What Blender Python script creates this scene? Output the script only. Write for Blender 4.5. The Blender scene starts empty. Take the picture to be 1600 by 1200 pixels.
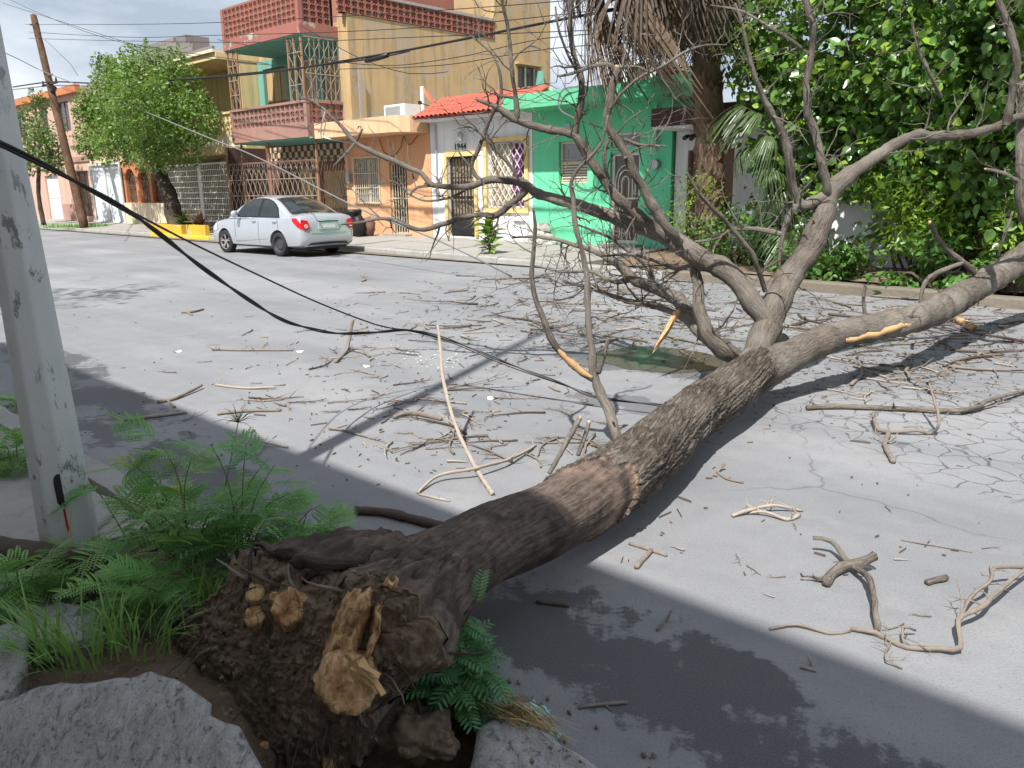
import bpy, bmesh, math, random
import numpy as np
from mathutils import Vector, Matrix, Quaternion, noise

random.seed(7)
rng = np.random.default_rng(11)
scene = bpy.context.scene
COL = scene.collection
R = math.radians

# ------------------------------------------------------------------ camera
FPX, PITCH, ROLL, CAMZ = 1250.0, R(13.7), R(0.7), 1.6      # focal length in pixels of a 1600 x 1200 frame
FWD = Vector((0, math.cos(PITCH), -math.sin(PITCH)))
_u0 = Vector((0, math.sin(PITCH), math.cos(PITCH))); _r0 = Vector((1, 0, 0))
UP = math.cos(ROLL) * _u0 + math.sin(ROLL) * _r0
RIGHT = math.cos(ROLL) * _r0 - math.sin(ROLL) * _u0
CAMPOS = Vector((0, 0, CAMZ))
cd = bpy.data.cameras.new('camera'); cam = bpy.data.objects.new('camera', cd); COL.objects.link(cam)
m = Matrix((RIGHT, UP, -FWD)).transposed().to_4x4(); m.translation = CAMPOS
cam.matrix_world = m
cd.sensor_fit = 'HORIZONTAL'; cd.sensor_width = 36.0; cd.lens = 36.0 * FPX / 1600.0
cd.clip_start = 0.05; cd.clip_end = 1500
scene.camera = cam

# ------------------------------------------------------------------ light
SUN_EL = R(54.0)
SUN_H = Vector((0.385, 0.923, 0)).normalized()              # where shadows point on the ground
SUN_DIR = Vector((SUN_H.x * math.cos(SUN_EL), SUN_H.y * math.cos(SUN_EL), -math.sin(SUN_EL)))
world = bpy.data.worlds.new('World'); scene.world = world; world.use_nodes = True
wn = world.node_tree.nodes; wl = world.node_tree.links
for n_ in list(wn): wn.remove(n_)
wo = wn.new('ShaderNodeOutputWorld'); bg = wn.new('ShaderNodeBackground'); sky = wn.new('ShaderNodeTexSky')
sky.sky_type = 'NISHITA'; sky.sun_disc = False; sky.sun_elevation = SUN_EL
sky.sun_rotation = math.atan2(-SUN_H.x, -SUN_H.y) % (2 * math.pi)
sky.air_density = 1.2; sky.dust_density = 2.0; sky.ozone_density = 1.0
tc = wn.new('ShaderNodeTexCoord'); mp = wn.new('ShaderNodeMapping'); mp.inputs['Scale'].default_value = (1.0, 1.0, 2.6)
nz = wn.new('ShaderNodeTexNoise'); nz.inputs['Scale'].default_value = 3.1; nz.inputs['Detail'].default_value = 7; nz.inputs['Roughness'].default_value = 0.55
cr = wn.new('ShaderNodeValToRGB')
cr.color_ramp.elements[0].position = 0.42; cr.color_ramp.elements[0].color = (3.0, 3.5, 4.2, 1)
cr.color_ramp.elements[1].position = 0.64; cr.color_ramp.elements[1].color = (6.2, 6.5, 7.0, 1)
mx = wn.new('ShaderNodeMixRGB'); mx.inputs[0].default_value = 0.86
wl.new(tc.outputs['Generated'], mp.inputs['Vector']); wl.new(mp.outputs[0], nz.inputs['Vector']); wl.new(nz.outputs['Fac'], cr.inputs[0])
wl.new(sky.outputs[0], mx.inputs[1]); wl.new(cr.outputs[0], mx.inputs[2]); wl.new(mx.outputs[0], bg.inputs[0]); wl.new(bg.outputs[0], wo.inputs[0])
bg.inputs[1].default_value = 0.082
sd = bpy.data.lights.new('sun', 'SUN'); sun = bpy.data.objects.new('sun', sd); COL.objects.link(sun)
sd.energy = 4.0; sd.angle = R(0.8); sd.color = (1.0, 0.965, 0.915)
sun.rotation_euler = SUN_DIR.to_track_quat('-Z', 'Y').to_euler(); sun.location = (0, 0, 30)
vs = scene.view_settings
vs.view_transform = 'Standard'; vs.look = 'None'; vs.gamma = 1.0; vs.exposure = 1.0
cy = scene.cycles; cy.max_bounces = 5; cy.diffuse_bounces = 2; cy.glossy_bounces = 2; cy.transmission_bounces = 2; cy.transparent_max_bounces = 4; cy.caustics_reflective = False; cy.caustics_refractive = False
scene.render.resolution_x = 1024; scene.render.resolution_y = 768

# ------------------------------------------------------------------ places
A43 = R(43)
TV = Vector((math.cos(A43), -math.sin(A43), 0)); NV = Vector((math.sin(A43), math.cos(A43), 0))
def W(t, n, z=0.0): return TV * t + NV * n + Vector((0, 0, z))       # street frame: t along the kerb, n across the road
def TN(p): p = Vector(p); return (p.dot(TV), p.dot(NV), p.z)
def ray(x, y): return FWD + RIGHT * ((x - 800) / FPX) - UP * ((y - 600) / FPX)
def gz(x, y, z=0.0): d = ray(x, y); return CAMPOS + d * ((z - CAMZ) / d.z)
def atY(x, y, Y): d = ray(x, y); return CAMPOS + d * (Y / d.y)
def atN(x, y, n): d = ray(x, y); return CAMPOS + d * ((n - CAMPOS.dot(NV)) / d.dot(NV))
def depth(p): return (Vector(p) - CAMPOS).dot(FWD)
def pxm(px, p): return px * depth(p) / FPX                            # pixels to metres at a point

# ------------------------------------------------------------------ meshes
class MB:
    def __init__(s): s.v = []; s.f = []; s.uv = []; s.c = []; s.col = False
    def add(s, vs, fs, uvs=None, cs=None):
        o = len(s.v); s.v.extend([tuple(p) for p in vs]); s.f.extend([tuple(i + o for i in f) for f in fs])
        s.uv.extend(uvs if uvs is not None else [(0.0, 0.0)] * len(vs))
        s.c.extend(cs if cs is not None else [0.0] * len(vs))
        if cs is not None: s.col = True
        return s
    def box(s, x0, x1, y0, y1, z0, z1):
        return s.add([(x0,y0,z0),(x1,y0,z0),(x1,y1,z0),(x0,y1,z0),(x0,y0,z1),(x1,y0,z1),(x1,y1,z1),(x0,y1,z1)],
                     [(0,3,2,1),(4,5,6,7),(0,1,5,4),(1,2,6,5),(2,3,7,6),(3,0,4,7)])
    def bar(s, a, b, w, h=None, up=(0,0,1)):
        a = Vector(a); b = Vector(b); h = w if h is None else h
        d = (b - a).normalized(); u = Vector(up)
        if abs(d.dot(u)) > 0.95: u = Vector((0,1,0))
        x = d.cross(u).normalized() * w / 2; y = x.cross(d).normalized() * h / 2
        vs = [a-x-y, a+x-y, a+x+y, a-x+y, b-x-y, b+x-y, b+x+y, b-x+y]
        return s.add(vs, [(0,3,2,1),(4,5,6,7),(0,1,5,4),(1,2,6,5),(2,3,7,6),(3,0,4,7)][::1])
    def poly(s, pts): return s.add(pts, [tuple(range(len(pts)))])
    def prism(s, pts, dz):
        n = len(pts); lo = [Vector(p) for p in pts]; hi = [p + Vector(dz) for p in lo]
        fs = [tuple(range(n))[::-1], tuple(range(n, 2*n))] + [(i, (i+1) % n, n + (i+1) % n, n + i) for i in range(n)]
        return s.add(lo + hi, fs)
    def tube(s, pts, rads, seg=8, cap=True, wob=0.0, seed=0.0, c=None):
        pts = [Vector(p) for p in pts]; n = len(pts)
        if not hasattr(rads, '__len__'): rads = [rads] * n
        vs = []; fs = []; uvs = []; L = 0.0
        d = (pts[1] - pts[0]).normalized(); x = d.orthogonal().normalized()
        for i in range(n):
            if i == 0: d = pts[1] - pts[0]
            elif i == n - 1: d = pts[-1] - pts[-2]
            else: d = pts[i+1] - pts[i-1]
            d = d.normalized() if d.length > 1e-9 else Vector((0,0,1))
            x = x - d * x.dot(d); x = x.normalized() if x.length > 1e-6 else d.orthogonal().normalized()
            y = d.cross(x)
            if i: L += (pts[i] - pts[i-1]).length
            for j in range(seg + 1):
                a = 2 * math.pi * (j % seg) / seg
                q = x * math.cos(a) + y * math.sin(a)
                r = rads[i]
                if wob: r *= 1 + wob * noise.noise((pts[i] + q * rads[i]) * (0.9 / max(rads[i], 0.006)) * 0.6 + Vector((seed, 0, 0)))
                vs.append(pts[i] + q * r); uvs.append((j / seg * 6.283 * rads[0], L))
        k = seg + 1
        for i in range(n - 1):
            for j in range(seg): fs.append((i*k+j, i*k+j+1, (i+1)*k+j+1, (i+1)*k+j))
        if cap:
            fs.append(tuple(range(seg))[::-1]); fs.append(tuple((n-1)*k + j for j in range(seg)))
        return s.add(vs, fs, uvs, None if c is None else [c] * len(vs))
    def build(s, name, mat, parent=None, smooth=False, org=None, street=False):
        me = bpy.data.meshes.new(name)
        v = np.array(s.v, dtype=np.float64).reshape(-1, 3)
        if org is not None: v = v - np.array(org, dtype=np.float64)
        me.from_pydata(v.tolist(), [], s.f)
        if any(u != (0.0, 0.0) for u in s.uv[:50]) or len(s.uv) > 50 and any(u != (0.0, 0.0) for u in s.uv):
            ul = me.uv_layers.new(name='UVMap')
            li = np.empty(len(me.loops), dtype=np.int32); me.loops.foreach_get('vertex_index', li)
            ul.data.foreach_set('uv', np.array(s.uv, dtype=np.float32)[li].ravel())
        if s.col:
            at = me.attributes.new('mask', 'FLOAT', 'POINT'); at.data.foreach_set('value', np.array(s.c, dtype=np.float32))
        return link_mesh(name, me, mat, parent, smooth)

def link_mesh(name, me, mat, parent=None, smooth=False):
    if mat is not None:
        me.materials.append(mat)
    if smooth: me.polygons.foreach_set('use_smooth', [True] * len(me.polygons))
    me.update()
    o = bpy.data.objects.new(name, me); COL.objects.link(o)
    if parent is not None: o.parent = parent
    return o
def tag(o, label=None, cat=None, group=None, kind=None):
    if label: o['label'] = label
    if cat: o['category'] = cat
    if group: o['group'] = group
    if kind: o['kind'] = kind
    return o
def empty(name, loc=(0,0,0), rz=0.0, label=None, cat=None, group=None):
    o = bpy.data.objects.new(name, None); COL.objects.link(o); o.location = loc; o.rotation_euler = (0, 0, rz)
    o.empty_display_size = 0.2
    return tag(o, label, cat, group)
def inst(name, me, parent=None, loc=(0,0,0), rot=(0,0,0), sc=(1,1,1)):
    o = bpy.data.objects.new(name, me); COL.objects.link(o)
    o.location = loc; o.rotation_euler = rot; o.scale = sc
    if parent is not None: o.parent = parent
    return o
def house(name, t, n=16.0, z=0.22, label='', cat='house'):
    e = empty(name, W(t, n, z), -A43, label, cat); e['_o'] = 0; del e['_o']
    HORG[name] = (t, n, z); e_org[e.name] = (t, n, z)
    return e
HORG = {}; e_org = {}
def part(h, name, mat, mb, smooth=False, parent=None):      # mb is in street coordinates (t, n, z)
    return mb.build(name, mat, parent or h, smooth, org=e_org[h.name])
def smoothpath(pts, rads, step):
    P = [Vector(p) for p in pts]; out = []; ro = []
    n = len(P)
    for i in range(n - 1):
        p0 = P[max(i-1, 0)]; p1 = P[i]; p2 = P[i+1]; p3 = P[min(i+2, n-1)]
        k = max(1, int((p2 - p1).length / step))
        for j in range(k):
            t = j / k; t2 = t*t; t3 = t2*t
            out.append(0.5 * ((2*p1) + (p2 - p0)*t + (2*p0 - 5*p1 + 4*p2 - p3)*t2 + (3*p1 - p0 - 3*p2 + p3)*t3))
            ro.append(rads[i] * (1-t) + rads[i+1] * t)
    out.append(P[-1]); ro.append(rads[-1])
    return out, ro
def rnd(a, b): return random.uniform(a, b)
# ------------------------------------------------------------------ materials
class NT:
    def __init__(s, name):
        s.m = bpy.data.materials.new(name); s.m.use_nodes = True
        s.t = s.m.node_tree; s.n = s.t.nodes; s.l = s.t.links
        s.b = s.n['Principled BSDF']
    def node(s, typ, **kw):
        nd = s.n.new(typ)
        for k, v in kw.items():
            if k in nd.inputs.keys(): 
                if isinstance(v, bpy.types.NodeSocket): s.l.new(v, nd.inputs[k])
                else: nd.inputs[k].default_value = v
            else: setattr(nd, k, v)
        return nd
    def link(s, a, b): s.l.new(a, b)
    def coord(s, kind='Object', scale=(1,1,1)):
        c = s.node('ShaderNodeTexCoord'); mp = s.node('ShaderNodeMapping'); mp.inputs['Scale'].default_value = scale
        s.link(c.outputs[kind], mp.inputs['Vector']); return mp.outputs[0]
    def geo(s, scale=(1,1,1)):
        c = s.node('ShaderNodeNewGeometry'); mp = s.node('ShaderNodeMapping'); mp.inputs['Scale'].default_value = scale
        s.link(c.outputs['Position'], mp.inputs['Vector']); return mp.outputs[0]
    def noise(s, vec, scale, detail=4, rough=0.55, dist=0.0):
        n = s.node('ShaderNodeTexNoise'); s.link(vec, n.inputs['Vector'])
        n.inputs['Scale'].default_value = scale; n.inputs['Detail'].default_value = detail
        n.inputs['Roughness'].default_value = rough; n.inputs['Distortion'].default_value = dist
        return n.outputs['Fac']
    def vor(s, vec, scale, feature='F1', out='Distance', rand=1.0):
        n = s.node('ShaderNodeTexVoronoi'); n.feature = feature; s.link(vec, n.inputs['Vector']); n.inputs['Scale'].default_value = scale
        n.inputs['Randomness'].default_value = rand
        return n.outputs[out]
    def ramp(s, fac, *stops):
        n = s.node('ShaderNodeValToRGB'); s.link(fac, n.inputs[0]); e = n.color_ramp.elements
        while len(e) < len(stops): e.new(0.5)
        for i, (p, c) in enumerate(stops):
            e[i].position = p
            if not hasattr(c, '__len__'): c = (c, c, c)
            e[i].color = (*c, 1)
        return n.outputs[0]
    def mix(s, fac, a, b, mode='MIX'):
        n = s.node('ShaderNodeMixRGB'); n.blend_type = mode
        for i, v in ((0, fac), (1, a), (2, b)):
            if isinstance(v, bpy.types.NodeSocket): s.link(v, n.inputs[i])
            elif i == 0: n.inputs[0].default_value = v
            else: n.inputs[i].default_value = (*v, 1) if hasattr(v, '__len__') else (v, v, v, 1)
        return n.outputs[0]
    def math(s, op, a, b=None, clamp=False):
        n = s.node('ShaderNodeMath'); n.operation = op; n.use_clamp = clamp
        for i, v in ((0, a), (1, b)):
            if v is None: continue
            if isinstance(v, bpy.types.NodeSocket): s.link(v, n.inputs[i])
            else: n.inputs[i].default_value = v
        return n.outputs[0]
    def bump(s, h, strength=0.3, dist=0.01, prev=None):
        n = s.node('ShaderNodeBump'); s.link(h, n.inputs['Height']); n.inputs['Strength'].default_value = strength; n.inputs['Distance'].default_value = dist
        if prev is not None: s.link(prev, n.inputs['Normal'])
        return n.outputs[0]
    def attr(s, name='mask'):
        n = s.node('ShaderNodeAttribute'); n.attribute_name = name; return n.outputs['Fac']
    def out(s, col=None, rough=None, normal=None, metal=None, spec=None):
        for v, k in ((col, 'Base Color'), (rough, 'Roughness'), (metal, 'Metallic'), (spec, 'Specular IOR Level')):
            if v is None: continue
            if isinstance(v, bpy.types.NodeSocket): s.link(v, s.b.inputs[k])
            else: s.b.inputs[k].default_value = (*v, 1) if hasattr(v, '__len__') else v
        if normal is not None: s.link(normal, s.b.inputs['Normal'])
        return s.m
def mul(c, k): return tuple(min(1.0, x * k) for x in c)
def plain(name, col, rough=0.6, metal=0.0, var=0.25, scale=6.0, spec=0.4):
    t = NT(name); v = t.geo(); f = t.noise(v, scale, 5)
    c = t.mix(f, mul(col, 1 - var), mul(col, 1 + var))
    return t.out(c, rough, t.bump(f, 0.15, 0.01), metal, spec)
def stucco(name, col, stain=0.35, stain_col=(0.16, 0.15, 0.13), patch=None, patch_amt=0.42, rough=0.9, streak=0.5):
    t = NT(name); v = t.geo()
    big = t.noise(v, 0.55, 4, 0.6); fine = t.noise(v, 28, 2); sv = t.geo((2.6, 2.6, 0.22)); st = t.noise(sv, 1.6, 6, 0.65)
    c = t.mix(t.ramp(big, (0.3, 0.0), (0.75, 1.0)), mul(col, 0.86), mul(col, 1.08))
    sm = t.math('MULTIPLY', t.ramp(st, (0.48, 0.0), (0.74, 1.0)), stain * streak * 3)
    c = t.mix(sm, c, stain_col)
    if patch is not None:
        pm = t.ramp(t.noise(v, 1.3, 7, 0.68), (1 - patch_amt, 0.0), (1 - patch_amt + 0.05, 1.0))
        c = t.mix(t.math('MULTIPLY', pm, 0.8), c, patch)
    sp = t.ramp(t.noise(v, 9, 4, 0.7), (0.62, 0.0), (0.8, 1.0))
    c = t.mix(t.math('MULTIPLY', sp, stain * 0.7), c, mul(col, 0.45))
    return t.out(c, rough, t.bump(fine, 0.35, 0.006), 0, 0.2)
def leafmat(name, col, var=0.35, gloss=0.45, trans=0.3, hue=None, scale=2.2):
    t = NT(name); v = t.geo(); oi = t.node('ShaderNodeObjectInfo'); f = t.noise(v, scale, 3); f2 = t.noise(v, 31, 2)
    hue = hue or (col[0] * 1.9, col[1] * 1.25, col[2] * 0.9)
    c = t.mix(t.ramp(f, (0.32, 0.0), (0.7, 1.0)), mul(col, 1 - var), mul(col, 1 + var))
    c = t.mix(t.math('MULTIPLY', t.ramp(f2, (0.45, 0.0), (0.75, 1.0)), 0.65), c, hue)
    t.out(c, gloss, None, 0, 0.5)
    tr = t.node('ShaderNodeBsdfTranslucent'); t.link(t.mix(0.5, c, (0.30, 0.48, 0.05)), tr.inputs[0])
    ms = t.node('ShaderNodeMixShader'); ms.inputs[0].default_value = trans
    t.link(t.b.outputs[0], ms.inputs[1]); t.link(tr.outputs[0], ms.inputs[2])
    t.link(ms.outputs[0], t.n['Material Output'].inputs[0])
    return t.m
def glass(name, col=(0.03, 0.035, 0.04), rough=0.06):
    t = NT(name); v = t.geo(); f = t.noise(v, 1.5, 3)
    return t.out(t.mix(f, mul(col, 0.5), mul(col, 1.7)), rough, None, 0, 0.6)
M = {}
def barkmat(name, base, dark, light, us=38, vs=5.0, peel=None, strength=0.8, dist=0.012):
    t = NT(name); uv = t.coord('UV', (us, vs, 1)); g = t.geo()
    n1 = t.noise(uv, 1.0, 6, 0.62, 0.9); n2 = t.noise(g, 3.0, 5); n3 = t.noise(g, 90, 3)
    ridg = t.ramp(n1, (0.34, 0.0), (0.56, 0.75), (0.8, 1.0))
    c = t.mix(ridg, dark, base); c = t.mix(t.math('MULTIPLY', t.ramp(n2, (0.42, 0), (0.72, 1)), 0.75), c, light)
    c = t.mix(t.math('MULTIPLY', t.ramp(n3, (0.55, 0), (0.8, 1)), 0.5), c, mul(light, 1.3))
    nm = t.bump(ridg, strength, dist)
    if peel is not None:
        pk = t.attr('mask')
        wv = t.mix(0.45, t.noise(t.coord('UV', (55, 6, 1)), 1.0, 6, 0.7, 1.2), t.noise(g, 16, 6, 0.7))
        pc = t.mix(t.ramp(wv, (0.35, 0), (0.68, 1)), peel[0], peel[1])
        pc = t.mix(t.ramp(t.noise(g, 5.5, 6, 0.6), (0.5, 0), (0.64, 1)), pc, peel[2])
        fr_ = t.math('SUBTRACT', pk, 1.0, True); fn = t.noise(g, 7, 5, 0.6)
        pc = t.mix(t.math('MULTIPLY', fr_, t.ramp(fn, (0.38, 0), (0.6, 1))), pc, t.mix(wv, (0.17, 0.105, 0.075), (0.42, 0.295, 0.22)))
        c = t.mix(t.math('MINIMUM', pk, 1.0), c, pc)
        fr = t.ramp(pk, (0.0, 0.0), (1.0, 1.0))
        nm = t.bump(t.mix(fr, ridg, t.math('MULTIPLY', wv, 0.4)), strength, dist)
    return t.out(c, 0.9, nm, 0, 0.15)

def build_materials():
    # asphalt: grey, speckled, worn lanes, damp stains by the kerb, alligator cracks on the right
    t = NT('asphalt'); g = t.geo()
    sp = t.noise(g, 150, 2, 0.6); mid = t.noise(g, 7, 3); big = t.noise(g, 0.45, 4, 0.62)
    c = t.mix(t.ramp(big, (0.3, 0), (0.72, 1)), (0.180, 0.184, 0.194), (0.262, 0.265, 0.272))
    c = t.mix(t.math('MULTIPLY', t.ramp(sp, (0.38, 0), (0.66, 1)), 0.38), c, (0.33, 0.327, 0.325))
    c = t.mix(t.math('MULTIPLY', t.ramp(t.noise(g, 95, 2), (0.56, 0), (0.7, 1)), 0.4), c, (0.07, 0.07, 0.075))
    c = t.mix(t.math('MULTIPLY', t.ramp(mid, (0.5, 0), (0.75, 1)), 0.3), c, (0.15, 0.15, 0.155))
    # street frame coordinates for stains with a shape of their own
    rot = t.node('ShaderNodeVectorRotate'); rot.rotation_type = 'Z_AXIS'; rot.inputs['Angle'].default_value = A43
    t.link(g, rot.inputs['Vector']); sx = t.node('ShaderNodeSeparateXYZ'); t.link(rot.outputs[0], sx.inputs[0])
    tt, nn = sx.outputs[0], sx.outputs[1]
    wob = t.noise(g, 2.1, 6, 0.62); wob2 = t.noise(g, 0.8, 4); wob3 = t.noise(g, 17, 4, 0.7)
    def blob(ct, cn, rt, rn, soft=0.3, k=0.8):
        a = t.math('DIVIDE', t.math('SUBTRACT', tt, ct), rt); b = t.math('DIVIDE', t.math('SUBTRACT', nn, cn), rn)
        d = t.math('ADD', t.math('MULTIPLY', a, a), t.math('MULTIPLY', b, b))
        d = t.math('ADD', d, t.math('ADD', t.math('MULTIPLY', t.math('SUBTRACT', wob, 0.5), 5.5), t.math('MULTIPLY', t.math('SUBTRACT', wob3, 0.5), 1.9)))
        return t.math('MULTIPLY', t.ramp(d, (0.55, 1.0), (0.55 + soft, 0.0)), k)
    cmb = t.node('ShaderNodeCombineXYZ'); t.link(t.math('MULTIPLY', tt, 0.12), cmb.inputs[0]); t.link(nn, cmb.inputs[1])
    lane = t.noise(cmb.outputs[0], 0.9, 5, 0.6); patch = t.ramp(t.noise(g, 0.33, 3, 0.5), (0.47, 0), (0.53, 1))
    c = t.mix(t.math('MULTIPLY', t.ramp(lane, (0.42, 0), (0.62, 1)), 0.5), c, (0.145, 0.150, 0.162))
    c = t.mix(t.math('MULTIPLY', patch, 0.22), c, (0.125, 0.129, 0.138))
    c = t.mix(t.math('MULTIPLY', t.ramp(t.noise(g, 1.7, 5, 0.7), (0.55, 0), (0.75, 1)), 0.35), c, (0.30, 0.295, 0.285))
    damp = None
    for b in DAMP:
        x = blob(*b); damp = x if damp is None else t.math('MAXIMUM', damp, x)
    c = t.mix(damp, c, t.mix(t.ramp(sp, (0.4, 0), (0.7, 1)), (0.042, 0.043, 0.049), (0.085, 0.085, 0.092)))
    dv = t.node('ShaderNodeMixRGB'); dv.blend_type = 'ADD'; dv.inputs[0].default_value = 0.16
    t.link(g, dv.inputs[1]); nc = t.node('ShaderNodeTexNoise'); nc.inputs['Scale'].default_value = 5; t.link(g, nc.inputs['Vector']); t.link(nc.outputs['Color'], dv.inputs[2])
    ck = t.vor(dv.outputs[0], 5.2, 'DISTANCE_TO_EDGE'); ck2 = t.vor(dv.outputs[0], 0.42, 'DISTANCE_TO_EDGE')
    # cracked field: a patch of old asphalt in the middle of the road, right of the trunk
    a = t.math('DIVIDE', t.math('SUBTRACT', tt, -1.0), 2.5); b = t.math('DIVIDE', t.math('SUBTRACT', nn, 6.3), 1.7)
    fd = t.math('ADD', t.math('ADD', t.math('MULTIPLY', a, a), t.math('MULTIPLY', b, b)), t.math('MULTIPLY', t.math('SUBTRACT', wob2, 0.5), 3.0))
    field = t.ramp(fd, (0.75, 1.0), (1.15, 0.0))
    line = t.ramp(ck, (0.012, 1.0), (0.042, 0.0)); line2 = t.ramp(ck2, (0.0012, 1.0), (0.0045, 0.0))
    crack = t.math('MAXIMUM', t.math('MULTIPLY', t.math('MULTIPLY', line, field), t.ramp(mid, (0.32, 0.2), (0.5, 1.0))), t.math('MULTIPLY', line2, t.ramp(wob2, (0.50, 0), (0.60, 0.7))))
    c = t.mix(t.math('MULTIPLY', crack, 0.7), c, (0.035, 0.035, 0.035))
    h = t.noise(g, 110, 2, 0.7)
    rg = t.mix(damp, 0.88, 0.55)
    M['asphalt'] = t.out(c, rg, t.bump(h, 0.5, 0.008), 0, 0.3)

    t = NT('concrete'); g = t.geo()
    c = t.mix(t.noise(g, 1.4, 7, 0.65), (0.22, 0.21, 0.19), (0.38, 0.365, 0.335))
    c = t.mix(t.math('MULTIPLY', t.ramp(t.noise(g, 5, 7, 0.7), (0.52, 0), (0.7, 1)), 0.55), c, (0.16, 0.15, 0.135))
    c = t.mix(t.math('MULTIPLY', t.ramp(t.noise(g, 120, 2), (0.55, 0), (0.72, 1)), 0.4), c, (0.14, 0.14, 0.135))
    M['concrete'] = t.out(c, 0.92, t.bump(t.noise(g, 70, 4), 0.4, 0.006), 0, 0.2)
    t = NT('kerb_concrete'); g = t.geo()
    c = t.mix(t.noise(g, 2.4, 7, 0.65), (0.20, 0.195, 0.18), (0.38, 0.37, 0.35))
    c = t.mix(t.math('MULTIPLY', t.ramp(t.noise(g, 3.3, 7, 0.7), (0.55, 0), (0.68, 1)), 0.6), c, (0.13, 0.125, 0.12))
    M['kerb'] = t.out(c, 0.92, t.bump(t.noise(g, 45, 5), 0.5, 0.01), 0, 0.2)
    # broken slab: old weathered concrete with brushed lines
    t = NT('slab_concrete'); g = t.geo()
    lines = t.noise(t.coord('Object', (34, 14, 24)), 1.0, 6, 0.7, 1.2)
    c = t.mix(t.noise(g, 3.0, 8, 0.68), (0.33, 0.33, 0.33), (0.60, 0.595, 0.585))
    c = t.mix(t.math('MULTIPLY', t.ramp(lines, (0.45, 0), (0.68, 1)), 0.5), c, (0.70, 0.69, 0.67))
    c = t.mix(t.math('MULTIPLY', t.ramp(lines, (0.34, 1), (0.46, 0)), 0.75), c, (0.13, 0.13, 0.13))
    c = t.mix(t.math('MULTIPLY', t.ramp(t.noise(g, 7, 6, 0.6), (0.56, 0), (0.7, 1)), 0.6), c, (0.20, 0.19, 0.17))
    c = t.mix(t.ramp(t.noise(g, 55, 5, 0.7), (0.56, 0), (0.66, 0.8)), c, (0.14, 0.135, 0.125))
    M['slab'] = t.out(c, 0.93, t.bump(lines, 1.0, 0.016, t.bump(t.noise(g, 30, 6, 0.75), 1.0, 0.02)), 0, 0.2)
    t = NT('soil'); g = t.geo()
    c = t.mix(t.noise(g, 6, 8, 0.7), (0.065, 0.045, 0.031), (0.33, 0.245, 0.172))
    c = t.mix(t.math('MULTIPLY', t.ramp(t.noise(g, 40, 5, 0.7), (0.56, 0), (0.72, 1)), 0.7), c, (0.46, 0.37, 0.28))
    M['soil'] = t.out(c, 0.97, t.bump(t.noise(g, 38, 8, 0.72), 0.8, 0.016, t.bump(t.noise(g, 130, 4, 0.7), 0.5, 0.006)), 0, 0.1)
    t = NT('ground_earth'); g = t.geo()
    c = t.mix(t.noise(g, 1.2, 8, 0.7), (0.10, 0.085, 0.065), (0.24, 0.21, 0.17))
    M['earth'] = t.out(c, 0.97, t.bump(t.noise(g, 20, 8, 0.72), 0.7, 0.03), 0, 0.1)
    # wood
    M['trunk'] = barkmat('trunk_bark', (0.165, 0.135, 0.108), (0.042, 0.032, 0.025), (0.235, 0.205, 0.175), us=60, vs=7.0,
                         peel=((0.026, 0.020, 0.017), (0.195, 0.148, 0.120), (0.046, 0.037, 0.032)), strength=1.0, dist=0.02)
    M['branch'] = barkmat('branch_bark', (0.158, 0.136, 0.112), (0.062, 0.050, 0.040), (0.25, 0.225, 0.195), us=70, vs=12.0, strength=0.7, dist=0.008)
    M['twig'] = plain('twig_bark', (0.19, 0.158, 0.13), 0.85, 0, 0.45, 25)
    M['twig_dark'] = plain('dark_twig_bark', (0.085, 0.06, 0.045), 0.85, 0, 0.4, 25)
    M['twig_pale'] = plain('pale_twig_bark', (0.32, 0.27, 0.215), 0.85, 0, 0.3, 25)
    t = NT('torn_wood'); g = t.coord('Object', (55, 55, 6)); gg = t.geo()
    f = t.noise(g, 1.0, 6, 0.65, 0.8)
    c = t.mix(t.ramp(f, (0.3, 0), (0.7, 1)), (0.36, 0.165, 0.06), (0.86, 0.62, 0.34))
    c = t.mix(t.ramp(t.noise(gg, 11, 6), (0.5, 0), (0.68, 1)), c, (0.22, 0.085, 0.03))
    M['wood'] = t.out(c, 0.8, t.bump(f, 1.0, 0.014, t.bump(t.noise(gg, 60, 5, 0.7), 0.8, 0.008)), 0, 0.2)
    t = NT('split_wood'); g = t.coord('Object', (70, 70, 5))
    f = t.noise(g, 1.0, 6, 0.65, 0.6); c = t.mix(f, (0.36, 0.205, 0.09), (0.62, 0.41, 0.205))
    M['wood_pale'] = t.out(c, 0.75, t.bump(f, 0.7, 0.006), 0, 0.25)
    M['treebark'] = barkmat('street_tree_bark', (0.085, 0.065, 0.05), (0.03, 0.022, 0.017), (0.13, 0.105, 0.085), us=20, vs=3)
    M['fallbark'] = barkmat('ficus_bark', (0.20, 0.13, 0.085), (0.08, 0.05, 0.033), (0.26, 0.19, 0.14), us=20, vs=3)
    M['polewood'] = barkmat('pole_wood', (0.13, 0.075, 0.045), (0.05, 0.03, 0.02), (0.17, 0.11, 0.075), us=45, vs=0.8, strength=0.4)
    # leaves
    M['lf_tree'] = leafmat('street_tree_leaf', (0.105, 0.195, 0.04), 0.4, 0.45, 0.32, scale=.7)
    M['lf_far'] = leafmat('far_tree_leaf', (0.060, 0.125, 0.030), 0.4, 0.5, 0.28)
    M['lf_ficus'] = leafmat('glossy_leaf', (0.100, 0.215, 0.052), 0.5, 0.30, 0.32)
    M['lf_bright'] = leafmat('bright_leaf', (0.19, 0.33, 0.03), 0.3, 0.45, 0.32)
    M['lf_dark'] = leafmat('shade_bush_leaf', (0.085, 0.20, 0.045), 0.4, 0.35, 0.25)
    M['lf_weed'] = leafmat('weed_leaflet', (0.145, 0.36, 0.105), 0.3, 0.5, 0.30, scale=7)
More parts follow.
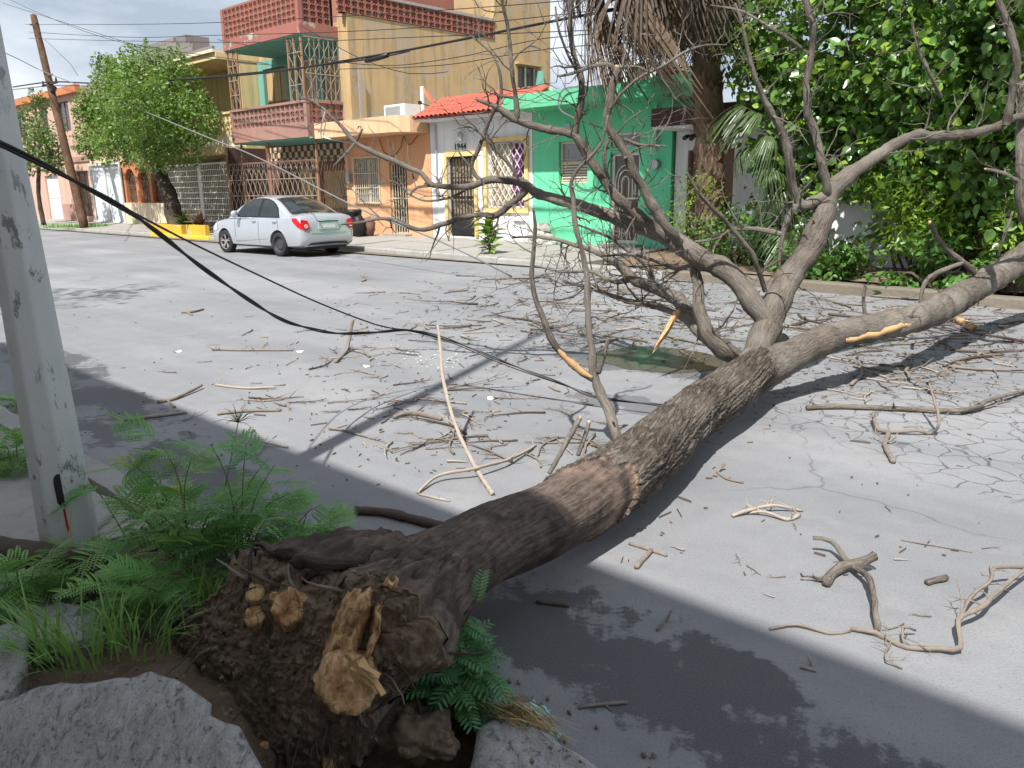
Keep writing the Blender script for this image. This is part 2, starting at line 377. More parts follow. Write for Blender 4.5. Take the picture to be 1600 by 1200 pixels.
    M['lf_weed2'] = leafmat('pale_weed_leaflet', (0.22, 0.44, 0.14), 0.25, 0.5, 0.32, scale=7)
    M['lf_yellow'] = leafmat('young_leaf', (0.30, 0.44, 0.045), 0.25, 0.5, 0.35, scale=7)
    M['lf_blue'] = leafmat('sesbania_leaflet', (0.085, 0.235, 0.10), 0.3, 0.42, 0.26, scale=7)
    M['grass'] = leafmat('grass_blade', (0.16, 0.34, 0.09), 0.35, 0.5, 0.3, scale=7)
    M['palm'] = leafmat('palm_leaf', (0.075, 0.125, 0.05), 0.35, 0.4, 0.2)
    M['deadpalm'] = plain('dead_frond', (0.19, 0.135, 0.085), 0.9, 0, 0.5, 5)
    M['deadpalm2'] = plain('old_grey_frond', (0.095, 0.072, 0.055), 0.9, 0, 0.5, 5)
    M['stem'] = plain('weed_stem', (0.13, 0.15, 0.06), 0.7, 0, 0.3, 30)
    M['stem_red'] = plain('woody_stem', (0.13, 0.075, 0.045), 0.7, 0, 0.3, 30)
    M['straw'] = plain('dry_straw', (0.40, 0.29, 0.14), 0.85, 0, 0.35, 40)
    # painted walls
    M['pink'] = stucco('pink_paint', (0.58, 0.37, 0.29), 0.3)
    M['pink2'] = stucco('dull_pink_paint', (0.40, 0.24, 0.19), 0.35)
    M['peach'] = stucco('peach_paint', (0.72, 0.52, 0.38), 0.3)
    M['arch'] = stucco('terracotta_paint', (0.50, 0.19, 0.085), 0.3)
    M['cream'] = stucco('cream_paint', (0.66, 0.52, 0.27), 0.35)
    M['cream_low'] = stucco('pale_cream_paint', (0.74, 0.62, 0.44), 0.3)
    M['ochre'] = stucco('ochre_paint', (0.47, 0.335, 0.170), 0.6, (0.20, 0.17, 0.13), (0.38, 0.31, 0.23), 0.47)
    M['redlat'] = stucco('brick_red_paint', (0.33, 0.13, 0.095), 0.4)
    M['redpar'] = stucco('worn_red_paint', (0.33, 0.125, 0.10), 0.4, patch=(0.36, 0.52, 0.42), patch_amt=0.42)
    M['mauve'] = stucco('mauve_paint', (0.34, 0.19, 0.155), 0.35)
    M['teal'] = stucco('teal_paint', (0.15, 0.37, 0.30), 0.35)
    M['orange'] = stucco('orange_paint', (0.70, 0.375, 0.20), 0.22)
    M['orange2'] = stucco('pale_orange_paint', (0.74, 0.47, 0.28), 0.25)
    M['white'] = stucco('white_paint', (0.76, 0.76, 0.755), 0.2)
    M['trim'] = stucco('yellow_trim_paint', (0.72, 0.52, 0.22), 0.2)
    M['green'] = stucco('mint_green_paint', (0.15, 0.63, 0.35), 0.18, (0.06, 0.28, 0.16))
    M['green2'] = stucco('roof_green_paint', (0.13, 0.50, 0.27), 0.35, (0.10, 0.24, 0.16))
    M['brown'] = stucco('dark_brown_paint', (0.085, 0.05, 0.045), 0.3)
    M['grey_block'] = stucco('grey_block', (0.20, 0.19, 0.18), 0.5)
    M['roofgrey'] = stucco('roof_screed', (0.36, 0.34, 0.31), 0.4)
    M['floorgrey'] = M['roofgrey']
    M['tile'] = stucco('red_roof_tile', (0.45, 0.105, 0.07), 0.3)
    M['yellowkerb'] = stucco('yellow_kerb_paint', (0.66, 0.40, 0.04), 0.35, patch=(0.42, 0.38, 0.30), patch_amt=0.40)
    M['cast'] = stucco('shade_house_paint', (0.74, 0.70, 0.63), 0.2)
    # metal and small things
    M['iron_white'] = plain('white_iron', (0.66, 0.64, 0.58), 0.6, 0, 0.15)
    M['iron_cream'] = plain('cream_iron', (0.60, 0.50, 0.36), 0.6, 0, 0.2)
    M['iron_rust'] = plain('rusty_brown_iron', (0.17, 0.095, 0.065), 0.7, 0, 0.3)
    M['iron_pale'] = plain('weathered_iron', (0.30, 0.24, 0.185), 0.7, 0, 0.3)
    M['iron_orange'] = plain('orange_iron', (0.30, 0.17, 0.10), 0.7, 0, 0.3)
    M['iron_black'] = plain('black_iron', (0.02, 0.02, 0.022), 0.5, 0, 0.2)
    M['steelwhite'] = plain('painted_sheet', (0.62, 0.66, 0.68), 0.5, 0, 0.12)
    M['galv'] = plain('galvanised_steel', (0.40, 0.41, 0.42), 0.45, 0.5, 0.2)
    M['glass'] = glass('window_glass'); M['glass_brown'] = glass('dim_interior', (0.10, 0.075, 0.055), 0.2)
    M['glass_grey'] = glass('frosted_pane', (0.20, 0.215, 0.215), 0.25)
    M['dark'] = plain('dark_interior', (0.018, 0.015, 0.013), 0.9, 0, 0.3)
    M['curtain'] = plain('beige_curtain', (0.42, 0.33, 0.22), 0.9, 0, 0.2); M['curtain_p'] = plain('purple_curtain', (0.16, 0.03, 0.15), 0.9, 0, 0.2)
    M['wire'] = plain('black_cable', (0.012, 0.012, 0.013), 0.45, 0, 0.2)
    M['wire_grey'] = plain('grey_cable', (0.16, 0.16, 0.165), 0.5, 0, 0.2)
    M['black'] = plain('black_plastic', (0.012, 0.012, 0.013), 0.5, 0, 0.2)
    M['plastic_white'] = plain('white_plastic', (0.72, 0.72, 0.70), 0.45, 0, 0.1)
    M['plastic_red'] = plain('red_plastic', (0.60, 0.16, 0.08), 0.5, 0, 0.1)
    M['turquoise'] = plain('turquoise_wrapper', (0.25, 0.62, 0.62), 0.4, 0, 0.2)
    # pole: whitewashed concrete with flaked stains
    t = NT('pole_concrete'); g = t.geo()
    c = t.mix(t.noise(g, 2.5, 7, 0.65), (0.44, 0.46, 0.46), (0.60, 0.615, 0.61))
    fl = t.ramp(t.noise(t.geo((1, 1, 0.35)), 17, 7, 0.72), (0.585, 0), (0.615, 1))
    zone = t.ramp(t.noise(t.geo((1, 1, 0.5)), 3.0, 3), (0.40, 0), (0.55, 1))
    c = t.mix(t.math('MULTIPLY', t.math('MULTIPLY', fl, zone), 0.85), c, (0.15, 0.15, 0.15))
    M['pole'] = t.out(c, 0.85, t.bump(t.math('SUBTRACT', t.noise(g, 40, 4), fl), 0.35, 0.006), 0, 0.25)
    # car
    t = NT('silver_paint'); g = t.geo()
    t.b.inputs['Coat Weight'].default_value = 0.8; t.b.inputs['Coat Roughness'].default_value = 0.06
    M['carpaint'] = t.out(t.mix(t.noise(g, 2.2, 4), (0.50, 0.53, 0.565), (0.57, 0.60, 0.635)), 0.36, None, 0.55, 0.5)
    M['carglass'] = glass('car_glass', (0.02, 0.026, 0.026), 0.03)
    M['tyre'] = plain('tyre_rubber', (0.022, 0.022, 0.023), 0.85, 0, 0.2)
    M['rim'] = plain('alloy_rim', (0.50, 0.46, 0.42), 0.35, 0.7, 0.1); M['steelrim'] = plain('black_steel_rim', (0.07, 0.072, 0.078), 0.5, 0.4, 0.2)
    M['tail'] = plain('red_tail_lamp', (0.55, 0.012, 0.02), 0.12, 0, 0.2); M['lampclear'] = plain('clear_lamp', (0.70, 0.62, 0.60), 0.1, 0.2, 0.1)
    M['plate'] = plain('number_plate', (0.55, 0.58, 0.56), 0.4, 0, 0.1); M['chrome'] = plain('chrome', (0.7, 0.7, 0.68), 0.12, 1.0, 0.05)
    t = NT('puddle_water'); g = t.geo()
    M['water'] = t.out(t.mix(t.noise(g, 3, 5), (0.06, 0.056, 0.04), (0.13, 0.12, 0.09)), 0.14, t.bump(t.noise(g, 9, 2), 0.04, 0.01), 0, 0.6)
    t = NT('shattered_glass'); t.out((0.62, 0.70, 0.74), 0.12, None, 0, 0.6); M['shards'] = t.m
# damp marks: (t, n, radius t, radius n, edge, strength)
DAMP = [(-1.55, 2.10, 1.1, 0.33), (-0.55, 1.95, 1.2, 0.24), (0.2, 1.9, 0.9, 0.22), (-1.15, 2.28, 0.28, 0.16), (-4.6, 1.95, 1.6, 0.22), (-6.5, 2.3, 1.2, 0.3), (-8.6, 2.6, 1.4, 0.3),
        (-4.5, 3.9, 0.4, 0.16), (-4.2, 6.0, 0.9, 0.28, 0.3, 0.6), (-3.4, 4.9, 0.6, 0.22, 0.3, 0.5), (-19, 12.0, 2.6, 0.6, 0.3, 0.8), (-0.05, 2.62, 0.10, 0.06), (0.08, 2.72, 0.09, 0.05)]
build_materials()
# ------------------------------------------------------------------ the setting
KN = [(-150, 13.3), (-40, 13.3), (-18, 13.2), (-13.9, 12.8), (-2.4, 12.05), (40, 11.9)]
def kn(t):
    for (a, b), (c, d) in zip(KN, KN[1:]):
        if t <= c: return b + (d - b) * (t - a) / (c - a)
    return KN[-1][1]
NK = 1.6                                                     # near kerb line
mb = MB(); mb.poly([(-600, -200, -0.5), (600, -200, -0.5), (600, 800, -0.5), (-600, 800, -0.5)])
tag(mb.build('ground', M['earth']), kind='structure')
mb = MB(); ts = [-150, -40, -18, -13.9, -2.4, 40]
for a, b in zip(ts, ts[1:]): mb.poly([W(a, NK - 0.1), W(b, NK - 0.1), W(b, kn(b) + 0.1), W(a, kn(a) + 0.1)])
tag(mb.build('road', M['asphalt']), kind='structure')
# far pavement: slabs rising gently to the house fronts, kerb stones along the gutter
fs = tag(empty('far_pavement', W(-20, 14, 0)), kind='structure'); e_org[fs.name] = (-20, 14, 0); fs.rotation_euler.z = -A43
fk = tag(empty('far_kerb', W(-20, 13, 0)), kind='structure'); e_org[fk.name] = (-20, 13, 0); fk.rotation_euler.z = -A43
def slabz(t, n): k = kn(t); return 0.155 + 0.095 * (n - k) / (16.0 - k)
t0 = -58.0; i = 0
while t0 < 8:
    t1 = t0 + rnd(1.5, 2.0)
    for (u0, u1) in ((0.0, 0.52), (0.52, 1.0)) if t1 < -8.9 else ():
        mb = MB(); g = 0.012; pts = []
        for tt, uu in ((t0 + g, u0), (t1 - g, u0), (t1 - g, u1), (t0 + g, u1)):
            k = kn(tt) + 0.17; n = k + (16.0 - k) * uu + (g if uu == u0 else -g)
            pts.append((tt, n, slabz(tt, n)))
        dz = rnd(-0.008, 0.008)
        mb.prism([(p[0], p[1], p[2] - 0.12) for p in pts], (0, 0, 0.12 + dz)); part(fs, 'slab', M['concrete'], mb)
    t0 = t1
t0 = -58.0
while t0 < 8:
    t1 = t0 + rnd(1.9, 2.7); mb = MB(); dz = rnd(-0.012, 0.01)
    a = [(t0 + .01, kn(t0) + rnd(-.012, .012)), (t1 - .01, kn(t1) + rnd(-.012, .012))]
    lo = [(a[0][0], a[0][1] - .02, 0), (a[1][0], a[1][1] - .02, 0), (a[1][0], a[1][1], .12 + dz), (a[1][0], a[1][1] + .03, .15 + dz), (a[1][0], a[1][1] + .165, .155 + dz), (a[0][0], a[0][1] + .165, .155 + dz), (a[0][0], a[0][1] + .03, .15 + dz), (a[0][0], a[0][1], .12 + dz),
          (a[0][0], a[0][1] + .165, 0), (a[1][0], a[1][1] + .165, 0)]
    mb.add(lo, [(0, 1, 2, 7), (7, 2, 3, 6), (6, 3, 4, 5), (0, 7, 6, 5, 8), (1, 9, 4, 3, 2), (5, 4, 9, 8)])
    o = part(fk, 'kerb_stone', M['yellowkerb'] if (-33.2 < t0 < -27.5 or -2.6 < t0 < -0.4) else M['earth' if t0 > -9.5 else 'kerb'], mb)  # right-hand stones take the dark earth: dirt plus shade put into the colour
    t0 = t1
mb = MB()
mb.poly([(-60, 13.4, .03), (10, 12.2, .03), (10, 16, .03), (-60, 16, .03)]); part(fs, 'bedding', M['earth'], mb)
# near pavement (where the photographer stands): slabs, with a torn-out bay where the tree stood
ns = tag(empty('near_pavement', W(0, 0, 0)), kind='structure'); ns.rotation_euler.z = -A43; e_org[ns.name] = (0, 0, 0)
def torn(t, n): return -2.95 < t < -1.22 and n > 0.45
for a in range(-24, 14):
    for (n0, n1) in ((-1.45, 0.02), (0.02, 1.38)):
        tA, tB = a * 1.3 + 0.35, a * 1.3 + 1.65
        if n1 > 0.5 and tB > -3.2 and tA < -0.8: continue
        mb = MB(); z = 0.125 + rnd(-.012, .012); s1 = rnd(-.012, .012); g = rnd(.006, .014)
        mb.prism([(tA + g, n0 + g, 0.0), (tB - g, n0 + g, 0.0), (tB - g, n1 - g, 0.0), (tA + g, n1 - g, 0.0)], (0, 0, z))
        v = mb.v[-4:]; mb.v[-4:] = [(p[0], p[1], p[2] + s1 * (1 if q in (1, 2) else -1)) for q, p in enumerate(v)]
        part(ns, 'slab', M['concrete'], mb)
mb = MB(); mb.prism([(-0.96, .03, 0), (-.33, .03, 0), (-.33, 1.37, 0), (-1.12, 1.37, 0), (-1.02, .8, 0)], (0, 0, .12)); part(ns, 'slab', M['concrete'], mb)
mb = MB(); mb.poly([(-40, -3, .02), (25, -3, .02), (25, .0, .02), (-40, .0, .02)]); mb.poly([(-40, .0, .02), (-3.5, .0, .02), (-3.5, 1.45, .02), (-40, 1.45, .02)]); mb.poly([(-.95, .0, .02), (25, .0, .02), (25, 1.45, .02), (-.95, 1.45, .02)]); part(ns, 'bedding', M['soil'], mb)
nk = tag(empty('near_kerb', W(0, 1.5, 0)), kind='structure'); nk.rotation_euler.z = -A43; e_org[nk.name] = (0, 1.5, 0)
def kerbstone(tA, tB, dz=0, dn0=0, dn1=0, mat='kerb', seg=14):
    mb = MB(); prof = [(0.185, -0.02), (0.19, 0.07), (0.17, 0.115), (0.14, 0.128), (0.0, 0.132), (-0.02, 0.0)]
    vs = []; fs_ = []
    for i in range(seg + 1):
        k = i / seg; tt = tA + (tB - tA) * k; dn = dn0 + (dn1 - dn0) * k
        for q, (pn, pz) in enumerate(prof):
            w = noise.noise(Vector((tt * 5, q * 1.7, 3))) * 0.014 * (1 if 0 < q < 5 else 0)
            vs.append((tt + (noise.noise(Vector((q * 3.1, pz * 20, tA))) * .03 if i in (0, seg) else 0), 1.41 + pn + dn + w, pz + dz + w))
    k = len(prof)
    for i in range(seg):
        for q in range(k - 1): fs_.append((i*k+q, i*k+q+1, (i+1)*k+q+1, (i+1)*k+q))
    fs_.append(tuple(range(k))[::-1]); fs_.append(tuple(seg*k + q for q in range(k)))
    mb.add(vs, fs_); return part(nk, 'kerb_stone', M[mat], mb)
kerbstone(-0.72, 0.05, -0.035, 0.0, 0.0); kerbstone(0.07, 1.9); kerbstone(1.92, 3.9); kerbstone(3.92, 6.0); kerbstone(6.02, 8.5)
kerbstone(-3.55, -2.72, -0.02, 0.0, 0.06)
t0 = -3.58
while t0 > -30: kerbstone(t0 - 2.1, t0 - .02, rnd(-.01, .01)); t0 -= 2.12
# puddle under the crown
pl = []
for i in range(40):
    a = i / 40 * 6.283; c = gz(1030, 562); r = 1 + 0.28 * noise.noise(Vector((math.cos(a) * 2, math.sin(a) * 2, 5)))
    pl.append(c + TV * math.cos(a) * 0.66 * r + NV * math.sin(a) * 0.55 * r + Vector((0, 0, 0.004)))
mb = MB(); mb.poly(pl); tag(mb.build('puddle', M['water']), kind='structure')

# house behind the photographer: its roof edge throws the long shade over the near side of the road
hb = house('corner_house', -3.0, -1.5, 0.0, 'plain house behind the photographer shading the near pavement')
mb = MB(); mb.box(-8.6, 3.4, -8.0, -1.5, 0.0, 5.72); part(hb, 'wall', M['cast'], mb)
mb = MB(); mb.box(-8.7, 3.5, -8.1, -1.42, 5.72, 5.9); part(hb, 'roof_edge', M['roofgrey'], mb)
for tt in (-7.6, -4.5, 1.0):
    mb = MB(); mb.box(tt, tt + 1.3, -1.5, -1.47, 1.1, 2.5); w = part(hb, 'window', M['glass'], mb)
    mb = MB()
    for q in (0, .65, 1.3): mb.box(tt + q - .03, tt + q + .03, -1.47, -1.44, 1.07, 2.53)
    part(hb, 'window_frame', M['iron_white'], mb, parent=w)
mb = MB(); mb.box(-1.4, -.45, -1.5, -1.46, .15, 2.3); part(hb, 'door', M['iron_rust'], mb)
# ------------------------------------------------------------------ houses across the street (street coordinates t, n, z)
def wall_open(mb, t0, t1, z0, z1, n, ops=(), rev=0.16):
    xs = sorted({t0, t1, *[o[0] for o in ops], *[o[1] for o in ops]}); zs = sorted({z0, z1, *[o[2] for o in ops], *[o[3] for o in ops]})
    for a, b in zip(xs, xs[1:]):
        for c, d in zip(zs, zs[1:]):
            mx_, mz_ = (a + b) / 2, (c + d) / 2
            if any(o[0] < mx_ < o[1] and o[2] < mz_ < o[3] for o in ops): continue
            mb.poly([(a, n, c), (b, n, c), (b, n, d), (a, n, d)])
    for a, b, c, d in ops:
        mb.poly([(a, n, c), (a, n + rev, c), (b, n + rev, c), (b, n, c)]); mb.poly([(a, n, d), (b, n, d), (b, n + rev, d), (a, n + rev, d)])
        mb.poly([(a, n, c), (a, n, d), (a, n + rev, d), (a, n + rev, c)]); mb.poly([(b, n, c), (b, n + rev, c), (b, n + rev, d), (b, n, d)])
def shell(h, mat, t0, t1, z0, z1, n, nb, ops=(), roof=None, name='wall', rev=0.16):
    t0 += .006; t1 -= .006; mb = MB(); wall_open(mb, t0, t1, z0, z1, n, ops, rev)
    mb.poly([(t0, n, z0), (t0, n, z1), (t0, nb, z1), (t0, nb, z0)]); mb.poly([(t1, n, z0), (t1, nb, z0), (t1, nb, z1), (t1, n, z1)])
    mb.poly([(t0, nb, z0), (t0, nb, z1), (t1, nb, z1), (t1, nb, z0)])
    o = part(h, name, M[mat], mb)
    if roof: mb = MB(); mb.box(t0 + .02, t1 - .02, n + .02, nb - .02, z1 - .12, z1 - .003); part(h, 'roof', M[roof], mb)
    return o
def frame(mb, t0, t1, z0, z1, n, w=.05, d=.05):
    mb.box(t0, t0 + w, n - d, n, z0, z1); mb.box(t1 - w, t1, n - d, n, z0, z1)
    mb.box(t0 + w, t1 - w, n - d, n, z0, z0 + w); mb.box(t0 + w, t1 - w, n - d, n, z1 - w, z1)
def bars(mb, t0, t1, z0, z1, n, nv=8, nh=2, w=.018, scroll=0):
    for i in range(nv):
        x = t0 + (t1 - t0) * (i + .5) / nv
        if scroll:
            k = max(6, int((z1 - z0) / .09)); pts = [(x + scroll * math.sin(q / k * math.pi * 2 * (z1 - z0) / .62) * (1 if i % 2 else -1), n, z0 + (z1 - z0) * q / k) for q in range(k + 1)]
            mb.tube(pts, w / 2, 4, False)
        else: mb.bar((x, n, z0), (x, n, z1), w)
    for j in range(nh): z = z0 + (z1 - z0) * (j + 1) / (nh + 1); mb.bar((t0, n - .012, z), (t1, n - .012, z), w * 1.2)
def rings(mb, t0, t1, z, n, k, r, w=.016):
    for i in range(k):
        x = t0 + (t1 - t0) * (i + .5) / k
        mb.tube([(x + r * math.cos(a * math.pi / 6), n, z + r * math.sin(a * math.pi / 6)) for a in range(13)], w / 2, 4, False)
def window(h, t0, t1, z0, z1, n, pmat='glass', fmat='iron_white', mull=1, trans=0, name='window', rev=.12, fw=.05):
    mb = MB(); mb.box(t0 + .004, t1 - .004, n + rev, n + rev + .02, z0 + .004, z1 - .004); w = part(h, name, M[pmat], mb)
    mb = MB(); frame(mb, t0 + .003, t1 - .003, z0 + .003, z1 - .003, n + rev, fw, .035)
    for i in range(mull): x = t0 + (t1 - t0) * (i + 1) / (mull + 1); mb.box(x - .02, x + .02, n + rev - .03, n + rev - .001, z0 + fw, z1 - fw)
    for i in range(trans): z = z0 + (z1 - z0) * (i + 1) / (trans + 1); mb.box(t0 + fw, t1 - fw, n + rev - .028, n + rev - .001, z - .02, z + .02)
    part(h, 'frame', M[fmat], mb, parent=w); return w
def slabbox(h, name, mat, *b): mb = MB(); mb.box(*b); return part(h, name, M[mat], mb)
# one pierced lattice block, shared by every block
def lattice_mesh(mat):
    o = []; i = []; vs = []; fs = []
    sq = [(-.5,-.5),(0,-.5),(.5,-.5),(.5,0),(.5,.5),(0,.5),(-.5,.5),(-.5,0)]
    for (x, z) in sq: vs.append((x * .985, 0, z * .985))
    for q in range(8): a = -math.pi * .75 + q * math.pi / 4; vs.append((.445 * math.cos(a), 0, .445 * math.sin(a)))
    for q in range(8): a = -math.pi * .75 + q * math.pi / 4; vs.append((.445 * math.cos(a), .4, .445 * math.sin(a)))
    for q in range(8):
        r = (q + 1) % 8; fs.append((q, r, 8 + r, 8 + q)); fs.append((8 + q, 8 + r, 16 + r, 16 + q))
    b = len(vs); r1, r2 = .15, .25
    for rr in (r1, r2):
        for q in range(4): a = q * math.pi / 2; vs.append((rr * math.cos(a), .08, rr * math.sin(a)))
    for q in range(4): r = (q + 1) % 4; fs.append((b + 4 + q, b + 4 + r, b + r, b + q))
    for q in range(4):
        a = q * math.pi / 2; b2 = len(vs); c, s_ = math.cos(a), math.sin(a)
        vs.extend([(.17 * c - .05 * s_, .06, .17 * s_ + .05 * c), (.17 * c + .05 * s_, .06, .17 * s_ - .05 * c), (.45 * c + .05 * s_, .06, .45 * s_ - .05 * c), (.45 * c - .05 * s_, .06, .45 * s_ + .05 * c)])
        fs.append((b2, b2 + 1, b2 + 2, b2 + 3))
    me = bpy.data.meshes.new('lattice_block'); me.from_pydata(vs, [], fs); me.materials.append(M[mat]); return me
LAT = {k: lattice_mesh(k) for k in ('redlat', 'mauve', 'cream')}
def lattice(h, mat, a, b, z0, rows, bh):                       # a, b: (t, n) ends seen from outside left to right
    ta, na = a; tb, nb = b; L = math.hypot(tb - ta, nb - na); k = max(1, round(L / .27)); w = L / k; rz = math.atan2(nb - na, tb - ta)
    org = e_org[h.name]
    for i in range(k):
        for j in range(rows):
            u = (i + .5) / k
            inst('lattice_block', LAT[mat], h, (ta + (tb - ta) * u - org[0], na + (nb - na) * u - org[1], z0 + bh * (j + .5) - org[2]), (0, 0, rz), (w, .25, bh))

# --- pink house at the far end
h = house('pink_house', -52, label='two storey salmon pink house at the far left end')
shell(h, 'pink', -60, -43.42, .15, 6.75, 16, 26, [(-46.9, -45.3, 4.75, 6.2), (-49.6, -48.4, 4.75, 6.1), (-45.5, -43.9, .5, 2.75), (-50.2, -48.2, .3, 2.6), (-53.5, -52, 4.75, 6.1)], 'roofgrey')
window(h, -46.9, -45.3, 4.75, 6.2, 16, 'glass', 'iron_rust', 1, 1); window(h, -49.6, -48.4, 4.75, 6.1, 16, 'glass', 'iron_rust', 1, 1); window(h, -53.5, -52, 4.75, 6.1, 16, 'glass', 'iron_rust', 1)
w = window(h, -45.5, -43.9, .5, 2.75, 16, 'glass_brown', 'iron_rust', 1, 0, 'gate'); mb = MB(); bars(mb, -45.5, -43.9, .5, 2.75, 16.02, 10, 2); part(h, 'grille', M['iron_rust'], mb, parent=w)
w = window(h, -50.2, -48.2, .3, 2.6, 16, 'steelwhite', 'iron_white', 1, 1, 'door'); 
slabbox(h, 'cornice', 'arch', -60, -43.43, 15.75, 16.0, 6.45, 6.8); slabbox(h, 'string_course', 'pink2', -60, -43.43, 15.93, 16, 3.2, 3.45)
slabbox(h, 'plinth', 'pink2', -48.0, -45.55, 15.96, 15.998, .2, 1.1)
# --- peach house with arches and a sheet metal gate
h = house('arched_house', -39.5, label='peach house with three terracotta arches and white sheet gate behind round tree')
ops = [(-39.45, -38.35, 1.2, 2.72), (-38.05, -36.95, 1.2, 2.72), (-36.7, -35.7, 1.2, 2.72)]
mb = MB(); wall_open(mb, -39.65, -35.4, 1.15, 3.05, 16, ops, .18); part(h, 'arcade', M['arch'], mb)
for k, (a, b, c, d) in enumerate(ops):                                    # spandrels close the corners of each arch
    mb = MB(); xc, hw = (a + b) / 2, (b - a) / 2
    for sgn in (-1, 1):
        pts = [(xc + sgn * hw, 15.995, d), (xc, 15.995, d)] + [(xc + sgn * hw * math.sin(q / 8 * math.pi / 2), 15.995, d - hw + hw * math.cos(q / 8 * math.pi / 2)) for q in range(1, 9)]
        pts = pts if sgn < 0 else pts[::-1]
        mb.prism(pts, (0, .17, 0))
    part(h, 'arch', M['arch'], mb)
    mb = MB(); mb.box(a, b, 16.2, 16.22, c, d); w = part(h, 'window', M['glass_brown'], mb)
    mb = MB(); bars(mb, a, b, c, d, 16.1, 5, 1, .022, .05); rings(mb, a, b, c + .5, 16.09, 2, .2); part(h, 'grille', M['iron_rust'], mb, parent=w)
slabbox(h, 'low_wall', 'cream_low', -39.65, -35.4, 15.9, 16.05, .15, 1.18)
slabbox(h, 'lintel', 'peach', -43.4, -35.4, 15.98, 16.5, 3.05, 3.35)
mb = MB(); wall_open(mb, -43.4, -35.4, 3.3, 6.9, 17.2, [(-42.3, -40.8, 4.4, 5.8), (-38.6, -37.2, 4.4, 5.8)]); mb.box(-43.39, -35.41, 17.4, 27, .2, 6.8); part(h, 'wall', M['peach'], mb)
window(h, -42.3, -40.8, 4.4, 5.8, 17.2); window(h, -38.6, -37.2, 4.4, 5.8, 17.2)
slabbox(h, 'terrace', 'roofgrey', -43.39, -35.41, 16.5, 17.19, 3.05, 3.2)
mb = MB()                                                                  # corrugated sheet gate
k = 46
for i in range(k):
    a, b = -43.3 + 3.55 * i / k, -43.3 + 3.55 * (i + 1) / k; d0, d1 = (0, .05) if i % 2 else (.05, 0)
    mb.poly([(a, 15.95 + d0, .3), (b, 15.95 + d1, .3), (b, 15.95 + d1, 2.95), (a, 15.95 + d0, 2.95)])
g = part(h, 'sheet_gate', M['steelwhite'], mb)
mb = MB(); frame(mb, -43.38, -39.7, .22, 3.03, 15.94, .08, .06); mb.box(-41.6, -41.5, 15.88, 15.935, .3, 2.95); part(h, 'gate_frame', M['iron_white'], mb, parent=g)
# rooftop of grey blocks, laid in courses
bp = bpy.data.meshes.new('block'); t_ = MB(); t_.box(-.195, .195, 0, .14, 0, .185); bp.from_pydata(t_.v, [], t_.f); bp.materials.append(M['grey_block'])
org = e_org[h.name]
for j in range(10):
    for i in range(23):
        x = -44.6 + i * .4 + (.2 if j % 2 else 0)
        if x > -35.6 or (j > 5 and x > -37.6) or (j > 7 and x > -39.4) or (j > 8 and x < -42.4): continue
        inst('block', bp, h, (x - org[0], 19.0 - org[1] + rnd(-.006, .006), 6.82 + j * .195 - org[2]))
slabbox(h, 'parapet_core', 'grey_block', -44.7, -37.6, 19.03, 19.12, 6.8, 8.3)
slabbox(h, 'water_tank_base', 'grey_block', -40.9, -39.0, 19.4, 20.6, 6.8, 8.9)
# --- cream yellow house
h = house('yellow_house', -32, label='two storey cream yellow house behind a white iron gate')
mb = MB(); mb.box(-35.38, -35.2, 16.2, 26, .2, 6.3); mb.box(-28.8, -28.62, 16.2, 26, .2, 6.3); mb.box(-35.2, -28.8, 18.6, 18.8, .2, 3.1); part(h, 'wall', M['cream'], mb)
mb = MB(); wall_open(mb, -35.2, -28.8, 3.3, 6.3, 17.0, [(-30.7, -29.2, 4.35, 5.55), (-34.2, -32.6, 3.4, 5.5)]); part(h, 'upper_wall', M['cream'], mb)
window(h, -30.7, -29.2, 4.35, 5.55, 17.0, 'glass_grey', 'iron_white', 2); window(h, -34.2, -32.6, 3.4, 5.5, 17.0, 'glass', 'iron_white', 1, 0, 'balcony_door')
slabbox(h, 'balcony_slab', 'cream', -35.3, -28.65, 15.75, 17.5, 3.02, 3.28); slabbox(h, 'canopy', 'cream', -35.3, -28.6, 15.3, 17.3, 6.28, 6.5); slabbox(h, 'canopy_top', 'cream_low', -35.38, -28.62, 15.2, 17.4, 6.5, 6.6)
slabbox(h, 'roof', 'roofgrey', -35.2, -28.8, 17.3, 26, 6.2, 6.34)
lattice(h, 'cream', (-35.2, 15.8), (-28.7, 15.8), 3.72, 3, .24); slabbox(h, 'balcony_base', 'cream_low', -35.2, -28.7, 15.78, 15.9, 3.28, 3.72); slabbox(h, 'balcony_rail', 'cream', -35.2, -28.7, 15.75, 15.95, 4.44, 4.52)
slabbox(h, 'porch_floor', 'roofgrey', -35.2, -28.8, 16.05, 18.6, .1, .3)
for (ga, gb) in ((-35.2, -32.05), (-31.95, -28.8)):
    mb = MB(); frame(mb, ga, gb, .45, 2.75, 15.97, .07, .05); g = part(h, 'gate', M['iron_white'], mb)
    mb = MB(); bars(mb, ga + .06, gb - .06, .5, 2.7, 15.94, 20, 9, .026); part(h, 'gate_bars', M['iron_white'], mb, parent=g)
slabbox(h, 'gate_post', 'iron_white', -32.05, -31.95, 15.92, 16.02, .25, 3.0); slabbox(h, 'gate_post', 'iron_white', -28.8, -28.68, 15.92, 16.04, .25, 3.02); slabbox(h, 'gate_post', 'iron_white', -35.32, -35.2, 15.92, 16.04, .25, 3.02)
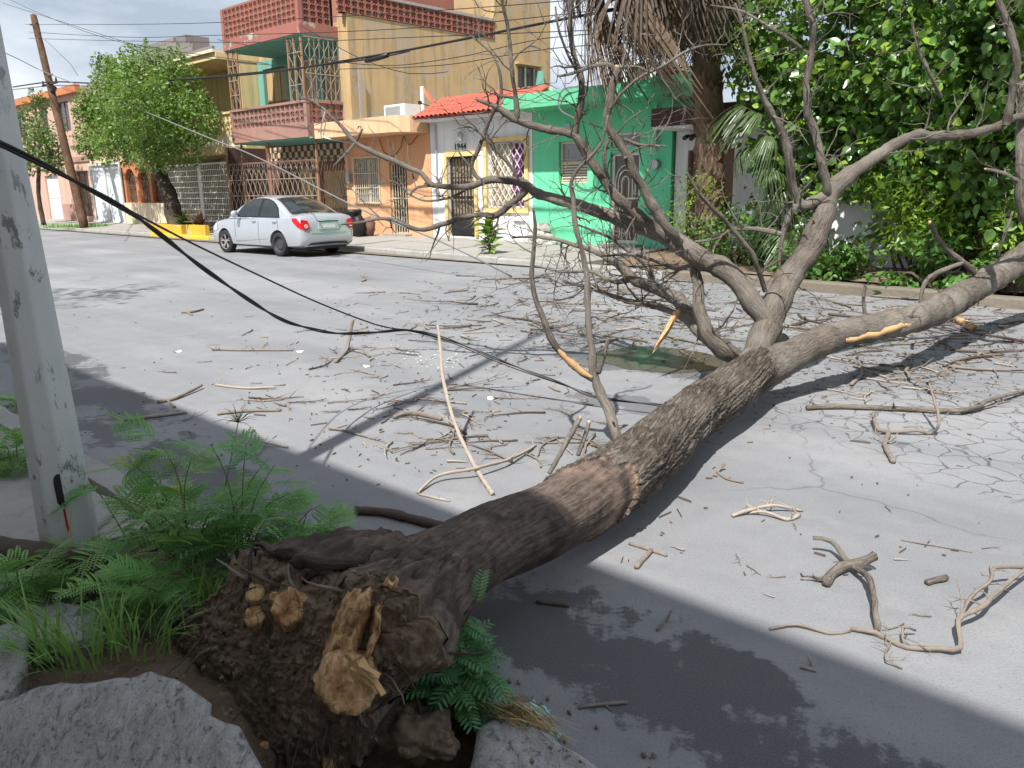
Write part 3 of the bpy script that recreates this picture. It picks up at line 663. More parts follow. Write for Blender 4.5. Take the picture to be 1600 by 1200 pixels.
# --- ochre house with the red lattice parapets
h = house('ochre_house', -25.5, label='two storey ochre house with brick red lattice parapets and teal balcony')
mb = MB(); mb.box(-28.59, -22.2, 17.0, 23.1, .2, 7.02)
part(h, 'wall', M['ochre'], mb)
mb = MB(); T = -22.2; z0_, z1_ = .2, 10.6                                   # tall rear block, its side wall with a window
ops = [(24.35, 25.5, 5.35, 6.25)]
xs = [23.1, 24.35, 25.5, 26.3]; zs = [.2, 5.35, 6.25, 10.6]
for a, b in zip(xs, xs[1:]):
    for c, d in zip(zs, zs[1:]):
        if a == 24.35 and c == 5.35: continue
        mb.poly([(T, a, c), (T, b, c), (T, b, d), (T, a, d)])
mb.poly([(T, 23.1, 7.02), (T, 23.1, 10.6), (-28.59, 23.1, 10.6), (-28.59, 23.1, 7.02)]); mb.poly([(T, 26.3, .2), (-28.59, 26.3, .2), (-28.59, 26.3, 10.6), (T, 26.3, 10.6)])
for (a, c, b, d) in ((24.35, 5.35, 24.35, 6.25), (25.5, 5.35, 25.5, 6.25), (24.35, 6.25, 25.5, 6.25), (24.35, 5.35, 25.5, 5.35)): mb.poly([(T, a, c), (T, b, d), (T - .2, b, d), (T - .2, a, c)])
mb.poly([(T, 23.1, 10.6), (T, 26.3, 10.6), (-28.59, 26.3, 10.6), (-28.59, 23.1, 10.6)])
part(h, 'rear_block', M['ochre'], mb)
mb = MB(); mb.box(-22.42, -22.38, 24.36, 25.49, 5.36, 6.24); w = part(h, 'window', M['glass_brown'], mb)
mb = MB()
for a in (24.36, 24.9, 25.44): mb.box(-22.37, -22.3, a, a + .05, 5.36, 6.24)
part(h, 'frame', M['steelwhite'], mb, parent=w); slabbox(h, 'window_hood', 'ochre', -22.2, -22.0, 24.2, 25.65, 6.27, 6.36)
slabbox(h, 'open_shutter', 'teal', -22.2, -21.75, 25.36, 25.40, 5.3, 6.1)
slabbox(h, 'parapet_cap', 'roofgrey', -22.42, -22.14, 16.1, 23.09, 7.63, 7.72)
lattice(h, 'redlat', (-22.17, 16.05), (-22.17, 23.05), 7.03, 3, .2); slabbox(h, 'parapet_core', 'dark', -22.36, -22.30, 16.2, 23.05, 7.02, 7.63)
# overhanging roof slab and its parapet
mb = MB(); mb.box(-27.4, -22.72, 15.0, 17.2, 6.30, 6.34); part(h, 'soffit', M['teal'], mb)
mb = MB(); mb.box(-27.42, -22.70, 14.97, 15.12, 6.343, 6.68); mb.box(-22.84, -22.70, 15.12, 17.0, 6.343, 6.68); mb.box(-27.42, -27.3, 15.12, 17, 6.343, 6.68); part(h, 'parapet_base', M['redpar'], mb)
slabbox(h, 'roof', 'roofgrey', -27.3, -22.84, 15.12, 17.3, 6.35, 6.45)
lattice(h, 'redlat', (-27.25, 15.0), (-22.85, 15.0), 6.68, 5, .186); lattice(h, 'redlat', (-22.72, 15.15), (-22.72, 16.15), 6.68, 5, .186)
mb = MB(); mb.box(-27.42, -27.26, 14.97, 15.13, 6.68, 7.66); mb.box(-22.86, -22.70, 14.97, 15.13, 6.68, 7.7); mb.box(-27.26, -22.86, 14.99, 15.1, 7.612, 7.68); mb.box(-22.83, -22.71, 15.13, 16.4, 7.612, 7.68); part(h, 'parapet_frame', M['redlat'], mb)
mb = MB(); mb.box(-27.2, -22.9, 15.09, 15.11, 6.68, 7.61); mb.box(-22.82, -22.80, 15.13, 16.3, 6.68, 7.61); part(h, 'parapet_core', M['dark'], mb)
slabbox(h, 'rooftop_hut', 'redlat', -26.8, -23.2, 18.5, 22, 7.0, 9.0)
# first floor wall behind the balcony
mb = MB(); wall_open(mb, -28.58, -22.25, 3.3, 6.3, 16.9, [(-28.2, -26.7, 3.65, 6.0), (-25.9, -24.75, 3.65, 6.05), (-24.4, -22.9, 4.5, 6.0)]); part(h, 'upper_wall', M['teal'], mb); window(h, -28.2, -26.7, 3.65, 6.0, 16.9, 'glass_brown', 'iron_rust', 2, 1)
window(h, -25.9, -24.75, 3.65, 6.05, 16.9, 'glass', 'iron_white', 1, 1, 'balcony_door'); window(h, -24.4, -22.9, 4.5, 6.0, 16.9, 'glass', 'iron_white', 1)
slabbox(h, 'corner_pier', 'ochre', -22.72, -22.2, 16.4, 16.99, 3.25, 7.02); slabbox(h, 'porch_pier', 'brown', -22.71, -22.21, 16.42, 16.98, .2, 3.24); slabbox(h, 'porch_side', 'brown', -28.6, -28.53, 15.4, 16.94, .2, 3.2)
# balcony
slabbox(h, 'balcony_soffit', 'teal', -27.4, -22.5, 15.05, 16.9, 3.24, 3.28)
mb = MB(); mb.box(-27.42, -22.66, 15.0, 15.12, 3.284, 3.72); mb.box(-22.78, -22.66, 15.12, 16.4, 3.284, 3.72); part(h, 'balcony_base', M['mauve'], mb)
slabbox(h, 'balcony_floor', 'roofgrey', -27.3, -22.78, 15.12, 16.89, 3.285, 3.4)
lattice(h, 'mauve', (-27.25, 15.02), (-22.8, 15.02), 3.72, 3, .2); lattice(h, 'redlat', (-22.68, 15.12), (-22.68, 16.4), 3.72, 3, .2)
mb = MB(); mb.box(-27.4, -27.25, 15.0, 15.12, 3.72, 4.4); mb.box(-22.82, -22.66, 15.0, 15.12, 3.72, 4.4); mb.box(-27.42, -22.64, 14.98, 15.14, 4.325, 4.4); mb.box(-22.8, -22.64, 15.14, 16.4, 4.325, 4.4); part(h, 'balcony_rail', M['mauve'], mb)
mb = MB(); mb.box(-27.2, -22.85, 15.09, 15.11, 3.72, 4.32); part(h, 'balcony_core', M['dark'], mb)
for tt in (-27.33, -27.0, -26.7, -23.55, -23.2, -22.8):
    mb = MB(); mb.bar((tt, 15.06, 4.4), (tt, 15.06, 6.3), .05); part(h, 'iron_post', M['iron_orange'], mb)
mb = MB(); bars(mb, -27.33, -26.7, 4.4, 6.3, 15.06, 2, 3, .02, .09); part(h, 'grille', M['iron_pale'], mb); mb = MB(); bars(mb, -23.55, -22.8, 4.4, 6.3, 15.06, 3, 3, .02, .09); part(h, 'grille', M['iron_pale'], mb)
mb = MB()
for i in range(7):
    nn = 15.12 + 1.25 * (i + .5) / 7; kk = 22
    mb.tube([(-22.72, nn + .085 * math.sin(q / kk * math.pi * 6) * (1 if i % 2 else -1), 4.4 + 1.9 * q / kk) for q in range(kk + 1)], .011, 4, False)
    mb.bar((-22.72, nn + .09, 4.4), (-22.72, nn + .09, 6.3), .016)
for z in (4.42, 5.2, 6.27): mb.bar((-22.72, 15.1, z), (-22.72, 16.4, z), .03)
part(h, 'side_grille', M['iron_pale'], mb)
# ground floor porch
mb = MB(); wall_open(mb, -28.58, -22.25, .2, 3.24, 16.95, [(-26.4, -25.5, .35, 2.4), (-24.9, -23.3, 1.0, 2.3)]); part(h, 'porch_wall', M['iron_rust'], mb)
window(h, -26.4, -25.5, .35, 2.4, 16.95, 'glass_brown', 'iron_white', 0, 1, 'door'); window(h, -24.9, -23.3, 1.0, 2.3, 16.95, 'glass_grey', 'iron_white', 2)
slabbox(h, 'porch_floor', 'roofgrey', -28.5, -22.6, 15.2, 16.94, .12, .27)
tile_a = bpy.data.meshes.new('wall_tile'); t_ = MB(); t_.box(0, .19, 0, .02, 0, .19); tile_a.from_pydata(t_.v, [], t_.f); tile_a.materials.append(M['iron_cream'])
org = e_org[h.name]
for i in range(28):
    for j in range(3):
        if (i + j) % 2 == 0: inst('wall_tile', tile_a, h, (-28.3 + i * .2 - org[0], 16.92 - org[1], 2.62 + j * .2 - org[2]))
for a, b in ((-28.45, -27.4), (-27.35, -25.6), (-25.55, -22.75)):
    mb = MB(); frame(mb, a, b, .32, 2.62, 15.33, .055, .05); g = part(h, 'gate', M['iron_rust'], mb)
    mb = MB(); k = int((b - a) / .16); bars(mb, a + .05, b - .05, .36, 2.58, 15.3, k, 3, .02, .06); rings(mb, a + .05, b - .05, 2.3, 15.29, max(2, k // 2), .11); part(h, 'gate_bars', M['iron_pale'], mb, parent=g)
for tt in (-28.5, -27.38, -25.58, -22.72): mb = MB(); mb.bar((tt, 15.31, .27), (tt, 15.31, 3.24), .06); part(h, 'iron_post', M['iron_orange'], mb)
mb = MB()
for i in range(9):
    nn = 15.4 + 1.0 * (i + .5) / 9; mb.tube([(-22.70, nn + .05 * math.sin(q * .9), .35 + 2.3 * q / 16) for q in range(17)], .011, 4, False)
for z in (.35, 1.4, 2.65): mb.bar((-22.70, 15.35, z), (-22.70, 16.4, z), .03)
part(h, 'side_gate', M['iron_rust'], mb)
# rooftop washing line house further back
slabbox(h, 'mast', 'galv', -22.05, -22.0, 16.6, 16.65, 3.4, 5.4)
# --- orange house
h = house('orange_house', -20, label='single storey orange house with rounded concrete canopy')
shell(h, 'orange', -22.18, -18.03, .2, 3.55, 16, 24, [(-21.7, -20.42, 1.2, 2.62), (-19.95, -19.12, .3, 2.42)], 'roofgrey')
mb = MB(); prof = [(-22.3, 15.0), (-18.62, 15.0), (-18.32, 15.1), (-18.12, 15.35), (-18.06, 15.7), (-18.06, 15.985), (-22.3, 15.985)]
mb.prism([(a, b, 3.2) for a, b in prof], (0, 0, .45)); part(h, 'canopy', M['orange2'], mb)
w = window(h, -21.7, -20.42, 1.2, 2.62, 16, 'glass_grey', 'iron_cream', 1)
mb = MB(); frame(mb, -21.72, -20.4, 1.18, 2.64, 15.99, .045, .03); bars(mb, -21.66, -20.46, 1.24, 2.58, 15.97, 11, 2, .018); rings(mb, -21.66, -20.46, 2.38, 15.96, 2, .17); rings(mb, -21.66, -20.46, 2.38, 15.96, 2, .1); part(h, 'grille', M['iron_cream'], mb, parent=w)
w = window(h, -19.95, -19.12, .3, 2.42, 16, 'dark', 'iron_cream', 0, 1, 'door')
mb = MB(); bars(mb, -19.9, -19.17, .35, 2.38, 16.03, 6, 1, .022); rings(mb, -19.9, -19.17, .9, 16.02, 2, .13); rings(mb, -19.9, -19.17, 1.9, 16.02, 2, .13); part(h, 'grille', M['iron_cream'], mb, parent=w)
slabbox(h, 'door_step', 'concrete', -20.1, -19.0, 15.75, 15.995, .1, .3)
for tt, zz in ((-21.9, 1.9), (-18.2, 1.8)): pass
mb = MB(); mb.box(-22.02, -21.84, 15.86, 15.995, 1.85, 2.15); mb.tube([(-21.93, 15.93, 2.1), (-21.93, 15.93, 3.2)], .02, 6); part(h, 'meter_box', M['galv'], mb)
for tt in (-21.9, -19.9): mb = MB(); mb.tube([(tt, 15.02, 3.42), (tt, 14.9, 3.42), (tt, 14.88, 3.36)], .018, 6); part(h, 'drain_spout', M['brown'], mb)
# --- white house 1944
h = house('white_house', -16, label='small white house with red tile eave and the number 1944')
shell(h, 'white', -18.02, -14.1, .2, 3.62, 16, 24, [(-17.3, -16.22, .3, 2.5), (-15.72, -14.34, 1.1, 2.82)], 'roofgrey')
mb = MB(); mb.box(-17.42, -17.3, 15.94, 15.995, .3, 2.62); mb.box(-16.22, -16.1, 15.94, 15.995, .3, 2.62); mb.box(-17.3, -16.22, 15.94, 15.995, 2.5, 2.62); part(h, 'door_trim', M['trim'], mb)
mb = MB(); frame(mb, -15.84, -14.22, .98, 2.94, 15.995, .12, .06); part(h, 'window_trim', M['trim'], mb)
w = window(h, -17.3, -16.22, .3, 2.5, 16, 'curtain', 'iron_black', 0, 1, 'door')
mb = MB(); bars(mb, -17.25, -16.27, .85, 2.45, 16.05, 8, 2, .024); rings(mb, -17.25, -16.27, 1.15, 16.04, 3, .12); rings(mb, -17.25, -16.27, 2.15, 16.04, 3, .12); mb.box(-17.25, -16.27, 16.03, 16.06, .35, .82); part(h, 'grille', M['iron_black'], mb, parent=w)
w = window(h, -15.72, -14.34, 1.1, 2.82, 16, 'curtain', 'iron_white', 1, 0)
slabbox(h, 'curtain', 'curtain_p', -14.88, -14.4, 16.08, 16.115, 1.16, 2.76)
mb = MB(); a, b, c, d = -15.70, -14.36, 1.12, 2.80; st = .215
k = -12
while k < 14:
    for sg in (1, -1):
        pts = []
        x0 = a + k * st; 
        for q in range(2): pass
        lo, hi = 0.0, d - c
        s0 = 0.0; x_at = lambda s_: (x0 + s_ * .72) if sg > 0 else (x0 + (d - c) * .72 - s_ * .72)
        ss = [i_ / 200 * (d - c) for i_ in range(201) if a <= x_at(i_ / 200 * (d - c)) <= b]
        if len(ss) > 3: mb.bar((x_at(ss[0]), 16.03 + .012 * sg, c + ss[0]), (x_at(ss[-1]), 16.03 + .012 * sg, c + ss[-1]), .02)
    k += 1
part(h, 'lattice_grille', M['iron_white'], mb, parent=w)
# eave of curved red tiles
slabbox(h, 'eave_board', 'white', -18.02, -14.05, 15.45, 15.995, 3.46, 3.5)
tm = MB(); vs_ = []; fs_ = []
for i in range(2):
    for q in range(7):
        a = math.pi * q / 6; r = .092 - .012 * i
        vs_.append((-r * math.cos(a), i * .36, r * .8 * math.sin(a)))
for q in range(6): fs_.append((q, q + 1, 8 + q, 7 + q))
tm.add(vs_, fs_); tme = bpy.data.meshes.new('roof_tile'); tme.from_pydata(tm.v, [], tm.f); tme.materials.append(M['tile']); tme.polygons.foreach_set('use_smooth', [True] * len(tme.polygons))
sl = math.atan2(.62, 1.2); org = e_org[h.name]
mb = MB(); mb.prism([(-18.02, 15.4, 3.51), (-14.05, 15.4, 3.51), (-14.05, 16.62, 4.13), (-18.02, 16.62, 4.13)], (0, 0, .03)); part(h, 'tile_bed', M['tile'], mb)
for i in range(22):
    for j in range(4):
        u = j * .31; inst('roof_tile', tme, h, (-17.92 + i * .182 - org[0] + rnd(-.006, .006), 15.36 + u * math.cos(sl) - org[1], 3.535 + u * math.sin(sl) - org[2]), (sl + rnd(-.02, .02), 0, 0))
slabbox(h, 'upstand', 'white', -18.02, -14.1, 16.62, 16.8, 3.4, 4.16)
tcu = bpy.data.curves.new('house_number', 'FONT'); tcu.body = '1944'; tcu.size = .24; tcu.extrude = .006; tcu.space_character = 1.05
to = bpy.data.objects.new('house_number', tcu); COL.objects.link(to); bpy.context.view_layer.update()
tmesh = bpy.data.meshes.new_from_object(to.evaluated_get(bpy.context.evaluated_depsgraph_get())); bpy.data.objects.remove(to)
tmesh.materials.clear(); tmesh.materials.append(M['iron_black'])
inst('house_number', tmesh, h, (-17.02 - org[0], 15.985 - org[1], 2.68 - org[2]), (math.pi / 2, 0, 0))
mb = MB(); mb.tube([(-16.55, 15.98, 3.12), (-16.55, 15.86, 3.2), (-16.55, 15.80, 3.12)], .012, 6); mb.tube([(-16.55, 15.80, 3.14), (-16.55, 15.80, 3.08), (-16.55, 15.80, 2.9), (-16.55, 15.80, 2.86)], [.03, .09, .06, .02], 6); part(h, 'wall_lantern', M['galv'], mb)
mb = MB(); frame(mb, -14.75, -14.2, .25, .85, 15.99, .07, .1); mb.box(-14.68, -14.27, 15.96, 15.985, .32, .78); part(h, 'meter_niche', M['white'], mb)
mb = MB(); mb.tube([(-17.72, 15.95, 1.6), (-17.72, 15.95, 3.4)], .018, 6); mb.tube([(-17.72, 15.9, 1.5), (-17.72, 15.9, 1.62)], .08, 8); part(h, 'conduit', M['galv'], mb)
# --- green house
h = house('green_house', -12, label='mint green house with projecting green roof slab')
shell(h, 'green', -14.09, -9.97, .2, 3.55, 16, 24, [(-13.23, -12.33, 1.72, 2.72), (-11.65, -10.82, .3, 2.4), (-11.65, -10.82, 2.5, 2.85)], 'roofgrey')
mb = MB(); mb.box(-14.2, -9.45, 15.0, 17.2, 3.47, 3.72); mb.box(-14.19, -9.46, 15.02, 15.14, 3.723, 3.80); part(h, 'roof_slab', M['green2'], mb)
w = window(h, -13.23, -12.33, 1.72, 2.72, 16, 'glass_grey', 'iron_cream', 0, 1)
mb = MB()
for i in range(7): z = 1.78 + i * .065; mb.box(-13.17, -12.39, 16.07, 16.085, z, z + .03)
part(h, 'louvre', M['iron_cream'], mb, parent=w)
window(h, -11.65, -10.82, 2.5, 2.85, 16, 'glass_grey', 'iron_white', 0, 0, 'transom')
w = window(h, -11.65, -10.82, .3, 2.4, 16, 'glass_brown', 'iron_white', 0, 1, 'door', fw=.07)
mb = MB(); bars(mb, -11.58, -10.89, .4, 1.28, 16.05, 6, 1, .025, .03); 
for r in (.28, .2, .1): mb.tube([(-11.235 + r * math.cos(q * math.pi / 10), 16.05, 1.72 + 1.4 * r * math.sin(q * math.pi / 10)) for q in range(11)], .012, 4, False)
for x in (-.28, -.2, -.1, .1, .2, .28): mb.bar((-11.235 + x, 16.05, 1.38), (-11.235 + x, 16.05, 1.72), .022)
part(h, 'grille', M['iron_white'], mb, parent=w)
mb = MB(); mb.tube([(-10.35, 15.93, 2.4), (-10.35, 15.93, 3.4)], .03, 6); mb.tube([(-10.35, 15.86, 2.1), (-10.35, 15.98, 2.1)], .11, 10); part(h, 'meter', M['galv'], mb)
mb = MB(); mb.tube([(-12.95, 15.97, 3.05), (-12.95, 15.995, 3.05)], .11, 12); part(h, 'vent', M['galv'], mb)
slabbox(h, 'step', 'concrete', -11.8, -10.7, 15.7, 15.995, .1, .29)
mb = MB(); k = 24
for i in range(k): a, b = -14.0 + 2.4 * i / k, -14.0 + 2.4 * (i + 1) / k; mb.poly([(a, 18.6, 4.55 + .04 * (i % 2)), (b, 18.6, 4.55 + .04 * ((i + 1) % 2)), (b, 20.4, 4.75 + .04 * ((i + 1) % 2)), (a, 20.4, 4.75 + .04 * (i % 2))])
part(h, 'corrugated_shed_roof', M['roofgrey'], mb); slabbox(h, 'shed_wall', 'brown', -13.95, -11.6, 18.8, 20.2, 3.5, 4.5)
mb = MB(); frame(mb, -12.4, -11.5, 3.75, 4.65, 17.6, .1, .08); part(h, 'roof_vent_frame', M['plastic_white'], mb); slabbox(h, 'roof_vent_panel', 'glass_brown', -12.3, -11.6, 17.55, 17.58, 3.84, 4.56)
slabbox(h, 'upstand', 'green2', -11.2, -9.5, 16.8, 17.1, 3.723, 4.1)
# --- white bungalow with dark brown fascia behind the garden
h = house('white_bungalow', -6, label='white bungalow with dark brown roof fascia behind palm and trees')
shell(h, 'white', -9.94, -2.0, .15, 3.0, 16.1, 24, [(-9.62, -8.5, .3, 2.38), (-6.9, -5.6, 1.1, 2.3)], 'roofgrey')
window(h, -9.62, -8.5, .3, 2.38, 16.1, 'iron_rust', 'iron_rust', 1, 1, 'door'); window(h, -6.9, -5.6, 1.1, 2.3, 16.1, 'glass', 'iron_white', 1)
mb = MB(); mb.box(-9.88, -1.9, 15.0, 16.4, 2.84, 3.2); part(h, 'fascia', M['brown'], mb); slabbox(h, 'soffit', 'white', -9.86, -1.95, 15.03, 16.09, 2.79, 2.835)
mb = MB(); mb.tube([(-9.55, 15.9, 2.66), (-9.55, 15.8, 2.62)], .05, 8); mb.tube([(-9.4, 15.9, 2.66), (-9.38, 15.8, 2.6)], .05, 8); mb.box(-9.58, -9.36, 15.9, 16.09, 2.64, 2.7); part(h, 'flood_lamp', M['iron_black'], mb)
mb = MB(); mb.box(-6.8, -2.2, 14.35, 14.5, .1, 1.05); part(h, 'garden_wall', M['white'], mb)
# garden wall gable end seen between the leaves
mb = MB(); mb.box(-5.6, -4.9, 14.2, 14.34, .1, 2.0); part(h, 'gate_pier', M['white'], mb)

# things on the roofs and pavement
a = empty('air_conditioner', W(-20.3, 16.9, 3.55), -A43, 'white air conditioner unit on the orange house roof', 'air conditioner')
mb = MB(); mb.box(-.5, .5, -.3, .3, .08, .62); mb.build('casing', M['plastic_white'], a)
mb = MB(); mb.box(-.42, .28, -.32, -.302, .14, .56); gp = mb.build('grille', M['galv'], a)
mb = MB(); mb.box(-.45, -.35, -.25, .25, 0, .08); mb.box(.35, .45, -.25, .25, 0, .08); mb.build('foot', M['galv'], a)
a = empty('satellite_dish', W(-19.15, 17.2, 3.55), -A43 + .5, 'red satellite dish on the orange house roof beside white panel', 'satellite dish')
mb = MB(); vs_ = [(0, 0, 0)]; fs_ = []
for i in range(1, 5):
    for q in range(20): a_ = q / 20 * 6.283; r = .1 * i; vs_.append((r * math.cos(a_), .32 * r * r, 1.15 * r * math.sin(a_)))
for q in range(20): fs_.append((0, 1 + q, 1 + (q + 1) % 20))
for i in range(3):
    for q in range(20): b_ = 1 + i * 20; fs_.append((b_ + q, b_ + 20 + q, b_ + 20 + (q + 1) % 20, b_ + (q + 1) % 20))
mb.add(vs_, fs_); d = mb.build('reflector', M['plastic_red'], a, True); d.location = (0, 0, .72); d.rotation_euler = (R(-35), 0, R(95)); sm = d.modifiers.new('s', 'SOLIDIFY'); sm.thickness = .012
mb = MB(); mb.tube([(0, 0, 0), (0, 0, .6), (.04, 0, .72)], .025, 6); mb.build('mast', M['galv'], a); mb = MB(); mb.tube([(-.02, 0, .5), (-.4, -.08, .62)], .014, 6); mb.box(-.46, -.36, -.12, -.04, .58, .68); mb.build('feed_arm', M['black'], a)
a = empty('antenna_panel', W(-19.75, 17.3, 3.55), -A43, 'white antenna panel standing on the orange house roof', 'antenna')
mb = MB(); mb.tube([(0, 0, 0), (0, 0, .75)], .02, 6); mb.build('mast', M['galv'], a); mb = MB(); mb.box(-.06, .06, -.05, .0, .35, 1.15); mb.build('panel', M['plastic_white'], a)
# ------------------------------------------------------------------ trees and plants beyond the road
def leaf_mesh(name, P, D, N_, L, Wd, mat, parent=None, heart=False, fold=0.25, org=(0, 0, 0)):
    P = np.asarray(P, float) - np.asarray(org, float); n = len(P); D = np.asarray(D, float); N_ = np.asarray(N_, float)
    D /= np.linalg.norm(D, axis=1)[:, None] + 1e-9; S = np.cross(D, N_); S /= np.linalg.norm(S, axis=1)[:, None] + 1e-9; N_ = np.cross(S, D)
    L = np.broadcast_to(np.asarray(L, float), (n,))[:, None]; Wd = np.broadcast_to(np.asarray(Wd, float), (n,))[:, None]
    if heart: sh = [(0, 0, 0), (.18, .42, fold * .5), (.55, .46, fold * .5), (1, 0, -.10), (.55, -.46, fold * .5), (.18, -.42, fold * .5)]; fc = [(0, 1, 2), (0, 2, 3), (0, 3, 4), (0, 4, 5)]
    else: sh = [(0, 0, 0), (.45, .5, fold * .5), (1, 0, -.05), (.45, -.5, fold * .5)]; fc = [(0, 1, 2), (0, 2, 3)]
    k = len(sh); V = np.empty((n, k, 3))
    for i, (a, b, c) in enumerate(sh): V[:, i] = P + D * (a * L) + S * (b * Wd) + N_ * (c * Wd)
    F = (np.arange(n)[:, None, None] * k + np.array(fc)[None]).reshape(-1, 3)
    me = bpy.data.meshes.new(name); me.vertices.add(n * k); me.vertices.foreach_set('co', V.ravel())
    nf = len(F); me.loops.add(nf * 3); me.loops.foreach_set('vertex_index', F.ravel().astype(np.int32)); me.polygons.add(nf)
    me.polygons.foreach_set('loop_start', np.arange(0, nf * 3, 3, dtype=np.int32)); me.update(calc_edges=True)
    return link_mesh(name, me, mat, parent)
def unit(n): v = rng.normal(size=(n, 3)); return v / np.linalg.norm(v, axis=1)[:, None]
def cloud(clusters, per, shell=0.45, flat=1.0, gap=0.18, gs=1.4):
    Ps = []; Ns = []
    for (c, r) in clusters:
        n = int(per * r * r); d = unit(n); rad = r * (1 - shell * rng.random(n) ** 1.6)
        lump = np.array([1 + 0.28 * noise.noise(Vector(x) * 2.3 + Vector(c)) + .16 * noise.noise(Vector(x) * 6 + Vector(c)) for x in d])
        p = d * (rad * lump)[:, None]; p[:, 2] *= flat; p += np.array(c)
        keep = np.array([noise.noise(Vector(x) * gs) for x in p]) > -gap
        Ps.append(p[keep]); Ns.append(d[keep])
    return np.concatenate(Ps), np.concatenate(Ns)
def crown(name, mat, parent, org, clusters, per, L, asp=.6, droop=.35, heart=False, shell=.45, flat=1.0, gap=.18):
    P, Nn = cloud(clusters, per, shell, flat, gap); n = len(P)
    nr = Nn * .5 + unit(n) * .75 + np.array([0, 0, .55]); D = unit(n) + Nn * .5 + np.array([0, 0, -droop])
    s = L * (.45 + 1.0 * rng.random(n) ** 1.3); return leaf_mesh(name, P, D, nr, s, s * asp, mat, parent, heart, org=org)
def rtube(parent, name, pts, rads, mat, org=(0, 0, 0), step=.15, seg=8, wob=.25):
    mb = MB(); a, b = smoothpath(pts, rads, step); mb.tube(a, b, seg, True, wob, rnd(0, 50)); return mb.build(name, mat, parent, True, org=org)

def lone_leaf(L, w, mat):
    mb = MB(); n = 7; vs = []; fs = []
    for i in range(n + 1):
        u = i / n; ww = w * (math.sin(math.pi * min(1, u * .93 + .07)) ** .8) + .002; z = .18 * L * u - .42 * L * u ** 2.6; vs += [(L * u, -ww, z + ww * .22), (L * u, 0, z), (L * u, ww, z + ww * .22)]
    for i in range(n): fs += [(3*i, 3*i+1, 3*i+4, 3*i+3), (3*i+1, 3*i+2, 3*i+5, 3*i+4)]
    me = bpy.data.meshes.new('leaf'); me.from_pydata(vs, [], fs); me.materials.append(mat); me.polygons.foreach_set('use_smooth', [True] * len(me.polygons)); return me
# round street tree by the yellow planter
base = atN(277, 349, 13.75); base.z = .16; cc = atN(222, 172, 13.7)
tr = empty('round_street_tree', base, 0, 'bushy round green tree in yellow planter at far pavement', 'tree')
k = atN(245, 262, 13.75); mid = atN(262, 305, 13.75)
rtube(tr, 'trunk', [base - Vector((0, 0, .1)), mid + Vector((.05, 0, 0)), k, k.lerp(cc, .35)], [.34, .27, .24, .16], M['treebark'], base, .2, 12, .35)
for (px, py, dn) in ((170, 190, 0), (215, 150, -.5), (270, 170, .3), (235, 140, .6), (190, 160, -.4)):
    e = atN(px, py, 13.7 + dn); rtube(tr, 'limb', [k - Vector((0, 0, .15)), k.lerp(e, .45) + Vector((0, 0, .25)), e], [.13, .08, .03], M['treebark'], base, .25, 7)
cl = [(cc, 1.7)]
for (px, py, dn, r) in ((160, 190, .2, 1.05), (185, 130, .3, 1.0), (225, 112, 0, 1.0), (270, 135, .2, 1.0), (300, 185, 0, .95), (290, 225, .2, .75), (240, 225, -.5, 1.0), (185, 225, -.3, .95), (140, 225, .2, .65), (225, 170, -1.3, 1.1), (255, 160, 1.2, 1.1), (180, 175, 1.0, 1.0), (145, 165, 0, .75), (270, 100, .3, .55), (165, 105, .2, .5)):
    cl.append((atN(px, py, 13.7 + dn), r))
crown('crown', M['lf_tree'], tr, base, cl, 2500, .145, .52, .3, False, .6, 1.0, .3)
# its planter
pb = empty('tree_planter', W(-29.3, 13.75, .16), -A43, 'low yellow painted concrete planter round the street tree', 'planter'); e_org[pb.name] = (-29.3, 13.75, .16)
for (a, b, c, d) in ((-31.3, -28.6, 13.35, 13.5), (-31.3, -31.15, 13.5, 14.3), (-28.75, -28.6, 13.5, 14.3), (-31.15, -28.75, 14.15, 14.3)): mb = MB(); mb.box(a, b, c, d, .1, .48); part(pb, 'wall', M['yellowkerb'], mb)
mb = MB(); mb.box(-28.3, -26.9, 13.4, 13.55, .1, .5); part(pb, 'end_block', M['yellowkerb'], mb)
mb = MB(); mb.box(-31.14, -28.76, 13.51, 14.14, .1, .36); part(pb, 'soil', M['soil'], mb)
for (px, c_) in ((292, 0), (313, 1)):
    b_ = atN(px, 358, 13.8); b_.z = .36; e = empty('planter_plant', b_, 0, ('green spiky plant in yellow planter beside trunk', 'reddish spiky plant in yellow planter nearest the car')[c_], 'plant')
    lm = lone_leaf(.6, .075, M['lf_far'] if not c_ else M['stem_red'])
    for q in range(26): s_ = rnd(.6, 1.2); inst('leaf', lm, e, (rnd(-.03, .03), rnd(-.03, .03), .02), (rnd(-.4, .4), -R(rnd(25, 85)), rnd(0, 6.283)), (s_, s_, s_))
# young thin tree at the far left
base = W(-41.6, 13.6, .16); tr = empty('young_street_tree', base, 0, 'thin young tree between pole and pink house at far left', 'tree')
tp = atN(60, 300, 13.6); t2 = atN(62, 210, 13.6); base2 = atN(66, 332, 13.6); base2.z = .16; tr.location = base2
rtube(tr, 'trunk', [base2, tp, t2, atN(50, 150, 13.6)], [.12, .1, .07, .03], M['treebark'], base2, .3, 8)
crown('crown', M['lf_far'], tr, base2, [(atN(*q), r) for q, r in (((55, 235, 13.6), .95), ((75, 215, 13.4), .8), ((45, 190, 13.8), .8), ((60, 160, 13.6), .6), ((80, 250, 13.5), .7), ((40, 250, 13.8), .7))], 1300, .17, .5, .3, False, .8, 1.0, .25)
e = atN(118, 352, 13.45); e.z = .15; P = np.zeros((500, 3)); P[:, :2] = (rng.random((500, 2)) - .5) * np.array([2.6, 1.0]); D = unit(500); D[:, 2] = abs(D[:, 2]) * 1.3 + .3
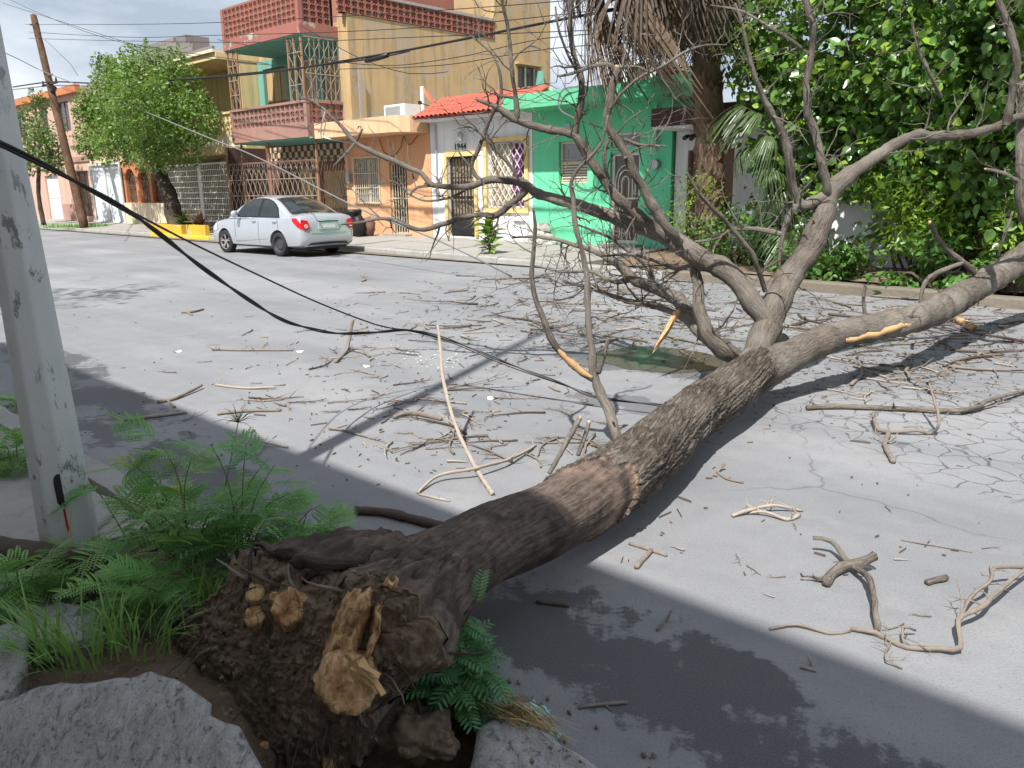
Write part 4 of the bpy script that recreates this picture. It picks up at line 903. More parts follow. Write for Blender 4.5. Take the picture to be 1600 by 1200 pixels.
o = leaf_mesh('verge_grass', P, D, unit(500), .22, .04, M['grass']); o.location = e; tag(o, 'green grass tuft on far pavement at the wooden pole', 'grass', kind='stuff')

# palm with its skirt of dead fronds
pb_ = W(-7.95, 14.4, .2); pa = empty('palm_tree', pb_, 0, 'tall palm with thick skirt of dead brown fronds', 'palm tree')
top = W(-8.6, 14.5, 6.9)
pts = [pb_ + (top - pb_) * (i / 60) for i in range(61)]; rads = [.27 + .035 * ((i * 2) % 3 - 1) * .5 + .03 * (i < 4) for i in range(61)]
mb = MB(); mb.tube(pts, rads, 16, True, .22, 3); mb.build('trunk', M['fallbark'], pa, True, org=pb_)
bm_ = MB()
for i in range(70):                                             # old leaf bases on the trunk
    z = rnd(.6, 4.3); a = rnd(0, 6.283); c = pb_ + (top - pb_) * ((z - .2) / 6.2); d = Vector((math.cos(a), math.sin(a), 0)); s_ = Vector((-d.y, d.x, 0))
    p = c + d * .26; l = rnd(.12, .3); w_ = rnd(.04, .08)
    bm_.add([p - s_ * w_, p + s_ * w_, p + d * rnd(.05, .12) + s_ * w_ * .4 + Vector((0, 0, l)), p + d * .08 - s_ * w_ * .4 + Vector((0, 0, l * .8)), p - d * .05 + Vector((0, 0, l * .5))], [(0, 1, 2, 3), (0, 3, 4), (1, 4, 2)])
tag(bm_.build('leaf_base', M['fallbark'], pa, org=pb_), kind='stuff')
def frond_mesh(name, lp, lb, nb, spread, droop, mat, w=.045, curl=0.0, fill=.35):
    mb = MB(); mb.bar((0, 0, 0), (lp, 0, 0), .03, .015)
    for i in range(nb):
        a = R(spread) * (2 * i / (nb - 1) - 1) + rnd(-.04, .04); L = lb * (1 - .3 * abs(2 * i / (nb - 1) - 1)) * rnd(.85, 1.1); pr = []
        for q in range(6):
            u = q / 5; r = L * u
            z = -droop * L * max(0, u - fill) ** 1.5 * rnd(.8, 1.2); k = 1 - curl * max(0, u - fill)
            ww = w * (.35 + 2.2 * u * (1 - u) + .3 * (1 - u)) * .75
            x, y = lp + r * k * math.cos(a), r * k * math.sin(a); pr.append((x, y, z, ww))
        vs = []; sx, sy = -math.sin(a), math.cos(a)
        for (x, y, z, ww) in pr: vs.extend([(x - sx * ww, y - sy * ww, z), (x, y, z - ww * .45), (x + sx * ww, y + sy * ww, z)])
        fs = []
        for q in range(5): fs.extend([(3*q, 3*q+1, 3*q+4, 3*q+3), (3*q+1, 3*q+2, 3*q+5, 3*q+4)])
        mb.add(vs, fs)
    me = bpy.data.meshes.new(name); me.from_pydata(mb.v, [], mb.f); me.materials.append(mat); return me
dead = [frond_mesh('dead_frond', rnd(.7, 1.1), rnd(.6, 1.2), 24, rnd(35, 85), rnd(.6, 1.9), M[('deadpalm', 'deadpalm2', 'deadpalm2')[i % 3]], .017, rnd(.2, .8), .05) for i in range(12)]
for i in range(80):
    a = rnd(0, 6.283); z = rnd(5.1, 7.0); c = pb_ + (top - pb_) * ((z - .2) / 6.2) - pb_
    tilt = R(rnd(15, 74)) if z < 6 else R(rnd(-10, 45)); s_ = rnd(.75, 1.15)
    inst('dead_frond', random.choice(dead), pa, c + Vector((math.cos(a), math.sin(a), 0)) * .18, (rnd(-.5, .5), tilt, a), (s_, s_, s_))
for i in range(58):                                             # fronds of the skirt that spread towards the road side and the green house
    a = rnd(R(110), R(260)); z = rnd(5.3, 6.9); c = pb_ + (top - pb_) * ((z - .2) / 6.2) - pb_; s_ = rnd(1.2, 1.7)
    inst('dead_frond', random.choice(dead), pa, c + Vector((math.cos(a), math.sin(a), 0)) * rnd(.2, 1.0), (rnd(-.4, .4), R(rnd(2, 50)), a), (s_, s_, s_))
live = [frond_mesh('green_frond', 1.2, 1.0, 20, 80, .6, M['palm'], .035, .1, .4) for _ in range(2)]
for i in range(14): inst('green_frond', random.choice(live), pa, top - pb_ + Vector((0, 0, .2)), (rnd(-.3, .3), R(rnd(-75, -20)), i / 14 * 6.283), (1, 1, 1))
mb = MB()
for i in range(240):                                            # old flower stalks, thin and grey
    a = rnd(0, 6.283); z = rnd(4.6, 6.0); c = pb_ + (top - pb_) * ((z - .2) / 6.2); d = Vector((math.cos(a), math.sin(a), 0)); r = rnd(.3, 1.5); p = c + d * r; pts = [p]
    for q in range(5): p = p + Vector((rnd(-.14, .14), rnd(-.14, .14), rnd(-.3, -.04))); pts.append(p)
    mb.tube(pts, [.008, .007, .006, .005, .004, .003], 3, False)
tag(mb.build('flower_stalk', M['deadpalm2'], pa, org=pb_), kind='stuff')
# low fan palm in the garden
def fanpalm(base, label, n, zr, sc, mat='palm'):
    e = empty('fan_palm', base, 0, label, 'palm tree'); mb = MB(); mb.tube([(0, 0, -.1), (.03, 0, zr[1] * .8)], [.1, .07], 8); mb.build('stem', M['treebark'], e)
    ms = [frond_mesh('green_frond', .8, .95, 18, 72, rnd(1.2, 1.9), M[mat], .035, .35, .18) for _ in range(3)]
    for i in range(n): s_ = sc * rnd(.8, 1.15); inst('green_frond', random.choice(ms), e, (0, 0, rnd(*zr)), (rnd(-.3, .3), R(rnd(-40, 35)), rnd(0, 6.283)), (s_, s_, s_))
fanpalm(W(-6.75, 14.2, .2), 'green fan palm with long drooping leaves beside palm trunk', 16, (1.3, 2.5), .66)
fanpalm(W(-5.95, 13.9, .2), 'short dark green fan palm low behind fallen limb', 16, (.3, .9), .6)

# big glossy leaved tree on the right
fb = atN(1528, 415, 13.4); fb.z = .15; ft = empty('glossy_leaved_tree', fb, 0, 'large tree with glossy dark green leaves on right', 'tree')
f1 = atN(1546, 304, 13.4); f2 = atN(1556, 210, 13.45); f3 = atN(1530, 40, 13.5)
rtube(ft, 'trunk', [fb - Vector((0, 0, .1)), f1, f2, f3], [.27, .19, .15, .08], M['fallbark'], fb, .2, 12, .4)
for pts, rr in (([(1528, 400, 13.4), (1562, 330, 13.3), (1590, 290, 13.2), (1640, 150, 13.2)], (.13, .1, .09, .05)), ([(1556, 215, 13.45), (1440, 130, 13.7), (1330, 60, 14)], (.11, .08, .04)), ([(1550, 250, 13.4), (1400, 230, 13.6), (1300, 190, 13.9)], (.07, .05, .03)), ([(1540, 120, 13.5), (1470, 20, 13.7), (1400, -80, 13.9)], (.09, .06, .03))):
    rtube(ft, 'limb', [atN(*p) for p in pts], rr, M['fallbark'], fb, .25, 8, .3)
CL = [(1150, 15, 14.9, .75), (1215, 40, 14.6, .95), (1290, 30, 14.3, 1.2), (1400, 40, 13.9, 1.3), (1500, 40, 13.6, 1.3), (1590, 40, 13.2, 1.3), (1205, 120, 14.6, .75), (1290, 130, 14.3, 1.0), (1375, 130, 14.1, 1.1), (1470, 140, 13.7, 1.1), (1560, 150, 13.3, 1.1), (1640, 160, 13.1, 1.2),
      (1260, 215, 14.4, .62), (1330, 215, 14.2, .75), (1400, 230, 13.9, .85), (1470, 240, 13.7, .9), (1550, 260, 13.2, .85), (1620, 270, 13.0, .9), (1380, 285, 13.9, .5), (1440, 300, 13.6, .55), (1600, 350, 12.9, .7), (1500, 310, 13.6, .55),
      (1235, 180, 14.5, .75), (1180, 85, 14.8, .6), (1250, 255, 14.3, .55), (1305, 285, 14.1, .5), (1330, 160, 14.3, .8), (1140, 50, 15.0, .5), (1350, 330, 13.8, .42), (1190, 240, 14.6, .4),
      (1200, -110, 14.6, 1.1), (1330, -130, 14.2, 1.4), (1470, -130, 13.8, 1.4), (1610, -120, 13.3, 1.4), (1720, 0, 12.9, 1.4), (1720, 200, 12.8, 1.3)]
OVH = [(W(-5.5, 9.6, 6.3), .85), (W(-3.6, 9.3, 6.5), .9), (W(-1.8, 9.4, 6.3), .9), (W(.2, 9.2, 6.4), .95), (W(1.6, 9.4, 6.4), .8)]
for (c_, r_) in OVH: rtube(ft, 'limb', [f3, f3.lerp(c_, .5) + Vector((0, 0, .5)), c_], (.08, .05, .02), M['fallbark'], fb, .3, 6, .2)
crown('crown', M['lf_ficus'], ft, fb, [(atN(a, b, c), r) for a, b, c, r in CL] + OVH, 820, .150, .8, .55, True, .75, 1.0, .25)
crown('young_leaves', M['lf_bright'], ft, fb, [(atN(a, b, c - .12), r * 1.02) for a, b, c, r in CL[:30]], 150, .15, .75, .5, True, .5, 1.0, .0)
mb = MB()                                                       # bare shoots poking through the leaves
for i in range(70):
    a, b, c, r = random.choice(CL[:20]); p = atN(a + rnd(-60, 60), b + rnd(-50, 50), c - r * .6); pts = [p]; d = Vector((rnd(-1, 1), rnd(-.5, .5), rnd(-.4, 1))).normalized()
    for q in range(5): p = p + d * rnd(.1, .22) + Vector((rnd(-.05, .05), rnd(-.05, .05), rnd(-.05, .05))); pts.append(p)
    mb.tube(pts, [.011, .01, .009, .007, .006, .004], 4, False)
tag(mb.build('shoot', M['twig'], ft, org=fb), kind='stuff')
def shrub(name, label, mat, cl, per, L, asp, heart=False, n=5, droop=.2, shell=.8, gap=.15, cat='shrub'):
    c0 = sum((c for c, r in cl), Vector()) / len(cl); b = Vector((c0.x, c0.y, .15)); e = empty(name, b, 0, label, cat)
    for i in range(n):
        c, r = cl[i % len(cl)]; rtube(e, 'stem', [b + Vector((rnd(-.15, .15), rnd(-.15, .15), -.02)), b.lerp(c, .5) + Vector((rnd(-.1, .1), rnd(-.1, .1), .1)), c], [.03, .02, .01], M['twig_dark'], b, .2, 5)
    crown('crown', mat, e, b, cl, per * 3.2, L, asp, droop, heart, shell, 1.0, gap); return e
A = lambda *q: [(atN(a, b, c), r) for a, b, c, r in q]
shrub('feathery_shrub', 'yellow green feathery shrub under the glossy tree', M['lf_bright'], A((1440, 300, 13.2, .5), (1400, 320, 13.4, .42), (1460, 360, 13.0, .5), (1410, 370, 13.2, .4), (1375, 300, 13.5, .32), (1490, 330, 13.1, .42)), 900, .13, .32, False, 6, .4)
shrub('hedge_shrub', 'dense green shrub along kerb right of leaning pier', M['lf_dark'], A((1400, 425, 12.55, .42), (1450, 430, 12.45, .42), (1500, 425, 12.4, .42), (1350, 428, 12.7, .36), (1470, 385, 12.8, .45), (1540, 405, 12.6, .4)), 900, .11, .55, True, 6)
shrub('low_bush', 'low leafy bush at kerb under the forked limb', M['lf_dark'], A((1300, 420, 12.75, .38), (1330, 405, 12.8, .35), (1265, 415, 12.9, .34), (1360, 355, 13.4, .3), (1235, 408, 13.0, .3)), 900, .11, .6, True, 5)
shrub('garden_bush', 'dark green bush at foot of the palm trunk', M['lf_dark'], A((1120, 385, 13.9, .45), (1160, 395, 13.8, .42), (1100, 350, 14.0, .35), (1190, 385, 13.7, .4), (1140, 340, 14.1, .3)), 800, .09, .5, False, 5)
shrub('tall_garden_shrub', 'tall dark green shrub behind the forked limb by white wall', M['lf_ficus'], A((1200, 300, 14.4, .38), (1250, 320, 14.1, .42), (1300, 335, 13.9, .36), (1180, 350, 14.1, .32), (1230, 270, 14.5, .36), (1270, 365, 13.7, .34)), 420, .13, .6, True, 6)
shrub('wispy_acacia', 'wispy light green acacia shrub left of palm trunk', M['lf_bright'], A((1085, 285, 14.1, .42), (1075, 320, 14.0, .45), (1110, 300, 14.0, .4), (1060, 350, 14.0, .38), (1095, 340, 13.9, .35)), 520, .085, .22, False, 7, .4, .95, .05)
shrub('dappled_bush', 'small bush with pale spotted leaves in the garden', M['lf_weed2'], A((1190, 372, 13.6, .3), (1165, 365, 13.7, .22)), 700, .07, .6, False, 3)
shrub('corner_shrub', 'bright leafy shrub at right edge below the tree', M['lf_bright'], A((1590, 380, 12.6, .5), (1560, 350, 12.8, .42), (1640, 370, 12.5, .5)), 700, .12, .4, False, 4, .3)
# broad leaved plant at the kerb by the white house
pb2 = atN(765, 404, 13.15); pb2.z = .15; e = empty('broad_leaved_plant', pb2, 0, 'bright green broad leaved plant at kerb before white house', 'plant')
lms = [lone_leaf(.42, .085, M['lf_bright']), lone_leaf(.36, .075, M['lf_dark'])]
for q in range(48): s_ = rnd(.6, 1.05); inst('leaf', lms[q % 3 == 0], e, (rnd(-.1, .1), rnd(-.1, .1), .05 + .72 * random.random()), (rnd(-.5, .5), -R(rnd(-10, 60)), q * 2.4), (s_, s_, s_))
for i in range(4): mb = MB(); mb.tube([(rnd(-.05, .05), rnd(-.05, .05), -.05), (rnd(-.1, .1), rnd(-.1, .1), .8)], [.015, .008], 5); mb.build('stem', M['stem'], e)
# raised bed edge under the right hand trees
gb = tag(empty('garden_bed', W(-4, 13.2, .15)), kind='structure'); gb.rotation_euler.z = -A43; e_org[gb.name] = (-4, 13.2, .15)
mb = MB(); mb.poly([(-9.5, 12.75, .165), (8, 12.2, .165), (8, 15.9, .3), (-9.5, 15.9, .3)]); part(gb, 'soil', M['soil'], mb)
# ------------------------------------------------------------------ the fallen tree
FB = gz(600, 960, .1); FT = empty('fallen_tree', FB, 0, 'uprooted bare tree lying across the road with twisted trunk', 'tree')
tp = [(575, 968, .25), (615, 938, .26), (665, 902, .27), (752, 853, .25), (845, 818, .235), (920, 778, .23), (985, 735, .23), (1064, 663, .235), (1135, 615, .25), (1190, 574, .29)]
tr_ = [.130, .166, .162, .155, .152, .153, .152, .150, .148, .142]
path, rad = smoothpath([gz(*p) for p in tp], tr_, .0105)
SEG = 176; vs = []; fs = []; uvs = []; cs = []; Lc = 0; total = sum((path[i+1] - path[i]).length for i in range(len(path) - 1))
x = Vector((0, 0, 1)); 
def axisL(px, py, z): 
    p = gz(px, py, z); best = min(range(len(path)), key=lambda i: (path[i] - p).length); return sum((path[i+1] - path[i]).length for i in range(best))
LB = axisL(905, 785, .235); LK = axisL(1075, 655, .235)
for i, c in enumerate(path):
    d = (path[min(i+1, len(path)-1)] - path[max(i-1, 0)]).normalized(); x = (x - d * x.dot(d)).normalized(); y = d.cross(x)
    if i: Lc += (path[i] - path[i-1]).length
    for j in range(SEG + 1):
        a = 2 * math.pi * (j % SEG) / SEG + math.pi; q = x * math.cos(a) + y * math.sin(a); r = rad[i]
        tw = a * r + 0.0; ca, sa = math.cos(a + Lc * .55), math.sin(a + Lc * .55)
        big = noise.noise(Vector((ca * 1.3, sa * 1.3, Lc * 1.1))) * .022 + noise.noise(Vector((ca * 2.6, sa * 2.6, Lc * 2.6 + 9))) * .011
        # bare where the bark has peeled, from the roots to about the middle; ragged edge
        edge = LB + .30 * math.cos(a - math.pi + 2.1) + .10 * noise.noise(Vector((ca * 2, sa * 2, 4))) + .05 * noise.noise(Vector((ca * 7, sa * 7, 1)))
        bare = 1.0 if Lc < edge else 0.0
        edge2 = LK + .05 * noise.noise(Vector((ca * 2.5, sa * 2.5, 14))) + .10 * math.cos(a * 1.0 + .6)
        f1 = noise.noise(Vector((ca * 15, sa * 15, Lc * 3.6 + .7 * noise.noise(Vector((ca * 2, sa * 2, Lc * 4)))))); f2 = noise.noise(Vector((ca * 36, sa * 36, Lc * 12)))
        ridge = (1 - min(1, abs(f1) * 2.6)); r += big
        if bare: r += .003 * f2 + .005 * f1 + (.03 * math.cos(3 * a + 1.2) * max(0, 1 - Lc / .45))
        else:
            r += .014 - .013 * ridge + .005 * f2
            g = abs(Lc - edge2)
            if g < .012: r -= .016 * (1 - g / .012)
            elif Lc > edge2: r += .008 * math.exp(-(Lc - edge2) * 9)
            r += .012 * math.exp(-(Lc - edge) * 14)
        vs.append(c + q * r); uvs.append((a * .17 + Lc * .09, Lc)); cs.append(bare + (max(0, 1 - (edge - Lc) / .30) if bare else 0))
k = SEG + 1
for i in range(len(path) - 1):
    for j in range(SEG): fs.append((i*k+j, i*k+j+1, (i+1)*k+j+1, (i+1)*k+j))
fs.append(tuple((len(path)-1)*k + j for j in range(SEG))); fs.append(tuple(range(SEG))[::-1])
mb = MB(); mb.add(vs, fs, uvs, cs); TRUNK = mb.build('trunk', M['trunk'], FT, True, org=FB)
# root ball: underside of the plate faces the street corner
Pc = gz(478, 1040, .17); ax = (gz(665, 902, .27) - gz(900, 790, .24)).normalized(); pn = (ax + Vector((0, 0, .18))).normalized(); toC = (CAMPOS - Pc).normalized()
def onplate(px, py): d = ray(px, py); return CAMPOS + d * ((Pc - CAMPOS).dot(pn) / d.dot(pn))
OUT = [(398, 852), (440, 868), (500, 893), (560, 893), (620, 905), (668, 940), (692, 985), (688, 1040), (650, 1062), (612, 1085), (590, 1130), (565, 1180), (520, 1225), (460, 1230), (400, 1205), (350, 1140), (322, 1085), (268, 1062), (238, 1028), (262, 985), (312, 940), (352, 905), (375, 880)]
ol = [onplate(*p) for p in OUT]; ol2 = ol + [ol[0]]; dens = []
lens = [(ol2[i+1] - ol2[i]).length for i in range(len(ol))]; tot = sum(lens); NS = 220
for i in range(NS):
    s_ = tot * i / NS; q = 0
    while s_ > lens[q]: s_ -= lens[q]; q += 1
    p = ol2[q].lerp(ol2[q+1], s_ / lens[q]); dens.append(p + (p - Pc) * (.10 * noise.noise(p * 8) + .07 * noise.noise(p * 21) + .04 * noise.noise(p * 50)))
def plate_pt(o, rho):
    p = Pc.lerp(o, rho); b = .17 * max(0, 1 - rho ** 2.2) ** .8
    return p + toC * b
def lump(p, k=1.0):
    return k * (.04 * noise.noise(p * 6) + .026 * noise.noise(p * 14 + Vector((3, 1, 2))) + .026 * noise.noise(p * 33) + .017 * noise.noise(p * 75))
vs = []; fs = []; NR = 70
for i in range(NR + 1):
    rho = (i / NR) ** .8
    for j in range(NS):
        p = plate_pt(dens[j], rho); p = p + toC * lump(p, 1.0 if rho < .97 else .5)
        vs.append(p)
for i in range(NR):
    for j in range(NS): fs.append((i*NS+j, i*NS+(j+1) % NS, (i+1)*NS+(j+1) % NS, (i+1)*NS+j))
mb = MB(); mb.add(vs, fs); BALL = mb.build('root_ball', M['soil'], FT, True, org=FB)
# the back of the ball closes on the trunk
c1 = path[10]; d1 = (path[14] - path[6]).normalized(); x1 = (Vector((0, 0, 1)) - d1 * d1.z).normalized(); y1 = d1.cross(x1); b0 = 0; vs = []; fs = []; uvs = []
cen = sum(dens, Vector()) / NS
NB = 18
angs = [math.atan2((o - cen).dot(y1), (o - cen).dot(x1)) for o in dens]
for i in range(NB + 1):
    u = i / NB
    for j in range(NS):
        tgt = path[8] + (x1 * math.cos(angs[j]) + y1 * math.sin(angs[j])) * .155 + d1 * .18
        p = dens[j].lerp(tgt, u ** .75) + d1 * (.10 * math.sin(u * math.pi)); p = p + (p - c1).normalized() * lump(p, .8); vs.append(p); uvs.append((j * .009 + u * .1, u * .45))
for i in range(NB):
    for j in range(NS):
        a = b0 + i * NS; fs.append((a + j, a + (j+1) % NS, a + NS + (j+1) % NS, a + NS + j))
mb = MB(); mb.add(vs, fs, uvs, [1.0] * len(vs)); mb.build('root_flare', M['trunk'], FT, True, org=FB)
def surf(px, py, out=0.0):
    p = onplate(px, py); d = p - Pc
    best = max(range(NS), key=lambda j: (dens[j] - Pc).normalized().dot(d.normalized()) if d.length > 1e-6 else 0)
    rho = min(1, d.length / max(1e-6, (dens[best] - Pc).length)); b = .17 * max(0, 1 - rho ** 2.2) ** .8
    dr = ray(px, py).normalized(); q = p - dr * (b / max(.3, -dr.dot(toC))) ; return q + toC * (out + lump(q))
# flare: bare wood that spreads from the trunk over the ball
for P3, R3 in (([gz(640, 842, .33), onplate(530, 884), onplate(450, 866), onplate(396, 848)], [.022, .024, .02, .006]),):
    pp, rr = smoothpath(P3, R3, .02)
    pp = [p + Vector((noise.noise(p * 9), noise.noise(p * 9 + Vector((4, 0, 0))), noise.noise(p * 9 + Vector((0, 4, 0))))) * .02 for p in pp]
    mb = MB(); mb.tube(pp, rr, 26, True, .6, rnd(0, 9)); mb.build('root', M['treebark'], FT, True, org=FB)
def cut_end(px, py, rpx, face, length, mat='wood', jag=.35, hollow=.5, sx=1.0, name='cut_root'):
    c = surf(px, py, 0); r = pxm(rpx, c); f = Vector(face).normalized(); x_ = f.orthogonal().normalized(); y_ = f.cross(x_); n = 40; vs = []; fs = []
    sd_ = rnd(0, 90)
    for (u, rr, fx) in ((-.6, 1.05, 0), (.3, 1.05, 0), (.75, 1.03, 0), (1.0, .97, 1), (.93, .72, .6), (1 - hollow * .55, .42, .25), (1 - hollow * .75, .16, .1)):
        for j in range(n):
            a = j / n * 6.283; w = 1 + .16 * noise.noise(Vector((math.cos(a) * 1.6, math.sin(a) * 1.6, sd_)))
            jz = jag * fx * noise.noise(Vector((math.cos(a) * 3, math.sin(a) * 3, sd_ + 7 + u)))
            q_ = c + f * (length * u + r * jz) + (x_ * math.cos(a) * sx + y_ * math.sin(a)) * r * rr * w; vs.append(q_ + Vector((noise.noise(q_ * 45), noise.noise(q_ * 45 + Vector((7, 0, 0))), noise.noise(q_ * 45 + Vector((0, 7, 0))))) * r * .22)
    for i in range(6):
        for j in range(n): fs.append((i*n+j, i*n+(j+1) % n, (i+1)*n+(j+1) % n, (i+1)*n+j))
    fs.append(tuple(6*n + j for j in range(n))); mb = MB(); mb.add(vs, fs)
    o = mb.build(name, M[mat], BALL, True, org=FB); return o
tc_ = toC
cut_end(455, 955, 27, tc_ + Vector((-.1, 0, .35)), .055, hollow=.9)
cut_end(404, 968, 15, tc_ + Vector((-.2, 0, .2)), .045, hollow=.2); cut_end(404, 932, 14, tc_ + Vector((-.2, 0, .3)), .04, hollow=.1, jag=.6); cut_end(430, 937, 8, tc_ + Vector((0, 0, .5)), .03, jag=.6)
cut_end(540, 1062, 42, tc_ + Vector((.1, 0, -.1)), .10, hollow=.25); cut_end(415, 1172, 16, tc_ + Vector((0, 0, -.2)), .04, hollow=.2); cut_end(515, 1192, 10, tc_ + Vector((0, 0, -.4)), .05, hollow=.2); cut_end(610, 912, 9, tc_ + Vector((.2, 0, .5)), .03)
for q in range(75):
    j_ = random.randrange(NS); rho = rnd(.55, 1.0); p = plate_pt(dens[j_], rho); p = p + toC * (lump(p) + .002); o_ = (dens[j_] - Pc).normalized(); L_ = rnd(.05, .17); pts = [p - o_ * .03]; dd = (o_ * rnd(.3, 1) + toC * rnd(.05, .6) + Vector((rnd(-.5, .5), rnd(-.5, .5), rnd(-.6, .2)))).normalized()
    for w_ in range(6): dd = (dd + Vector((rnd(-.35, .35), rnd(-.35, .35), rnd(-.4, .2)))).normalized(); pts.append(pts[-1] + dd * L_ / 5)
    r_ = rnd(.002, .008); mb = MB(); mb.tube(pts, [r_ * k_ for k_ in (1, 1, .9, .8, .65, .5, .2)], 6, True, .4, q); mb.build('rootlet', M[random.choice(('twig_dark', 'treebark', 'twig'))], BALL, True, org=FB)
def slab_wood(pts, width_px, out, thick, mat, name='torn_wood', parent=None):
    vs = []; fs = []; n = 26; m_ = 10
    for i in range(n + 1):
        u = i / n * (len(pts) - 1); k = min(int(u), len(pts) - 2); t = u - k
        px = pts[k][0] * (1-t) + pts[k+1][0] * t; py = pts[k][1] * (1-t) + pts[k+1][1] * t; w = width_px[k] * (1-t) + width_px[k+1] * t
        for j in range(m_ + 1):
            v = j / m_ * 2 - 1; jag = (6 * noise.noise(Vector((v * 2.5, 3, py * .01))) + 5 * noise.noise(Vector((v * 7, 3, 0)))) if i in (0, n) else 0
            q = surf(px + v * w + 3 * noise.noise(Vector((i * .4, v, 0))), py + jag * 2, 0)
            vs.append(q + toC * (out + thick * (1 - v * v) + .018 * noise.noise(Vector((v * 3, i * .09, 7))) + .006 * noise.noise(Vector((v * 9, i * .2, 3))) - (.05 if abs(v) > .98 else 0)))
    for i in range(n):
        for j in range(m_): a = i * (m_ + 1) + j; fs.append((a, a + 1, a + m_ + 2, a + m_ + 1))
    mb = MB(); mb.add(vs, fs); return mb.build(name, M[mat], BALL, True, org=FB)
slab_wood([(562, 922), (552, 960), (535, 1010), (520, 1052)], [20, 30, 30, 26], .02, .045, 'wood')
slab_wood([(590, 945), (586, 990), (572, 1030)], [5, 7, 4], .05, .02, 'trunk' if False else 'wood')
for i in range(9):                                              # pale splinters
    a = surf(552 + rnd(-8, 12), 1035 + rnd(-8, 8), .10); b = surf(585 + rnd(-10, 6), 1070 + rnd(-16, 16), .10 + rnd(-.02, .05)); mb = MB(); mb.bar(a, b, rnd(.008, .018), .004); mb.build('splinter', M['wood_pale'], BALL, org=FB)
for pts, rp in (([(322, 985), (330, 1010), (322, 1040), (321, 1062)], 3), ([(365, 1085), (372, 1120), (370, 1150)], 5), ([(395, 1170), (415, 1190), (440, 1215)], 8), ([(262, 985), (260, 1015)], 4), ([(470, 1110), (500, 1120), (530, 1112)], 2), ([(560, 1100), (556, 1140), (548, 1180)], 6), ([(350, 930), (340, 960), (348, 985)], 3), ([(430, 1010), (470, 1000), (505, 1010)], 3)):
    P_ = [surf(*p, .012) for p in pts]; a, b = smoothpath(P_, [pxm(rp, P_[0]) / 1.0 * .5] * len(P_), .02); mb = MB(); mb.tube(a, b, 6, True, .4, rnd(0, 9)); mb.build('rootlet', M['twig_dark'], BALL, True, org=FB)
mb = MB()
for i in range(150):                                            # hair roots and crumbs
    j = random.randrange(NS); rho = rnd(.1, 1.02); p = plate_pt(dens[j], min(1, rho)); p = p + toC * (lump(p) + .005); pts = [p]
    for q in range(4): p = p + Vector((rnd(-.02, .02), rnd(-.02, .02), rnd(-.035, .012))) + toC * rnd(-.004, .012); pts.append(p)
    mb.tube(pts, [.0022, .002, .0016, .001, .0008], 3, False)
tag(mb.build('hair_root', M['twig_dark'], BALL, org=FB), kind='stuff')
mb = MB()
for i in range(170):
    j = random.randrange(NS); rho = rnd(.05, 1.0); p = plate_pt(dens[j], rho); p = p + toC * (lump(p) + .006); s_ = rnd(.004, .016); m0 = Matrix.Rotation(rnd(0, 6), 3, Vector((rnd(-1, 1), rnd(-1, 1), rnd(-1, 1))).normalized())
    v = [p + m0 @ Vector(q) * s_ for q in ((1, 0, 0), (-1, 0, 0), (0, 1, 0), (0, -1, 0), (0, 0, 1), (0, 0, -1))]; mb.add(v, [(0, 2, 4), (2, 1, 4), (1, 3, 4), (3, 0, 4), (2, 0, 5), (1, 2, 5), (3, 1, 5), (0, 3, 5)])
tag(mb.build('clod', M['soil'], BALL, org=FB), kind='stuff')

